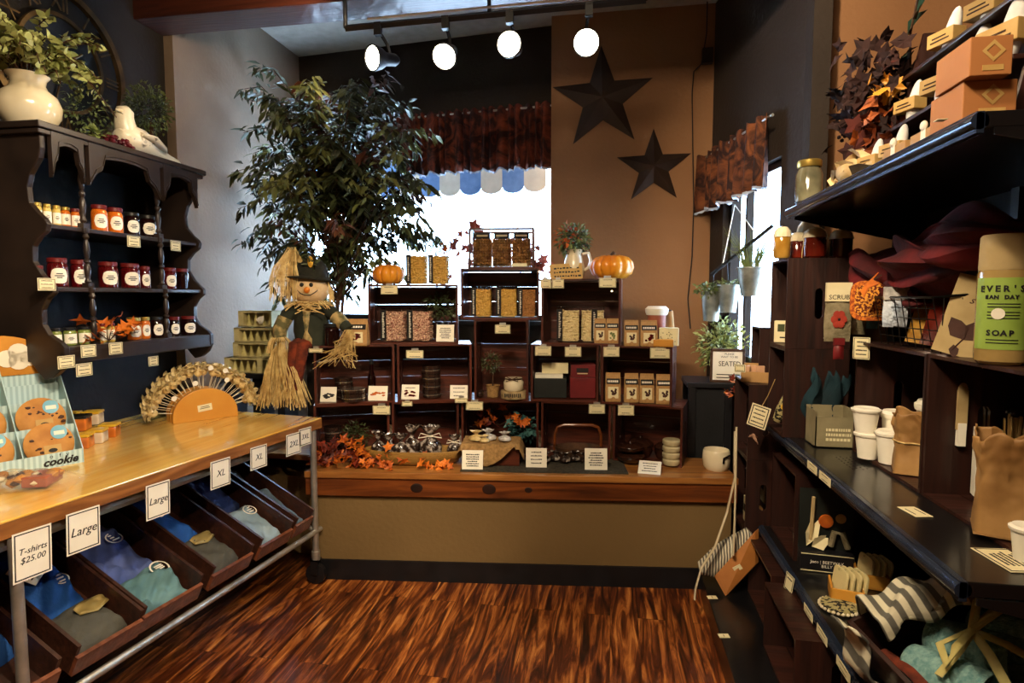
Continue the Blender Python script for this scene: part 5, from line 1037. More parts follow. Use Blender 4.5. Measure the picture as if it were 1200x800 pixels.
# brown dishes
M['brownc'] = pm('brown_glazed_pottery', '#1e100b', '#402419', rough=.12, coat=1, bump=0)
def dish(label, pa, pb, w, z, h, lid=True, m='brownc'):
    c, W = at(pa, pb, w, z); r = thing('lidded_dish', label, 'dish', c, BA, 'brown lidded dishes'); q = W/2
    s_ = MB(); s_.lathe([(q*.7, 0), (q*.92, h*.3), (q*.96, h*.6), (q, h*.62)], 28); s_.build('dish_body', m, r, smooth=True)
    s_ = MB(); s_.lathe([(q*1.0, h*.64), (q*.98, h*.72), (q*.6, h*.93), (q*.2, h), (.01, h)], 28); s_.build('lid', m, r, smooth=True); s_ = MB(); s_.ball((0, 0, h*1.02), .01); s_.build('knob', m, r, smooth=True)
dish('brown lidded dish, front left at bottom', 722, 756, .26, Z1+.012, .05); dish('brown lidded dish stacked on the front left one', 722, 755, .26, Z1+.07, .045); dish('larger brown lidded dish at the back of the crate', 735, 766, .37, Z1+.012, .11); dish('brown lidded dish behind the lying card', 766, 790, .33, Z1+.012, .095)
M['cerc'] = pm('cream_stoneware', '#8d8262', '#cfc39b', rough=.4, scale=8)
for i in range(4): dish_ = None; c, W = at(776, 797, .20, Z1); s_ = MB(); s_.lathe([(W*.42, 0), (W*.5, .01), (W*.5, .028), (W*.44, .034)], 24); o = s_.build('stoneware_disc', 'cerc', loc=(c.x, c.y, Z1+.012+.036*i), smooth=True); tag(o, 'cream stoneware disc at the right end, '+['bottom of its stack', 'second from bottom', 'third from bottom', 'top of its stack'][i], 'dish', 'stack of cream stoneware discs')
c, W = at(745, 776, .045, Z1); r = card('info_card', 'white card lying tilted back before the brown dishes', 'card', c, W*.85, .11, '', 0, rotz=BA-R(14), tilt=R(66), mat='white', border=0, lines=4, group='printed cards standing on the bench')
# bowl right
c, W = at(823, 855, .16, Z1); r = thing('stoneware_bowl', 'cream stoneware bowl with dark handle line at bench end', 'bowl', c, BA); q = W/2; s_ = MB(); s_.lathe([(q*.75, 0), (q*.95, .02), (q, .06), (q*.95, .105), (q*.9, .11), (q*.86, .105), (q*.88, .05), (q*.6, .015), (.01, .012)], 32); s_.build('bowl_body', 'ceram', r, smooth=True); s_ = MB(); s_.tube([(q*.25, -q*.98, .05), (q*.25, -q*1.05, .08), (q*.75, -q*.75, .09)], .005, 6); s_.build('handle', 'dsteel', r)
# hurricane of tiny lights
M['fairy'] = pm('warm_tiny_bulb', '#ffd9a0', '#ffe7c0', emis=6, bump=0)
for i, (px, py, w) in enumerate(((437, 337, .25), (632, 318, .30), (717, 341, .26), (546, 401, .30))):
    z = zat(px, py, bl(0, w)[:2], BU); c = bp(px, w, z); s_ = MB(); s_.ico((0, 0, 0), .005); o = s_.build('fairy_light', 'fairy', loc=c); tag(o, 'tiny warm fairy light on crate front, '+nth(i, 4), 'light', 'fairy lights along the crates')
# ================================================================ scarecrow
sc = Vector(bp(366, .24, Z3)); SR = thing('scarecrow_doll', 'smiling scarecrow doll with raffia hands sitting on left crate', 'doll', sc, BA+R(4))
M['skin'] = pm('cream_felt', '#c9a878', '#ddc196', rough=.9, scale=30, bump=.2); M['plaid'] = pm('green_plaid_cloth', '#161a12', '#33382a', rough=.9, scale=9, bump=.2); M['floral'] = pm('floral_shirt_cloth', '#5d5a3a', '#b9a06a', rough=.9, scale=22, bump=.2, lo=.4, hi=.6); M['orpant'] = pm('rust_orange_cloth', '#35100a', '#7d3216', rough=.9, scale=24, bump=.3); M['hat'] = pm('dark_olive_felt', '#15150f', '#2a2a1f', rough=.95, scale=25, bump=.3)
s_ = MB(); s_.tube([(0, 0, .0), (0, 0, .08), (0, 0, .17), (0, 0, .235), (0, 0, .25)], [.085, .10, .095, .07, .035], 20); s_.tube([(-.07, 0, .215), (-.13, -.02, .17), (-.16, -.04, .10), (-.165, -.05, .03)], [.04, .04, .035, .03], 12); s_.tube([(.07, 0, .215), (.14, -.03, .17), (.20, -.07, .12), (.235, -.09, .09)], [.04, .038, .034, .028], 12); s_.build('jacket', 'plaid', SR, smooth=True)
s_ = MB(); s_.grid(lambda u, v: ((u-.5)*.055, -.103+.06*max(0, v-.7)+.015*abs(2*u-1), .01+.22*v), 6, 10); s_.build('shirt_front', 'floral', SR, smooth=True, solid=.003)
s_ = MB(); s_.tube([(-.138, -.03, .155), (-.165, -.045, .09), (-.168, -.05, .02)], [.043, .04, .034], 12); s_.build('left_sleeve', 'floral', SR, smooth=True); s_ = MB(); s_.tube([(.15, -.035, .16), (.205, -.072, .115)], [.041, .037], 12); s_.build('right_sleeve', 'floral', SR, smooth=True)
s_ = MB(); s_.tube([(-.03, -.02, .02), (-.06, -.11, .0), (-.07, -.12, -.10), (-.10, -.11, -.25)], [.04, .038, .032, .026], 12); s_.tube([(.0, -.02, .02), (-.02, -.115, .0), (-.03, -.125, -.09), (-.06, -.12, -.24)], [.04, .038, .032, .026], 12); s_.build('trousers', 'orpant', SR, smooth=True)
s_ = MB(); s_.ball((0, -.01, .315), .085, sq=(1.28, 1, 1)); hd = s_.build('head', 'skin', SR, smooth=True)
def face(nm, mt_, f): s_ = MB(); f(s_); s_.build(nm, mt_, hd, smooth=True)
face('eyes', 'ink', lambda s: [s.ball((x, -.089, .34), .012, sq=(1, .35, 1), n=10, h=6) for x in (-.022, .030)]); face('nose', 'fpumpkin', lambda s: s.ball((.008, -.098, .312), .018, sq=(1, .9, 1), n=12, h=8))
face('mouth', 'ink', lambda s: s.tube([(-.048, -.083, .31), (-.03, -.090, .293), (-.005, -.092, .283), (.025, -.091, .284), (.048, -.086, .297), (.062, -.076, .312)], .0025, 5))
s_ = MB(); s_.lathe([(.15, .0), (.155, .006), (.10, .02), (.092, .05), (.08, .09), (.05, .12), (.01, .13)], 28, sy=.85); o = s_.build('hat', 'hat', SR, loc=(.0, .01, .365), rot=(R(-4), R(5), 0), smooth=True)
s_ = MB(); s_.ball((0, 0, 0), .03, sq=(.55, .3, 1.2)); s_.build('corn_patch', pm('corn_print', '#a8741a', '#e2b23a', scale=40, rough=.8, bump=.5), o, loc=(.01, -.075, .10), rot=(R(-20), R(-15), 0), smooth=True); foliage(o, 10, .03, .05, .02, 'leafd', c=(.02, -.06, .08), seed=77, nm='corn_leaves')
def raffia(nm, n, f, par=SR, r=.0018, seed=1):
    rr = random.Random(seed); s_ = MB()
    for i in range(n): s_.tube(f(rr), r*rr.uniform(.7, 1.5), 3)
    return s_.build(nm, 'raffia', par)
raffia('collar', 60, lambda q: (lambda a: [(cos(a)*.05, sin(a)*.05-.01, .245), (cos(a)*.09, sin(a)*.085-.02, .24+q.uniform(-.01, .01)), (cos(a+q.uniform(-.4, .4))*.135, sin(a)*.11-.02, .225+q.uniform(-.03, .02))])(q.uniform(0, 2*pi)), seed=2, r=.003)
raffia('bow', 14, lambda q: [(.02, -.11, .23), (q.uniform(-.05, .08), -.12, .22+q.uniform(-.02, .03)), (q.uniform(-.07, .11), -.12, .20+q.uniform(-.03, .04))], seed=3, r=.003)
raffia('hair', 70, lambda q: (lambda x: [(x*.08, .0, .38), (x*.11, -.03, .34+q.uniform(-.02, .02)), (x*(.12+q.uniform(-.01, .02)), -.03, .27+q.uniform(-.03, .03))])(q.choice((-1, 1))), seed=4)
raffia('hat_raffia', 85, lambda q: (lambda x, z: [(-.03, -.02, .46), (-.09+x*.4, -.06, .50+q.uniform(-.02, .05)), (-.12+x, -.08, .44), (-.13+x*1.3, -.08, z)])(q.uniform(-.06, .07), q.uniform(.22, .40)), seed=5)
raffia('left_hand', 210, lambda q: (lambda x, y: [(-.165, -.05, .03), (-.17+x*.5, -.08+y*.5, -.03), (-.155+x*1.2, -.13+y, -.14), (-.165+x*1.7+q.uniform(-.03, .03), -.13+y, -.30+q.uniform(-.05, .03))])(q.uniform(-.05, .10), q.uniform(-.04, .04)), seed=6)
raffia('left_cuff', 60, lambda q: (lambda a: [(-.165+cos(a)*.03, -.05+sin(a)*.03, .05), (-.165+cos(a)*.06, -.055+sin(a)*.05, .02), (-.165+cos(a)*.07, -.06+sin(a)*.06, -.04)])(q.uniform(0, 2*pi)), seed=7)
raffia('right_hand', 55, lambda q: [(.235, -.09, .09), (.25+q.uniform(-.03, .03), -.13, .06+q.uniform(-.03, .03)), (.23+q.uniform(-.07, .05), -.15+q.uniform(-.02, .02), .0+q.uniform(-.04, .03)), (.20+q.uniform(-.16, .10), -.15, -.07+q.uniform(-.06, .05))], seed=8)
raffia('trouser_fringe', 30, lambda q: (lambda a, x: [(x, -.125, -.22), (x+cos(a)*.03, -.13+sin(a)*.03, -.25), (x+cos(a)*.04, -.13+sin(a)*.04, -.29)])(q.uniform(0, 2*pi), q.choice((-.10, -.06))), seed=9)
# ================================================================ ornament boxes on black pedestal, left of the scarecrow
BY = 3.42
c0 = ys(292, BY, 1.1); s_ = MB(); pe = thing('black_pedestal', 'black stand carrying the stacked cream boxes', 'stand', (c0[0], c0[1], .612)); zt_ = atY(292, 438, BY)[2]; s_.box(-.24, -.0, zt_-.612-.03, .24, .22, zt_-.612); s_.build('stand_top', 'black', pe, bevel=.003)
for x in (-.2, .0, .17): s_ = MB(); s_.box(x, .03, 0, x+.05, .19, zt_-.612-.03); s_.build('leg', 'black', pe)
M['balsa'] = pm('pale_balsa_box', '#a39663', '#cabf8d', rough=.7); M['cone'] = pm('olive_yellow_cone', '#8a7f3c', '#d6c98a', rough=.7, scale=20)
ob_ = [(264, 322, 419, 437, 7, 'bottom and widest of the stack'), (274, 322, 401, 419, 5, 'second from the bottom'), (275, 326, 384, 401, 6, 'third from the bottom'), (280, 318, 364, 383, 4, 'topmost, with white tissue')]
for i, (x0, x1, y0, y1, n, l_) in enumerate(ob_):
    a_ = Vector(atY(x0, y1, BY+.02)); b_2 = Vector(atY(x1, y1, BY+.02)); W = (b_2-a_).length*1.0; z0 = atY((x0+x1)/2, y1, BY+.02)[2]; z1 = atY((x0+x1)/2, y0, BY+.02)[2]; h = z1-z0-.001; r = thing('ornament_box', 'cream window box of cone ornaments, '+l_, 'box', ((a_.x+b_2.x)/2, BY+.02, z0), R(2), 'stacked ornament boxes')
    s_ = MB(); D_ = .12; s_.box(-W/2, 0, 0, W/2, D_, .006); s_.box(-W/2, 0, h-.006, W/2, D_, h); s_.box(-W/2, 0, 0, -W/2+.035, D_, h); s_.box(W/2-.01, 0, 0, W/2, D_, h); s_.box(-W/2, D_-.004, 0, W/2, D_, h); s_.box(-W/2, 0, 0, W/2, .004, .012); s_.box(-W/2, 0, h-.012, W/2, .004, h)
    if i == 0: s_.box(.05, -.002, 0, .085, .004, h)
    s_.build('box_body', 'balsa', r)
    for q in range(n):
        x = -W/2+.055+(W-.08)*q/max(1, n-1); g = MB(); g.lathe([(.019, .007), (.016, .02), (.003, h-.018), (.001, h-.012)], 10, (x, .03, 0)); g.build('cone', 'cone', r, smooth=True)
    if i == 3: g = MB(); g.leaf((.03, -.004, .02), (.4, -.1, .6), .06, .05, up=(0, -1, 0)); g.build('tissue', 'white', r)
# ================================================================ right corner: black console, framed sign, planters
M['galv'] = pm('galvanised_metal', '#6f7570', '#a9aea6', rough=.45, metal=.7, scale=14); CYR = 3.62
zc_ = atY(845, 449, CYR)[2]; cx0 = ys(806, CYR, zc_)[0]; r = thing('black_console', 'small black console table in the right corner', 'table', (.43, CYR, 0)); s_ = MB(); s_.box(0, 0, zc_-.03, .265, .32, zc_); s_.build('table_top', 'black', r, bevel=.003)
for x in (0.01, .215):
    for y in (.0, .28): s_ = MB(); s_.box(x, y, 0, x+.04, y+.04, zc_-.03); s_.build('leg', 'black', r)
s_ = MB(); s_.box(.04, .02, .3, .225, .03, zc_-.03); s_.build('front_panel', 'navy', r)
cc = Vector(ys(852, CYR+.03, zc_)); r = thing('framed_sign', 'dark framed notice reading SEATED on the black console', 'sign', cc, R(-4)); W, h = .195, .20
s_ = MB(); s_.box(-W/2, 0, 0, W/2, .015, .015); s_.box(-W/2, 0, h-.015, W/2, .015, h); s_.box(-W/2, 0, 0, -W/2+.015, .015, h); s_.box(W/2-.015, 0, 0, W/2, .015, h); s_.build('frame', 'bark', r, bevel=.002); s_ = MB(); s_.box(-W/2+.01, .006, .01, W/2-.01, .012, h-.01); s_.build('paper', 'white', r)
text('PLEASE\nWAIT TO BE', .017, 'ink', r, (.01, .005, h*.80)); text('SEATED', .042, 'ink', r, (.012, .005, h*.55), sx=.85); s_ = MB()
for q in range(2): s_.box(-.06, .0048, .045-.018*q, .07, .0055, .050-.018*q)
s_.build('small_print', 'ink', r)
def planter(label, px, py, y, r0, r1, h, nm='planter'):
    p = atY(px, py, y); t = thing(nm, label, 'planter', p, group='galvanised pots hanging by the right window'); s_ = MB(); s_.lathe([(r0, 0), (r1, h), (r1+.004, h), (r1+.004, h-.008), (r1-.003, h-.01)], 24); s_.lathe([(r1*.9+.0, h*.86), (r1*.92, h*.86)], 24); s_.build('pot', 'galv', t, smooth=True); return t, p
t1, p1 = planter('tall galvanised pot with ivy, leftmost by the right window', 833, 376, 3.80, .045, .06, .18); foliage(t1, 150, .085, .03, .02, 'leafm', c=(-.02, -.02, .19), sq=(1.2, .9, .5), seed=81, shell=.1)
t2, p2_ = planter('smaller dark galvanised bucket, middle of the three', 853, 366, 3.74, .045, .062, .165); foliage(t2, 60, .06, .03, .015, 'leafm', c=(0, 0, .17), sq=(1, 1, .4), seed=82, shell=.1)
t3, p3_ = planter('galvanised pot of spiky grass, rightmost of the three', 879, 347, 3.60, .05, .075, .165); s_ = MB(); rr = random.Random(83)
for i in range(90): a = rr.uniform(0, 2*pi); q = rr.uniform(.02, .13); s_.tube([(cos(a)*.03, sin(a)*.03, .15), (cos(a)*(.03+q*.4), sin(a)*(.03+q*.4), .15+rr.uniform(.08, .14)), (cos(a)*(.04+q), sin(a)*(.04+q)*.7, .15+rr.uniform(.07, .26))], .0022, 3, r1=.0006)
s_.build('grass', 'leafm', t3)
bar0 = Vector(atY(833, 322, 3.78)); bar1 = Vector(atY(906, 264, 3.5)); rk = thing('hanging_rail', 'black rail slung on white cords by the right window', 'rail', bar0)
s_ = MB(); s_.tube([(0, 0, 0), tuple(bar1-bar0)], .011, 8); s_.build('bar', 'black', rk); hk = Vector(atY(861, 240, 3.95)); s_ = MB()
for px, py, y in ((847, 310, 3.73), (889, 278, 3.57)): s_.tube([tuple(hk-bar0), tuple(Vector(atY(px, py, y))-bar0)], .003, 5)
s_.build('cord', 'white', rk)
s_ = MB(); dm = (bar1-bar0)
for t_, tt in ((t1, .06), (t2, .28), (t3, .62)): b_0 = dm*tt; s_ = MB(); s_.tube([tuple(b_0), tuple(Vector(t_.location)+Vector((0, 0, .17))-bar0)], .002, 4); s_.build('wire', 'dsteel', rk)
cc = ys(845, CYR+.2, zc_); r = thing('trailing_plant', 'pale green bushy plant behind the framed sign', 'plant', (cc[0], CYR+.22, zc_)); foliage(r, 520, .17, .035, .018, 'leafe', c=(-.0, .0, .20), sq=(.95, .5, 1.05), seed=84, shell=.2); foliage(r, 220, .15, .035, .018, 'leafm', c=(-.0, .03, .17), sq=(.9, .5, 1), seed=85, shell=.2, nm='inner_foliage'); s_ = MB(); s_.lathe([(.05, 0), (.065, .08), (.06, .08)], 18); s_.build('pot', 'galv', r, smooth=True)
# ================================================================ RIGHT: black gondola shelving
M['shelf'] = pm('black_shelf_paint', '#0b0b0d', '#141416', rough=.28, bump=.02, coat=.3); M['lip'] = pm('blue_grey_shelf_channel', '#232c3c', '#394761', rough=.22, metal=.6, bump=0)
GX = .75; RZ = -pi/2
gd = thing('gondola_shelving', 'long black metal shelving unit along the right side', 'shelf unit', (GX, 1.4, 0))
s_ = MB(); s_.box(.56, 0, 0, .59, 1.76, 2.0); s_.build('back_panel', 'navy', gd)
for y in (.0, .82, 1.6): s_ = MB(); s_.box(.53, y-.02, 0, .57, y+.02, 2.05); s_.build('upright', 'black', gd)
for z, y0, y1, xf in ((1.94, .035, 1.45, .0), (.935, -.0, 1.62, .0), (.435, -.1, 1.62, -.03)):
    s_ = MB(); s_.box(xf+.01, y0, z-.035, .56, y1, z); sh = s_.build('shelf_board', 'shelf', gd, bevel=.003)
    s_ = MB(); s_.tube([(xf+.004, y0, z-.02), (xf+.004, y1, z-.02)], .018, 12, flat=1); s_.box(xf-.003, y0, z-.045, xf+.012, y1, z-.0); s_.build('price_channel', 'lip', sh, smooth=True)
    for y in (y0, y1-.004):
        s_ = MB(); s_.add([(xf+.03, y, z-.035), (.56, y, z-.035), (.56, y, z-.16), (.5, y, z-.16), (xf+.03, y+.0, z-.05)], [(0, 1, 2, 3, 4)])
        s_.build('bracket', 'shelf', sh, solid=.004)
s_ = MB(); s_.box(-.29, -.6, 0, .56, 1.72, .12); dk = s_.build('base_deck', 'shelf', gd, bevel=.004)
s_ = MB()
for i in range(4):
    for j in range(7): s_.lathe([(.004, 0), (.0035, .0008)], 8, (.10+.018*i, .88+.026*j+(.013 if i % 2 else 0), .9352), sx=.7, sy=1.5)
s_.build('vent_holes', 'ink', gd)
def gcrate(label, x, yn, yf, z, h, d): return crate(label, (x, yf), (x, yn), z, h, d, 'dark crates on the black shelving', mats=('crateR', 'crateS'))
T0 = gcrate('dark wooden crate, lower of the tall pair at shelf end', .735, 2.75, 3.02, .936, .39, .26); T1 = gcrate('dark wooden crate, upper of the tall pair under candle jars', .735, 2.75, 3.02, 1.327, .39, .26)
M1 = gcrate('dark crate holding white cups and a kraft bag', .95, 2.02, 2.56, .936, .44, .31); M2 = gcrate('dark crate nearest the camera, soap bottle on top', .95, 1.44, 2.01, .936, .44, .31)
for i, l_ in enumerate(('bottom of the column at the far end', 'middle of the column at the far end', 'top of the column at the far end')): gcrate('dark crate, '+l_, .655, 3.05, 3.40, .0+.0005+.375*i, .373, .16)
D1 = gcrate('dark crate standing on the base deck near the middle', .62, 2.08, 2.50, .121, .27, .27); D2 = gcrate('dark crate on the base deck beyond the first', .66, 2.56, 2.98, .121, .27, .24)
L1 = gcrate('dark slotted crate on the low shelf at the far end', .76, 2.62, 3.0, .437, .37, .24)
# pouf: price tags along edges
def etag(px0, px1, py, z, X, label, w=.045, h=.03): 
    A = xs(px0, X, z); B = xs(px1, X, z); c = ((A[1]+B[1])/2); return card('shelf_label', 'white shelf label '+label, 'price tag', (X, c, z-h/2), max(w, abs(A[1]-B[1])), h, '', 0, rotz=RZ, mat='cream', border=0, lines=2, group='paper labels on shelf channels')
for a in ((946, 957, 540, .917, .733, 'on the middle shelf channel, left of two'), (960, 973, 552, .917, .733, 'on the middle shelf channel, right of two'), (942, 952, 690, .417, .702, 'on the low shelf channel, furthest'), (957, 969, 720, .417, .702, 'on the low shelf channel, middle'), (980, 996, 765, .417, .702, 'on the low shelf channel, nearest')): etag(*a)
def flat(label, px, py, z, w, d, rz, lines=4, mat='cream', border=.004):
    p = atz(px, py, z); r = card('shelf_card', label, 'card', (p[0], p[1], z+.002), w, d, '', 0, mat=mat, border=border, lines=lines); r.rotation_euler = (Matrix.Rotation(rz, 4, 'Z') @ Matrix.Rotation(-pi/2, 4, 'X')).to_euler(); return r
flat('small white card lying on the middle black shelf', 1062, 600, .936, .08, .05, R(-80), 2, border=0); flat('larger bordered cream card lying on the middle shelf', 1160, 656, .936, .13, .095, R(-84), 6)
flat('white tag lying on the base deck, nearer of two', 842, 745, .121, .03, .045, R(-80), 1, border=0); flat('white tag on the base deck, further of two', 829, 700, .121, .03, .045, R(-80), 1, border=0)
flat('cream card lying at the far end of the middle shelf', 912, 498, .942, .10, .07, R(-60), 0, 'kraft2', 0)
# ---- crate T tops: candle jars with cloth caps
def cjar(label, px, X, z, h, r, fill):
    c = ys(px, 2.80+(X-.76)*.8, z); t = thing('candle_jar', label, 'jar', c, 0, 'cloth capped jars on the tall crates'); s_ = MB(); s_.lathe([(r*.8, 0), (r, h*.06), (r*1.02, h*.68), (r*.86, h*.74)], 20); s_.build('glass_body', fill, t, smooth=True)
    s_ = MB(); n = 24; s_.lathe([(r*1.12, h*.66), (r*1.06, h*.74), (r*.95, h*.86), (r*.6, h*.97), (.002, h)], n, rib=12, ra=.06); s_.build('cloth_cap', 'burlap' if fill == 'x' else 'ceram', t, smooth=True); s_ = MB(); s_.tube([(-r*1.0, -.01, h*.72), (-r*1.1, -.005, h*.3), (-r*1.12, 0, .0)], .0015, 4); s_.build('twine', 'raffia', t)
M['amber'] = pm('amber_candle', '#8a5f1c', '#c79a45', rough=.1, coat=1, bump=0); M['redw'] = pm('dark_red_candle', '#3f0e08', '#6b1f12', rough=.1, coat=1, bump=0)
zt1 = 1.719
cjar('amber candle jar with cream cloth cap, leftmost above the crate', 916, .765, zt1, .14, .034, 'amber'); cjar('dark red jar behind the amber one', 934, .85, zt1, .12, .036, 'redw'); cjar('large dark red candle jar with cream cloth cap', 954, .79, zt1, .135, .046, 'redw'); cjar('dark red jar right of the large capped jar', 985, .85, zt1, .13, .045, 'redw'); cjar('orange red jar at the back of the group', 946, .93, zt1, .18, .045, 'redw')
# red tulle bundle and orange leaf
M['tulle'] = pm('dark_red_tulle', '#2a0306', '#6b0f14', rough=.85, scale=7, bump=.6, bscale=20)
c = Vector((1.02, 2.30, 1.62)); r = thing('red_tulle_bow', 'large crumpled dark red tulle bow under the top shelf', 'bow', c); rr = random.Random(91)
for k, (dx, dy, dz, sc_) in enumerate(((0, .22, .02, 1), (0, -.10, .05, 1.15), (.02, .05, -.05, .8), (.02, -.34, .10, 1.0))):
    s_ = MB(); ph = [rr.uniform(0, 6) for _ in range(4)]; s_.grid(lambda u, v: ((.10*sin(pi*v)*cos(2*pi*u)*(1+.25*sin(7*u*2*pi+ph[0])))*sc_, ((v-.5)*.42+.03*sin(2*pi*u*3+ph[1]))*sc_, (.085*sin(pi*v)*sin(2*pi*u)*(1+.3*sin(5*u*2*pi+ph[2]+v*6)))*sc_), 48, 20); s_.build('loop', 'tulle', r, loc=(dx, dy, dz), rot=(R(rr.uniform(-25, 25)), 0, R(rr.uniform(-20, 20))), smooth=True)
c = xs(1017, .90, 1.60); s_ = MB(); r = thing('orange_leaf_pick', 'bright orange fabric leaf below the red tulle', 'leaf', c); s_.star((0, 0, 0), (-.3, -.9, -.3), (-.8, 0, .5), .055, inner=.55); s_.build('leaf', 'leafo', r, solid=.003); s_ = MB(); s_.tube([(0, 0, 0), (.06, .04, .03)], .003, 5); s_.build('stem', 'bark', r)
# hook rail with scrub mitts
zr = 1.545; a_ = Vector(ys(972, 2.60, zr)); 
rl = thing('hook_rail', 'thin wire rail with white hooks for hanging mitts', 'rail', (.88, 2.62, zr)); s_ = MB(); s_.tube([(0, .1, -.17), (0, 0, 0), (.36, -.16, 0)], .0025, 6); s_.build('wire', 'steel', rl); 
for i in range(4): s_ = MB(); q = Vector((.055+.075*i, -.024-.033*i, 0)); s_.tube([q+Vector((-.008, 0, -.0)), q+Vector((-.004, 0, .016)), q+Vector((.006, 0, .014)), q+Vector((.008, 0, -.05))], .004, 6); s_.build('hook', 'ceram', rl, smooth=True)
M['olive2'] = pm('taupe_knit', '#6d6449', '#90866a', rough=.9, scale=40, bump=.5); M['redfl'] = pm('red_flower_print', '#8c2a1c', '#b8402a', rough=.8)
def hang(label, px, Y, py0, py1, wpx, header, body, name='scrub_mitt', cat='mitt', txt=None, flower=False, rz=0, zz=None):
    c = Vector(atY(px, py0, Y)); b = Vector(atY(px, py1, Y)); H_ = c.z-b.z; W = (Vector(atY(px+wpx/2, py0, Y))-Vector(atY(px-wpx/2, py0, Y))).length; r = thing(name, label, cat, (c.x, c.y, c.z-H_), rz)
    s_ = MB(); s_.grid(lambda u, v: ((u-.5)*W*(1+.08*sin(v*4)), -.012*sin(pi*u)*sin(pi*v)**.5-.002, H_*.74*v), 8, 12); s_.grid(lambda u, v: ((.5-u)*W, .012*sin(pi*u)*sin(pi*v)**.5, H_*.74*v), 8, 12); s_.build('body', body, r, smooth=True)
    s_ = MB(); s_.box(-W*.5, -.012, H_*.68, W*.5, .004, H_); l = s_.build('header_card', header, r)
    if txt: text(txt, W*.27, 'ink', r, (0, -.0125, H_*.75))
    if flower:
        s_ = MB()
        for k in range(6): a = k*pi/3; s_.ball((cos(a)*W*.17, -.0165, H_*.38+sin(a)*W*.22), W*.15, sq=(1, .12, 1.15), n=10, h=6)
        s_.build('flower_print', 'redfl', r, smooth=True); s_ = MB(); s_.ball((0, -.02, H_*.38), W*.05, sq=(1, .3, 1), n=8, h=6); s_.build('flower_centre', 'ink', r)
    return r
hang('taupe mitt with red flower print and cream SCRUB header', 983, 2.50, 331, 400, 30, 'cream', 'olive2', txt='SCRUB', flower=True); hang('second scrub packet behind the flower one', 1006, 2.56, 334, 392, 20, 'cream', 'olive2', txt='SCRUB'); hang('third scrub packet further along the wire rail', 1022, 2.6, 336, 385, 16, 'cream', 'steal')
M['tov'] = pm('orange_printed_fabric', '#9a3f0a', '#d97a20', rough=.7, scale=90, lo=.45, hi=.55, bump=.1)
c = Vector(atY(1022, 376, 2.42)); r = thing('orange_trivet', 'orange patterned rounded trivet hanging on the wire rail', 'trivet', c, R(-12)); s_ = MB(); n = 32; W = .075
s_.prism([(W*(abs(cos(2*pi*i/n))**.5)*(1 if cos(2*pi*i/n) > 0 else -1), .075+.075*(abs(sin(2*pi*i/n))**.5)*(1 if sin(2*pi*i/n) > 0 else -1)) for i in range(n)], .012); s_.build('trivet_body', 'tov', r, bevel=.003); s_ = MB(); s_.prism([(W*.8*(abs(cos(2*pi*i/n))**.5)*(1 if cos(2*pi*i/n) > 0 else -1), .075+.06*(abs(sin(2*pi*i/n))**.5)*(1 if sin(2*pi*i/n) > 0 else -1)) for i in range(n)], .014); s_.X = Matrix.Identity(4)
s_.build('inner_print', pm('amber_scroll_print', '#6b2206', '#f0a53a', rough=.7, scale=110, lo=.48, hi=.52, bump=0), r, loc=(0, -.001, 0))
hang('crumpled white and pale blue cloth packet before the wire basket', 1050, 2.25, 336, 383, 28, 'cellob', pm('white_blue_cloth', '#9fb0c4', '#e3e8ee', rough=.8, scale=20, bump=.8), 'cloth_packet', 'packet')
hang('dark red fabric tag hanging below the SCRUB mitt', 983, 2.46, 396, 421, 12, 'redbox', 'redbox', 'fabric_tag', 'tag')
# wire basket with packets leaning
zb = 1.379; bc = Vector((1.0, 2.16, zb)); wb = thing('wire_basket', 'black wire grid basket holding colourful packets on a dark crate', 'basket', bc); s_ = MB(); W, D_, h = .22, .40, .17
for i in range(9): y = -D_/2+D_*i/8; s_.tube([(-.04, y, .004), (-.07, y, h), ], .0016, 4)
for j in range(6): z = .004+(h-.004)*j/5; s_.tube([(-.04-.03*j/5, -D_/2, z), (-.04-.03*j/5, D_/2, z)], .0016 if j < 5 else .004, 4)
for x in range(5): s_.tube([(-.04+.05*x, -D_/2, .004), (-.04+.05*x, -D_/2, h)], .0016, 4)
s_.tube([(-.07, -D_/2, h), (.16, -D_/2, h+.02), (.16, D_/2, h+.02), (-.07, D_/2, h)], .004, 5); s_.build('wire_grid', 'dsteel', wb)
for i, (y, mt_, l_) in enumerate(((-.13, 'tov', 'orange and yellow packet nearest in the wire basket'), (-.03, 'redw', 'dark red packet in the wire basket'), (.07, 'amber', 'amber packet in the wire basket'), (-.18, 'steal', 'teal packet at the near end of the wire basket'))):
    s_ = MB(); s_.grid(lambda u, v: ((u-.5)*.12, -.008*sin(pi*u)*sin(pi*v), .20*v), 6, 8); s_.grid(lambda u, v: ((.5-u)*.12, .008*sin(pi*u)*sin(pi*v)+.001, .20*v), 6, 8); o = s_.build('seasoning_packet', mt_, loc=bc+Vector((.04, y, .01)), rot=(R(-22), R(8), R(-38)), smooth=True); tag(o, l_, 'packet', 'packets in the wire basket')
s_ = MB(); s_.box(-.035, 0, 0, .035, .002, .075); r = card('price_tag', 'cream price tag hanging from the board above the cups', 'price tag', (.945, 2.50, 1.31), .06, .085, '', 0, rotz=R(-40), mat='cream', border=.003, lines=4)
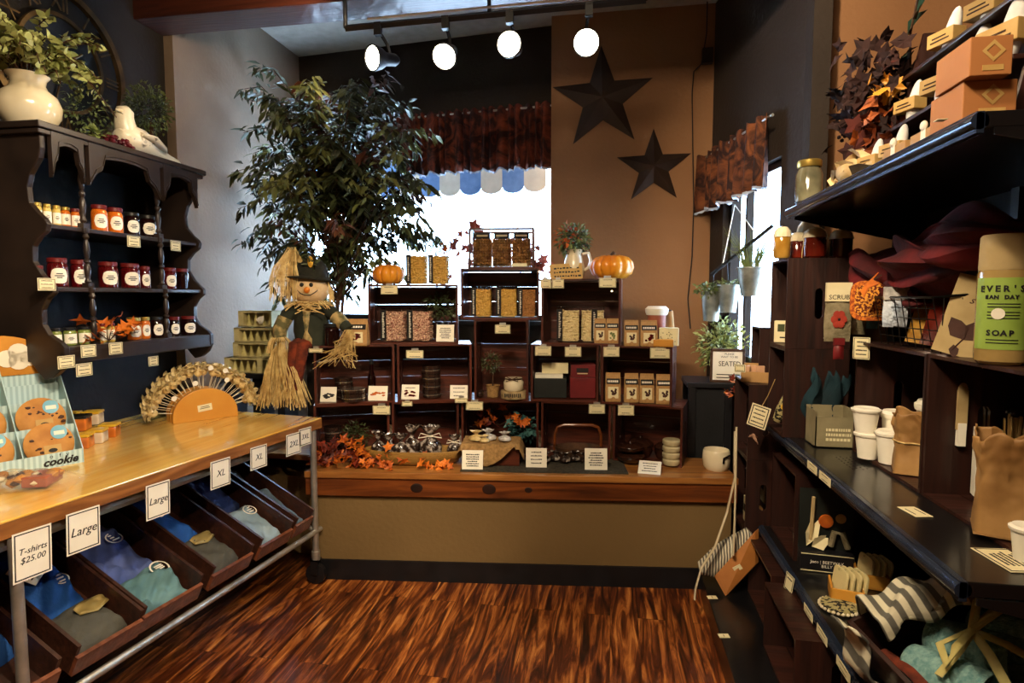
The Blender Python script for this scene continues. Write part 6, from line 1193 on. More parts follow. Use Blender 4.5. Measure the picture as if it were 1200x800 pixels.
# things on M2: card, soap bottle
r = thing('tilted_card', 'tan greeting card with plant silhouette leaning by green soap', 'card', (.99, 1.93, 1.378), 0); cw, ch = .135, .24
r.rotation_euler = (Matrix.Rotation(R(-22), 4, 'Z') @ Matrix.Rotation(R(16), 4, 'Y') @ Matrix.Rotation(R(-12), 4, 'X')).to_euler(); M['tanc'] = pm('tan_kraft_card', '#a48d5e', '#bfa877', rough=.8, bump=.05)
s_ = MB(); s_.box(-cw/2, 0, 0, cw/2, .003, ch); s_.build('card', 'tanc', r); s_ = MB(); s_.add([(cw/2, .003, 0), (cw/2, .003, ch), (cw/2+.01, .10, 0)], [(0, 1, 2)]); s_.build('easel_back', 'kraft', r, solid=.002); text('Be', .032, 'choc', r, (.005, -.0008, .205), shear=.3); text('still', .032, 'choc', r, (.0, -.0008, .168), shear=.3); s_ = MB(); rr = random.Random(12)
s_.leaf((0, -.0015, .05), (-.7, 0, .8), .075, .05, up=(0, -1, 0), fold=0, droop=0); s_.leaf((0, -.0015, .05), (.5, 0, .8), .085, .06, up=(0, -1, 0), fold=0, droop=0); s_.leaf((-.02, -.0015, .03), (.3, 0, -.9), .04, .025, up=(0, -1, 0), fold=0, droop=0); s_.tube([(0, -.001, .06), (-.02, -.001, .01)], .002, 4); s_.build('plant_print', 'choc', r)
bt = thing('soap_bottle', 'lime labelled soap bottle with tan cap on the near crate', 'bottle', (.99, 1.74, 1.378), 0, s=1.3); M['limel'] = pm('lime_green_label', '#7f9a3c', '#9db955', rough=.5, bump=0); M['amberb'] = pm('pale_amber_liquid', '#8d7442', '#ab9058', rough=.15, coat=.8, bump=0)
s_ = MB(); s_.lathe([(.036, 0), (.042, .006), (.043, .02), (.043, .175), (.040, .187)], 32); s_.build('bottle_body', 'amberb', bt, smooth=True); s_ = MB(); s_.lathe([(.041, .185), (.042, .19), (.041, .25), (.037, .255), (.01, .256)], 32); s_.build('cap', 'tanc', bt, smooth=True)
s_ = MB(); n = 24; s_.grid(lambda u, v: (.0436*cos(-pi/2+(u-.5)*3.4), .0436*sin(-pi/2+(u-.5)*3.4), .03+.14*v), n, 2); lb = s_.build('label', 'limel', bt, smooth=True)
def wrap(t, size, z, a0=-1.35):
    for i, chh in enumerate(t):
        if chh == ' ': continue
        a = -pi/2-.10+a0*0+(i-(len(t)-1)/2)*size*.80/.044-.46; o = text(chh, size, 'ink', bt, (.0442*cos(a), .0442*sin(a), z), rot=(Matrix.Rotation(a+pi/2, 4, 'Z') @ Matrix.Rotation(pi/2, 4, 'X')).to_euler(), bold=.0006)
wrap("EVER'S", .0165, .148); wrap('EAN DAY', .010, .132); wrap('SOAP', .015, .062); s_ = MB()
for z in (.118, .112, .102, .096, .09, .048, .042): s_.grid(lambda u, v: (.0441*cos(-pi/2-.46+(u-.5)*1.2), .0441*sin(-pi/2-.46+(u-.5)*1.2), z+.002*v), 8, 1)
s_.build('small_print', 'ink', lb); s_ = MB(); s_.X = Matrix.Rotation(-.65, 4, 'Z') @ Matrix.Translation((0, -.0438, .10)) @ Matrix.Rotation(pi/2, 4, 'X'); s_.lathe([(.011, 0), (.011, .001)], 16); s_.build('round_badge', 'white', lb)
# ---- contents of crates on the middle shelf
c = Vector((.83, 2.76, .94)); M['catt'] = pm('leopard_spot_cloth', '#15130d', '#a59a68', scale=60, rough=.8, lo=.46, hi=.5)
r = thing('patterned_roll', 'spotted cloth roll with yellow patch leaning in the lower crate', 'cloth roll', xs(910, .75, .95), R(0)); s_ = MB(); s_.tube([(0, 0, .03), (.02, -.02, .08), (.06, -.02, .16), (.09, -.02, .20)], [.02, .032, .034, .02], 14); s_.build('roll', 'catt', r, smooth=True); s_ = MB(); s_.ball((.02, -.045, .10), .016, sq=(1, .5, 1)); s_.build('yellow_patch', 'lidy', r)
r = bb = None
p = Vector(xs(919, .78, 1.34)); r = thing('soap_box', 'small cream box with green bars print in upper crate', 'box', p, R(-20)); s_ = MB(); s_.box(-.045, 0, 0, .045, .05, .10); s_.build('box_body', 'cream', r, bevel=.002); s_ = MB(); s_.box(.012, -.001, .045, .036, 0, .09); s_.box(-.03, -.001, .05, .0, 0, .085); s_.build('bars_print', 'leafd', r); s_ = MB(); s_.box(-.02, -.001, .02, .03, 0, .026); s_.build('printed_line', 'ink', r)
M['greybox'] = pm('grey_tan_cardboard', '#7c7356', '#948a69', rough=.8); a_ = Vector(ys(955, 2.585, .937)); r = thing('open_carton', 'grey tan open carton with printed lines on the middle shelf', 'carton', a_, R(0)); W, D_, h = .15, .13, .155
s_ = MB(); s_.box(0, 0, 0, W, .004, h*.82); s_.box(0, D_-.004, 0, W, D_, h); s_.box(0, 0, 0, .004, D_, h*.95); s_.box(W-.004, 0, 0, W, D_, h); s_.box(0, 0, 0, W, D_, .004); s_.build('carton_body', 'greybox', r); 
for i, t in enumerate(('EXTRA JOINT', 'LUXURY LAKES', 'LAVENDER LOT')): text(t, .016, 'cream', r, (.10, -.0008, .066-.019*i))
for o in [o for o in r.children if o.name.startswith('lettering')]: bpy.data.objects.remove(o)
s_ = MB(); rr = random.Random(13)
for i in range(3):
    x = .04
    while x < .135: q = rr.uniform(.004, .012); s_.box(x, -.001, .068-.02*i, x+q, 0, .079-.02*i); x += q+.003
s_.build('printed_lines', 'cream', r)
p = Vector((a_.x+.085, a_.y+.10, .97)); r = thing('teal_cloth', 'dark teal cloth tuft rising behind the open carton', 'cloth', (p.x, a_.y+.145, .94)); rr = random.Random(14); s_ = MB(); s_.grid(lambda u, v: ((u-.5)*.16+.02*sin(v*9), .02*sin(u*12+v*4), v*(.26+.04*sin(u*14)+.03*sin(u*31))), 24, 12); s_.build('cloth', pm('dark_teal_cloth', '#071a20', '#123640', rough=.9, scale=8), r, smooth=True, solid=.003)
def cup(label, x, y, z, h, q, lid=True, group='white paper cups in the dark crate'):
    r = thing('paper_cup', label, 'cup', (x, y, z), 0, group); s_ = MB(); s_.lathe([(q*.72, 0), (q*.97, h*.86), (q*1.0, h*.86)], 28); s_.build('cup_body', 'white', r, smooth=True); s_ = MB(); s_.lathe([(q*1.06, h*.84), (q*1.10, h*.88), (q*1.10, h*.93), (q*.98, h*.95), (q*.9, h*.99), (q*.8, h*.96), (.003, h*.95)], 28); s_.build('lid', 'white', r, smooth=True)
cp_ = atz(1016, 536, .95); cup('white lidded paper cup, lower left of the cups', cp_[0], cp_[1], .95, .10, .044); cup('white lidded paper cup stacked on the left one', cp_[0]-.01, cp_[1]+.0, 1.046, .095, .046); cup('white lidded paper cup beside the kraft bag', cp_[0]+.05, cp_[1]-.06, .95, .12, .046); cup('white lidded cup standing highest behind the kraft bag', cp_[0]+.19, cp_[1]-.06, .95, .235, .055); cup('white lidded paper cup at back of the crate', cp_[0]+.10, cp_[1]+.02, .95, .18, .046)
cu_ = atz(1196, 656, .937); cup('white paper cup at the right picture edge', cu_[0]+.012, cu_[1], .937, .085, .034, group='cup at the right edge')
def kbag(label, x, y, z, W, D_, h, seed, rz, twine=False, openb=True):
    r = thing('paper_bag', label, 'paper bag', (x, y, z), rz, 'crumpled kraft paper bags'); rr = random.Random(seed); s_ = MB(); NU, NV = 72, 36; ph = [rr.uniform(0, 6) for _ in range(8)]
    def fn(u, v):
        a = 2*pi*u; c_, s2 = cos(a), sin(a); k = (abs(c_)**6+abs(s2)**6)**(-1/6); P_n = Vector((c_*1.6+seed*7, s2*1.6, v*2.2)); cr = .34*(abs(mnoise.noise(P_n*1.3))-.2)+.12*abs(mnoise.noise(P_n*3.1))+.03*sin(5*a+ph[1]); pinch = 1-.10*sin(pi*v)**2
        return (W/2*c_*k*(pinch+cr*v), D_/2*s2*k*(pinch+cr*v), h*(v+(.05*sin(3*a+ph[3])+.03*sin(8*a+ph[4]))*v**3))
    s_.grid(fn, NU, NV); s_.add([(-W/2, -D_/2, .001), (W/2, -D_/2, .001), (W/2, D_/2, .001), (-W/2, D_/2, .001)], [(3, 2, 1, 0)]); s_.build('bag_body', M['bagk'], r, smooth=True, solid=.0015)
    if twine: s_ = MB(); s_.tube([tuple(Vector(fn(i/24, .52))*1.03) for i in range(25)], .0035, 5); s_.build('twine', 'raffia', r); s_ = MB(); s_.box(.01, -D_*.56, .02, .07, -D_*.54, .06); s_.build('label', 'white', r)
    return r
M['bagk'] = pm('crumpled_brown_paper', '#80592c', '#bd935a', rough=.6, scale=6, bump=1.0, bscale=9)
kb = atz(1053, 552, .95); kbag('crumpled brown bag tied with twine beside paper cups', kb[0]+.055, kb[1]+.0, .95, .14, .12, .20, 1, R(-20), True); kb = atz(1172, 640, .95); kbag('large crumpled open brown bag at the right edge', kb[0]+.075, kb[1]+.10, .95, .15, .13, .25, 2, R(-25))
# match jars, window box, brush
M['matchs'] = pm('match_sticks', '#a5803f', '#d8b878', rough=.6)
for i, (px, py, l_) in enumerate(((1150, 590, 'left of two'), (1180, 585, 'right of two'))):
    p = atz(px, py, .95); x, y = 1.12+.08*i, 1.88-.03*i; r = thing('match_jar', 'clear jar of black tipped matches behind the bag, '+l_, 'jar', (x, y, .95), 0, 'jars of black tipped matches'); s_ = MB(); rr = random.Random(i)
    for k in range(26): a = rr.uniform(0, 2*pi); q = rr.uniform(0, .03); s_.tube([(cos(a)*q*.8, sin(a)*q*.8, .16), (cos(a)*q, sin(a)*q, .255+rr.uniform(0, .012))], .003, 4)
    s_.build('sticks', 'matchs', r); s_ = MB()
    for k in range(26): a = rr.uniform(0, 2*pi); q = rr.uniform(0, .03); s_.ico((cos(a)*q, sin(a)*q, .27+rr.uniform(0, .008)), .006)
    s_.build('match_heads', 'ink', r); s_ = MB(); s_.lathe([(.036, .0), (.038, .25), (.03, .29), (.02, .30)], 24); s_.build('glass', 'pane', r, smooth=True); s_ = MB(); s_.lathe([(.03, 0), (.034, .15)], 16); s_.build('striker_base', 'lidb', r)
p = atz(1127, 590, .95); r = thing('window_carton', 'white narrow carton with dark window beside the kraft bag', 'carton', (1.07, 1.90, .97), R(-15)); s_ = MB(); s_.box(-.03, 0, 0, .03, .04, .20); s_.build('carton_body', 'white', r); s_ = MB(); s_.box(-.018, -.001, .05, .012, 0, .15); s_.build('window', 'ink', r); s_ = MB(); s_.box(-.022, -.001, .02, -.012, 0, .03); s_.build('red_mark', 'redfl', r)
r = thing('wooden_brush', 'pale handled brush hanging on the near crate inner side', 'brush', (1.04, 1.985, 1.10), 0); s_ = MB(); s_.box(-.014, 0, .05, .014, .008, .17); s_.ball((0, .004, .17), .0145, sq=(1, .3, 1.6)); s_.build('handle', 'tanc', r, smooth=True); s_ = MB(); s_.box(-.011, -.004, 0, .011, .01, .07); s_.build('bristles', 'white', r)
# ---- far end column goods
ft = 1.125; r = thing('small_crate', 'narrow upright dark crate on top of far column', 'crate', (.735, 3.30, ft), RZ); s_ = MB(); s_.box(-.1, 0, 0, -.09, .12, .27); s_.box(.07, 0, 0, .08, .12, .27); s_.box(-.1, 0, .26, .08, .12, .27); s_.box(-.1, .11, 0, .08, .12, .27); s_.box(-.1, 0, 0, .08, .12, .01); s_.build('crate_body', 'crateS', r, bevel=.002)
s_ = MB(); s_.lathe([(.02, 0), (.022, .01), (.022, .10), (.012, .12), (.01, .135)], 16); o = s_.build('white_bottle', 'white', loc=(.78, 3.285, ft+.0115), smooth=True); tag(o, 'slim white bottle inside the narrow upright crate', 'bottle')
r = thing('soap_tray', 'kraft box of small pink tan soaps on far column', 'box', (.70, 3.12, ft), R(-18)); s_ = MB(); W, D_, h = .14, .13, .07; s_.box(-W/2, 0, 0, W/2, .004, h*.75); s_.box(-W/2, D_, 0, W/2, D_+.004, h*1.2); s_.box(-W/2, 0, 0, -W/2+.004, D_, h); s_.box(W/2-.004, 0, 0, W/2, D_, h); s_.box(-W/2, 0, 0, W/2, D_, .004); s_.build('tray_body', 'kraft', r)
for i in range(3): s_ = MB(); s_.box(-.02, -.008, 0, .02, .008, .05); o = s_.build('soap_bar', pm('peach_soap', '#b98a66', '#d9ae8a', rough=.5), loc=(.66+.035*i, 3.16+.02*(i % 2), ft+.03), rotz=R(-18+9*i), bevel=.003); tag(o, 'peach soap bar in the kraft tray, '+nth(i, 3), 'soap', 'peach soaps in the kraft tray')
card('price_tag', 'cream price tag on the soap tray at far column', 'price tag', Vector(atY(867, 436, 3.04)), .05, .038, '', 0, rotz=R(-15), mat='cream', border=.003, lines=2)
p = atX(885, 500, .645); r = card('hanging_tag', 'bordered cream tag on string at the corner of dark crates', 'tag', (p[0], p[1]-.005, p[2]), .085, .105, '', 0, rotz=R(-30), mat='cream', border=.006, lines=4, roll=R(14)); s_ = MB(); s_.tube([(0, 0, .10), (.012, .003, .16), (.02, .005, .24)], .0015, 4); s_.build('string', 'raffia', r)
M['pinkrib'] = pm('dusty_ribbon', '#7a5540', '#b18a70', rough=.8); p = atX(888, 512, .645); r = thing('ribbon_bow', 'dusty tan ribbon bow beneath the hanging tag', 'ribbon', (p[0]-.005, p[1], p[2])); s_ = MB()
for k in range(5): s_.tube([(0, 0, 0), (-.02, -.03+.02*k, .02-.008*k), (-.01, -.06+.035*k, -.01), (0, -.02+.01*k, -.025+.005*k)], .006, 6, flat=.4)
s_.build('bow', 'pinkrib', r, smooth=True)
# items in far column openings
zc3 = [0, .375, .75]
def small(label, px, X, z, w, d, h, mat, name, cat, rz=RZ):
    p = xs(px, X, z); r = thing(name, label, cat, p, rz); s_ = MB(); s_.box(-w/2, 0, 0, w/2, d, h); s_.build('box_body', mat, r, bevel=.002); s_ = MB(); s_.box(-w*.3, -.001, h*.4, w*.3, 0, h*.7); s_.build('label', 'cream' if mat != 'cream' else 'ink', r)
small('cream booklet standing in the middle far crate', 872, .68, .39, .05, .03, .13, 'cream', 'booklet', 'book'); small('tan small box further back in the middle far crate', 880, .70, .39, .05, .05, .10, 'kraft', 'tan_box', 'box')
small('cream box standing in the slotted crate on low shelf', 893, .80, .45, .08, .05, .17, 'cream', 'cream_box', 'box'); small('white tall box in the slotted crate on low shelf', 905, .80, .45, .04, .04, .14, 'white', 'white_box', 'box')
# ---- low shelf goods
ZL_ = .436
pk = atz(937, 668, ZL_); r = thing('brush_package', 'black display package of kitchen brushes on the low shelf', 'package', (pk[0]+.0, pk[1], ZL_), R(-6)); W = .20
s_ = MB(); s_.box(0, 0, 0, W, .05, .08); s_.build('black_tray', 'black', r, bevel=.002); s_ = MB(); s_.box(0, .05, 0, W, .056, .33); s_.build('backing_card', 'blkbox', r); text('Joco | BEETWAX\nBILLY', .017, 'white', r, (.10, -.001, .035)); s_ = MB(); s_.box(.004, -.001, .004, W-.004, 0, .007); s_.box(.004, -.001, .073, W-.004, 0, .076); s_.build('border', 'cream', r)
s_ = MB(); s_.X = Matrix.Translation((.10, .045, .20)) @ Matrix.Rotation(pi/2, 4, 'X'); s_.lathe([(.028, 0), (.026, .008), (.012, .008)], 18); s_.build('orange_disc', 'leafo', r, smooth=True); s_ = MB(); s_.X = Matrix.Translation((.155, .045, .215)) @ Matrix.Rotation(pi/2, 4, 'X'); s_.lathe([(.02, 0), (.018, .006)], 16); s_.build('tan_disc', 'kraft2', r, smooth=True)
s_ = MB(); s_.leaf((.03, .04, .09), (.3, 0, 1), .16, .05, up=(0, -1, 0)); s_.leaf((.05, .04, .09), (.8, 0, .6), .08, .06, up=(0, -1, 0)); s_.build('cream_scrapers', 'cream', r); s_ = MB(); s_.tube([(.045, .04, .12), (.05, .035, .30)], .008, 7); s_.build('handle', 'tanc', r); s_ = MB(); s_.tube([(.12, .04, .10), (.13, .035, .16), (.16, .03, .16), (.18, .03, .10)], .012, 8); s_.build('pale_brush', 'olive2', r, smooth=True)
M['coast'] = pm('cream_printed_coaster', '#3a3520', '#d2c48e', scale=16, rough=.7, lo=.30, hi=.38)
for k, (px, py, l_) in enumerate(((985, 700, 'left'), (1036, 690, 'right'))):
    cx_, cy_ = ((.86, 2.32), (1.0, 2.46))[k]; r = thing('coaster_holder', 'wooden coaster holder on the low shelf, '+l_+' of two', 'holder', (cx_, cy_, ZL_), R(-14), 'wooden coaster holders'); s_ = MB(); s_.box(-.055, -.06, 0, .055, .06, .01); s_.box(-.055, -.06, 0, -.047, .06, .055); s_.box(.047, -.06, 0, .055, .06, .055); s_.box(-.055, -.06, 0, .055, -.052, .055); s_.build('holder_body', 'lolw', r, bevel=.002)
    for i in range(4):
        q = r.matrix_basis @ Vector((-.03+.021*i, 0, .012)); s_ = MB(); n = 24; s_.prism([(.048*(abs(cos(2*pi*j/n))**.4)*(1 if cos(2*pi*j/n) > 0 else -1), .05+.048*(abs(sin(2*pi*j/n))**.4)*(1 if sin(2*pi*j/n) > 0 else -1)) for j in range(n)], .009); o = s_.build('coaster', 'coast', loc=q, bevel=.002); o.rotation_euler = (Matrix.Rotation(R(-14-68), 4, 'Z') @ Matrix.Rotation(R(-8), 4, 'X')).to_euler(); tag(o, f'cream printed coaster in the {l_} holder, {nth(i, 4)}', 'coaster', f'coasters in the {l_} wooden holder')
p = atz(982, 716, ZL_); r = thing('round_trivet', 'leopard spotted round bead trivet before the coaster holder', 'trivet', (p[0]+.01, p[1]+.02, ZL_)); s_ = MB(); s_.lathe([(.058, 0), (.062, .006), (.06, .016), (.01, .02)], 28); s_.build('trivet_body', 'catt', r, smooth=True); s_ = MB()
for i in range(26): a = 2*pi*i/26; s_.ico((cos(a)*.064, sin(a)*.064, .010), .0065)
s_.build('beads', 'ceram', r, smooth=True)
# tilted dark crate with striped towel and teal cloth bundle
tc_ = thing('tilted_crate', 'large dark crate tilted towards the aisle on the low shelf', 'crate', (.735, 1.39, .605)); tc_.rotation_euler = (Matrix.Rotation(R(7), 4, 'Z') @ Matrix.Rotation(R(-27), 4, 'Y')).to_euler()
WX, WY, HZ = .40, .44, .15
for nm, b in (('near_side', (0, 0, -HZ, WX, .014, 0)), ('far_side', (0, WY-.014, -HZ, WX, WY, .0)), ('front_side', (0, 0, -HZ, .014, WY, 0)), ('rear_side', (WX-.014, 0, -HZ, WX, WY, .08)), ('crate_floor', (0, 0, -HZ, WX, WY, -HZ+.012))): s_ = MB(); s_.box(*b); s_.build(nm, 'crateR', tc_, bevel=.002)
MT = tc_.rotation_euler.to_matrix().to_4x4(); MT.translation = tc_.location
M['strip'] = pm('grey_cream_stripes', '#5a5850', '#c9c2a8', scale=1, rough=.9, tex='wave', bump=.3, bscale=60, lo=.4, hi=.6, dist=.6); M['strip'].node_tree.nodes['Wave Texture'].inputs['Scale'].default_value = 9
r = thing('striped_towel', 'grey and cream striped towel draped over the tilted crate edge', 'towel', (0, 0, 0)); r.matrix_basis = MT
s_ = MB()
def tw(u, v):
    x = .04+.36*u; t = v; y = WY+.10-.30*t if t < .5 else WY-.05; 
    y = WY-.08+.08*cos(pi*min(1, t*1.2)); z = .03+.05*sin(pi*t)-.12*max(0, .35-t)*2+.015*sin(u*17+t*5)+.01*sin(t*19+u*8)
    return (x, y, z)
s_.grid(tw, 50, 24); s_.grid(lambda u, v: (-.02+.02*sin(v*7)-.02*u, WY-.12+.10*u, .04-.20*v+.01*sin(u*9)), 12, 12); s_.build('towel_cloth', 'strip', r, smooth=True, solid=.006)
M['teal2'] = pm('pale_teal_knit', '#5f8d8d', '#93b9b2', scale=70, rough=.95, bump=.7, bscale=90); M['yrib'] = pm('pale_yellow_ribbon', '#a99c56', '#d0c47f', rough=.7)
for i, (x, y, rz_, l_) in enumerate(((.13, .20, 25, 'leftmost in the tilted crate'), (.235, .26, 30, 'middle, under the ribbon'), (.34, .24, 38, 'right, with dark stitching'), (.42, .30, 40, 'furthest right in the tilted crate'))):
    r = thing('knit_cloth', 'pale teal knitted dish cloth, '+l_, 'cloth', (0, 0, 0), group='pale teal knitted cloths in the tilted crate'); r.matrix_basis = MT @ Matrix.Translation((x, y, -.13)) @ Matrix.Rotation(R(rz_), 4, 'Z') @ Matrix.Rotation(R(-20), 4, 'Y'); s_ = MB(); s_.grid(lambda u, v: (.055*cos(2*pi*u)*(1+.1*sin(3*v)), (v-.5)*.20, .055+.05*sin(2*pi*u)), 24, 14); s_.build('rolled_cloth', 'teal2', r, smooth=True, solid=.004)
r = thing('yellow_ribbon', 'pale yellow ribbon bow tied around the teal cloths', 'ribbon', (0, 0, 0)); r.matrix_basis = MT; s_ = MB()
for P_ in ([(.08, .16, -.02), (.16, .18, .0), (.24, .22, .01), (.32, .26, .0), (.40, .30, -.03)], [(.22, .21, .01), (.15, .16, .03), (.10, .13, .02), (.13, .20, .02), (.22, .21, .012)], [(.22, .21, .01), (.30, .28, .035), (.36, .28, .03), (.30, .22, .02), (.22, .21, .012)], [(.22, .21, .01), (.20, .13, .0), (.18, .07, -.03)], [(.22, .21, .01), (.25, .14, .0), (.27, .09, -.02)]): s_.tube(P_, .011, 8, flat=.3)
s_.build('bow', 'yrib', r, smooth=True)
r = thing('tan_cloth_strap', 'rust leather strap inside the tilted crate edge', 'strap', (0, 0, 0)); r.matrix_basis = MT; s_ = MB(); s_.tube([(.03, .34, -.05), (.04, .22, -.03), (.05, .10, -.07)], .014, 8, flat=.35); s_.build('strap', 'orpant', r, smooth=True)
# ---- deck goods: wooden tray, striped cloth, straps
M['tray'] = pm('orange_tan_board', '#8a5322', '#b9793a', scale=4, rough=.5); bc_ = Vector(atz(850, 699, .121)); r = thing('wooden_lap_tray', 'orange tan wooden board leaning with label in the aisle', 'board', bc_)
e1 = Vector(atX(885, 641, bc_.x+.05)) ; 
q0 = Vector((bc_.x, bc_.y, .122)); pA = Vector(atY(885, 622, 2.95)); pB = Vector(atY(885, 662, 2.93)); pC = Vector(atY(837, 675, 2.95)); s_ = MB()
V = [q0, pB, pA, pC]; s_.add([tuple(v-q0) for v in V]+[tuple(v-q0+Vector((.02, .016, .01))) for v in V], [(0, 1, 2, 3), (7, 6, 5, 4), (0, 4, 5, 1), (1, 5, 6, 2), (2, 6, 7, 3), (3, 7, 4, 0)]); r.location = q0; s_.build('board', 'tray', r, bevel=.002); cen = (q0+pA+pB+pC)/4-q0; s_ = MB(); s_.box(-.02, -.012, -.012, .02, -.006, .012); s_.build('label', 'cream', r, loc=cen, rot=(0, R(-35), R(-6)))
r = thing('striped_cushion', 'grey and cream striped cloth bundled behind the leaning board', 'cloth', Vector(atY(846, 672, 3.02))); s_ = MB(); rr = random.Random(15); s_.tube([(-.11, 0, .02), (-.06, 0, .03), (0, .0, .09), (.06, 0, .15), (.13, 0, .22)], [.03, .055, .06, .05, .03], 20); M['strip2'] = pm('fine_grey_stripes', '#55534c', '#cfc8b0', scale=1, rough=.9, tex='wave', bump=.3, bscale=60, lo=.4, hi=.6, dist=1.5); M['strip2'].node_tree.nodes['Wave Texture'].inputs['Scale'].default_value = 24; s_.build('cloth', 'strip2', r, smooth=True)
r = thing('apron_straps', 'long cream cloth straps hanging at the end of bench', 'strap', Vector(atY(861, 505, 3.03))); b_ = r.location; s_ = MB()
for pts in ([(861, 505), (861, 560), (852, 600), (838, 640), (822, 665), (815, 690), (814, 702)], [(863, 500), (862, 560), (861, 610), (859, 650)]): s_.tube([Vector(atY(x, y, 3.03-.0008*(y-505)))-b_ for x, y in pts], .017, 8, flat=.3)
s_.build('straps', 'ceram', r, smooth=True)
spray('red autumn leaf spray beside the console and far crates', ys(868, 3.46, 1.0), 26, .10, .03, ['leafo', 'leafr'], spread=(.5, .4, 1.2), seed=95)
card('hanging_tag', 'white tag hanging from the low shelf channel', 'tag', Vector(atX(922, 696, .69)), .05, .09, '', 0, rotz=RZ+R(20), mat='cream', border=.003, lines=2, roll=R(12))
# ---- top shelf goods
ZTS = 1.941
jp = xs(947, .80, ZTS); r = thing('mason_jar', 'clear ribbed jar with gold lid at the far end of top shelf', 'jar', jp); M['jarg'] = pm('grey_green_glass', '#3a3a2c', '#8a8468', rough=.08, coat=1, scale=6, bump=0); s_ = MB(); s_.lathe([(.04, 0), (.052, .01), (.052, .12), (.042, .145), (.042, .155)], 28, rib=14, ra=.03); s_.build('glass_body', 'jarg', r, smooth=True); s_ = MB(); s_.lathe([(.046, .15), (.048, .155), (.048, .175), (.043, .18)], 24); s_.build('lid', 'gold', r, smooth=True)
M['husk'] = pm('cream_husk', '#9c7d4c', '#dcc596', rough=.7, scale=9, bump=.5); r = thing('husk_bundle', 'cream corn husk bundle lying along the top shelf edge', 'bundle', xs(990, .82, ZTS)); rr = random.Random(16); s_ = MB()
for i in range(26): d = Vector((rr.gauss(0, .2), rr.uniform(.2, 1)*(1 if i % 3 else -1), rr.uniform(0, .5))); s_.leaf((rr.uniform(-.02, .03), rr.uniform(-.13, .10), .01+rr.uniform(0, .05)), d, rr.uniform(.08, .15), rr.uniform(.03, .06), up=(rr.gauss(0, .4), rr.gauss(0, .4), 1), fold=.4)
s_.ball((.0, -.05, .05), .045, sq=(1, 1.5, 1)); s_.build('husks', 'husk', r, smooth=True)
p = Vector(xs(1028, .92, ZTS)); r = thing('autumn_bouquet', 'dark purple and orange autumn leaf bouquet on the top shelf', 'bouquet', p); rr = random.Random(17)
for k, (mt_, n, c_, sp_) in enumerate((('leafpur', 190, (-.0, .10, .36), (.07, .17, .13)), ('leafr2', 70, (0, .0, .22), (.06, .09, .12)), ('leafo2', 30, (0, -.03, .20), (.05, .07, .14)), ('leafyel', 16, (0, -.07, .33), (.04, .05, .06)))):
    if mt_ == 'leafpur': M[mt_] = pm('dark_purple_leaf', '#120707', '#32150f', rough=.95, scale=8)
    if mt_ == 'leafr2': M[mt_] = pm('maroon_leaf', '#220907', '#501a10', rough=.95, scale=8)
    if mt_ == 'leafo2': M[mt_] = pm('burnt_orange_leaf', '#5c2009', '#a3541c', rough=.6, scale=8)
    if mt_ == 'leafyel': M[mt_] = pm('yellow_leaf', '#a86e14', '#d69a2c', rough=.6, scale=8)
    s_ = MB()
    for i in range(n): s_.star((c_[0]+rr.gauss(0, 1)*sp_[0]*.6, c_[1]+rr.gauss(0, 1)*sp_[1]*.6, c_[2]+rr.gauss(0, 1)*sp_[2]*.5), (rr.gauss(0, 1), rr.gauss(.3, .8), rr.gauss(0, .6)), (-1, rr.gauss(-.4, .5), rr.gauss(0, .6)), rr.uniform(.025, .05), inner=.55)
    s_.build(['purple_leaves', 'red_leaves', 'orange_leaves', 'yellow_leaves'][k], mt_, r)
s_ = MB()
for i in range(30): s_.ico((rr.uniform(-.02, .02), .27+rr.uniform(-.04, .10), .30+rr.uniform(-.05, .05)), .009)
s_.build('dark_berries', 'leafpur', r); s_ = MB(); [s_.tube([(0, 0, 0), (0, .05*i, .2), (0, .08*i, .3)], .003, 5) for i in range(-1, 4)]; s_.lathe([(.035, 0), (.045, .08), (.04, .08)], 14); s_.build('stems_and_pot', 'bark', r)
# tiered rack with ribboned soaps
rk = thing('tiered_rack', 'dark wooden tiered rack of ribboned soap boxes on top shelf', 'rack', (.90, 1.60, ZTS)); LY = .66
for k, z in enumerate((.17, .34)): s_ = MB(); s_.box(.04*k, .0, z-.012, .04*k+.15, LY, z); s_.build('rack_shelf', 'crateR', rk, bevel=.002)
for y in (0, LY-.012): s_ = MB(); s_.prism([(0, 0), (.25, 0), (.25, .48), (.10, .48)], .012); s_.X = Matrix.Identity(4); s_.build('rack_side', 'crateS', rk, loc=(0, y, 0))
s_ = MB(); s_.box(.235, 0, 0, .25, LY, .46); s_.build('rack_back', 'crateR', rk)
M['soapw'] = pm('white_soap_cloth', '#c9c8c6', '#f2f0ea', rough=.6, bump=.3)
def soap(label, y, x, z, big=1, lean=12):
    r = thing('ribboned_soap', label, 'soap', (x, y, z), R(-70), 'white soaps with tan card bands'); s_ = MB(); s_.X = Matrix.Rotation(R(14), 4, 'Y'); s_.ball((0, .022, .07*big), .05*big, sq=(.42, .35, 1.45)); s_.build('white_cloth', 'soapw', r, smooth=True); s_ = MB(); s_.box(-.042*big, -.004, .045*big, .042*big, .045, .085*big); l = s_.build('card_band', 'kraft2', r, bevel=.002); s_ = MB(); s_.box(-.03*big, -.005, .056*big, .03*big, -.0042, .060*big); s_.box(-.025*big, -.005, .066*big, .02*big, -.0042, .070*big); s_.build('printed_lines', 'bark', l)
for i, y in enumerate((2.20, 2.02, 1.86, 1.72)): soap('white cloth soap with tan band on the middle rack tier, '+nth(i, 4), y, .93, ZTS+.171, 1.0+.1*i)
for i, y in enumerate((2.12, 1.92, 1.74)): soap('white cloth soap with tan band on the top rack tier, '+nth(i, 3), y, .99, ZTS+.341, 1.1)
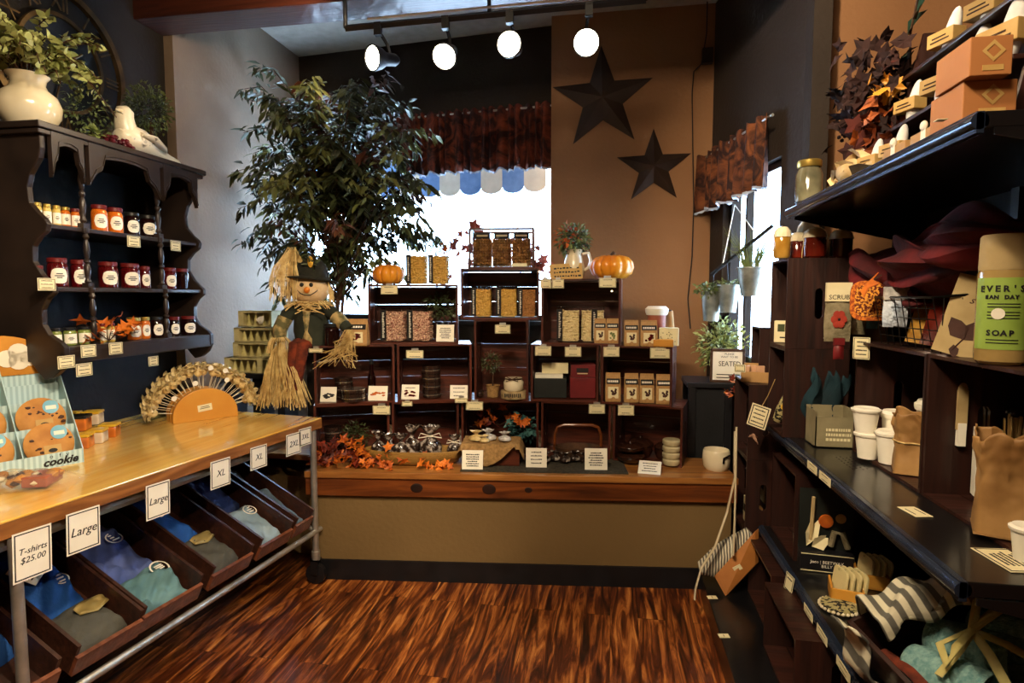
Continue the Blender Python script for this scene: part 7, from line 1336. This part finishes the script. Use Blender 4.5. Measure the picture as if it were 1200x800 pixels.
for i, y in enumerate((2.36, 2.22, 2.05)): soap('tan banded box with white ribbon on the shelf edge, '+nth(i, 3), y, .83, ZTS+.001, .95)
for i, y in enumerate((2.1, 1.92)): r = thing('tan_carton', 'long tan slatted carton with ribbon under the rack, '+('further' if i == 0 else 'nearer'), 'carton', (.82, y-.10, ZTS+.001), R(-90), 'tan cartons under the rack'); s_ = MB(); s_.box(-.075, 0, 0, .075, .07, .06); s_.build('carton_body', 'kraft', r, bevel=.002); s_ = MB(); s_.box(-.012, -.002, 0, .012, .0, .062); s_.ball((0, 0, .07), .014, sq=(1, .6, 1)); s_.build('ribbon', 'white', r)
M['cardb'] = pm('orange_brown_cardboard', '#9c6232', '#b97c45', rough=.75, scale=3)
def carton(label, px0, px1, pyb, pyt, y, dz=0):
    A = Vector(atY(px0, pyb, y)); B = Vector(atY(px1, pyb, y)); T = Vector(atY(px0, pyt, y)); r = thing('cardboard_box', label, 'box', (A.x, y, A.z), R(0), 'cardboard boxes on the top shelf'); W = B.x-A.x; h = T.z-A.z; s_ = MB(); s_.box(0, 0, 0, W, .14, h); s_.build('box_body', 'cardb', r, bevel=.002); s_ = MB(); q = h*.28; s_.add([(W*.55, -.001, h*.62-q), (W*.55+q, -.001, h*.62), (W*.55, -.001, h*.62+q), (W*.55-q, -.001, h*.62), (W*.55, -.001, h*.62-q*.6), (W*.55+q*.6, -.001, h*.62), (W*.55, -.001, h*.62+q*.6), (W*.55-q*.6, -.001, h*.62)], [(0, 1, 5, 4), (1, 2, 6, 5), (2, 3, 7, 6), (3, 0, 4, 7)]); s_.box(W*.3, -.001, h*.12, W*.8, 0, h*.26); s_.build('pale_print', 'kraft2', r); return r
b1 = carton('lower orange brown cardboard box at near end of top shelf', 1128, 1191, 128, 84, 1.50); b1.location.z = ZTS+.001; b2_ = carton('upper orange brown cardboard box with diamond mark', 1136, 1186, 82, 36, 1.47)
hb = b1.children[0].dimensions.z if b1.children else .08
b2_.location.z = ZTS+.002+(Vector(atY(1128, 84, 1.50)).z-Vector(atY(1128, 128, 1.50)).z)
r = thing('ivy_sprig', 'dark green heart leafed sprig above the tiered rack', 'plant', (1.0, 2.30, ZTS+.0)); s_ = MB(); s_.tube([(0, 0, 0), (0, .02, .3), (-.02, .0, .5), (-.03, -.08, .62)], .004, 5); s_.build('stem', 'bark', r); s_ = MB(); rr = random.Random(18)
for z, y in ((.38, .07), (.40, -.0), (.36, .03), (.50, .02), (.53, -.04), (.62, -.10), (.64, -.05)): s_.leaf((-.02, y, z), (rr.gauss(0, .3), rr.choice((-1, 1)), rr.gauss(0, .5)), .09, .085, up=(-1, 0, .4), fold=.15)
s_.build('leaves', pm('blackish_green_leaf', '#0d1c16', '#1f3a2c', rough=.4), r, smooth=True)
flat('row of white price strips on the top shelf edge', 1105, 140, ZTS+.0, .02, .02, 0, 0)['label'] = 'small white strip lying on the top shelf edge'
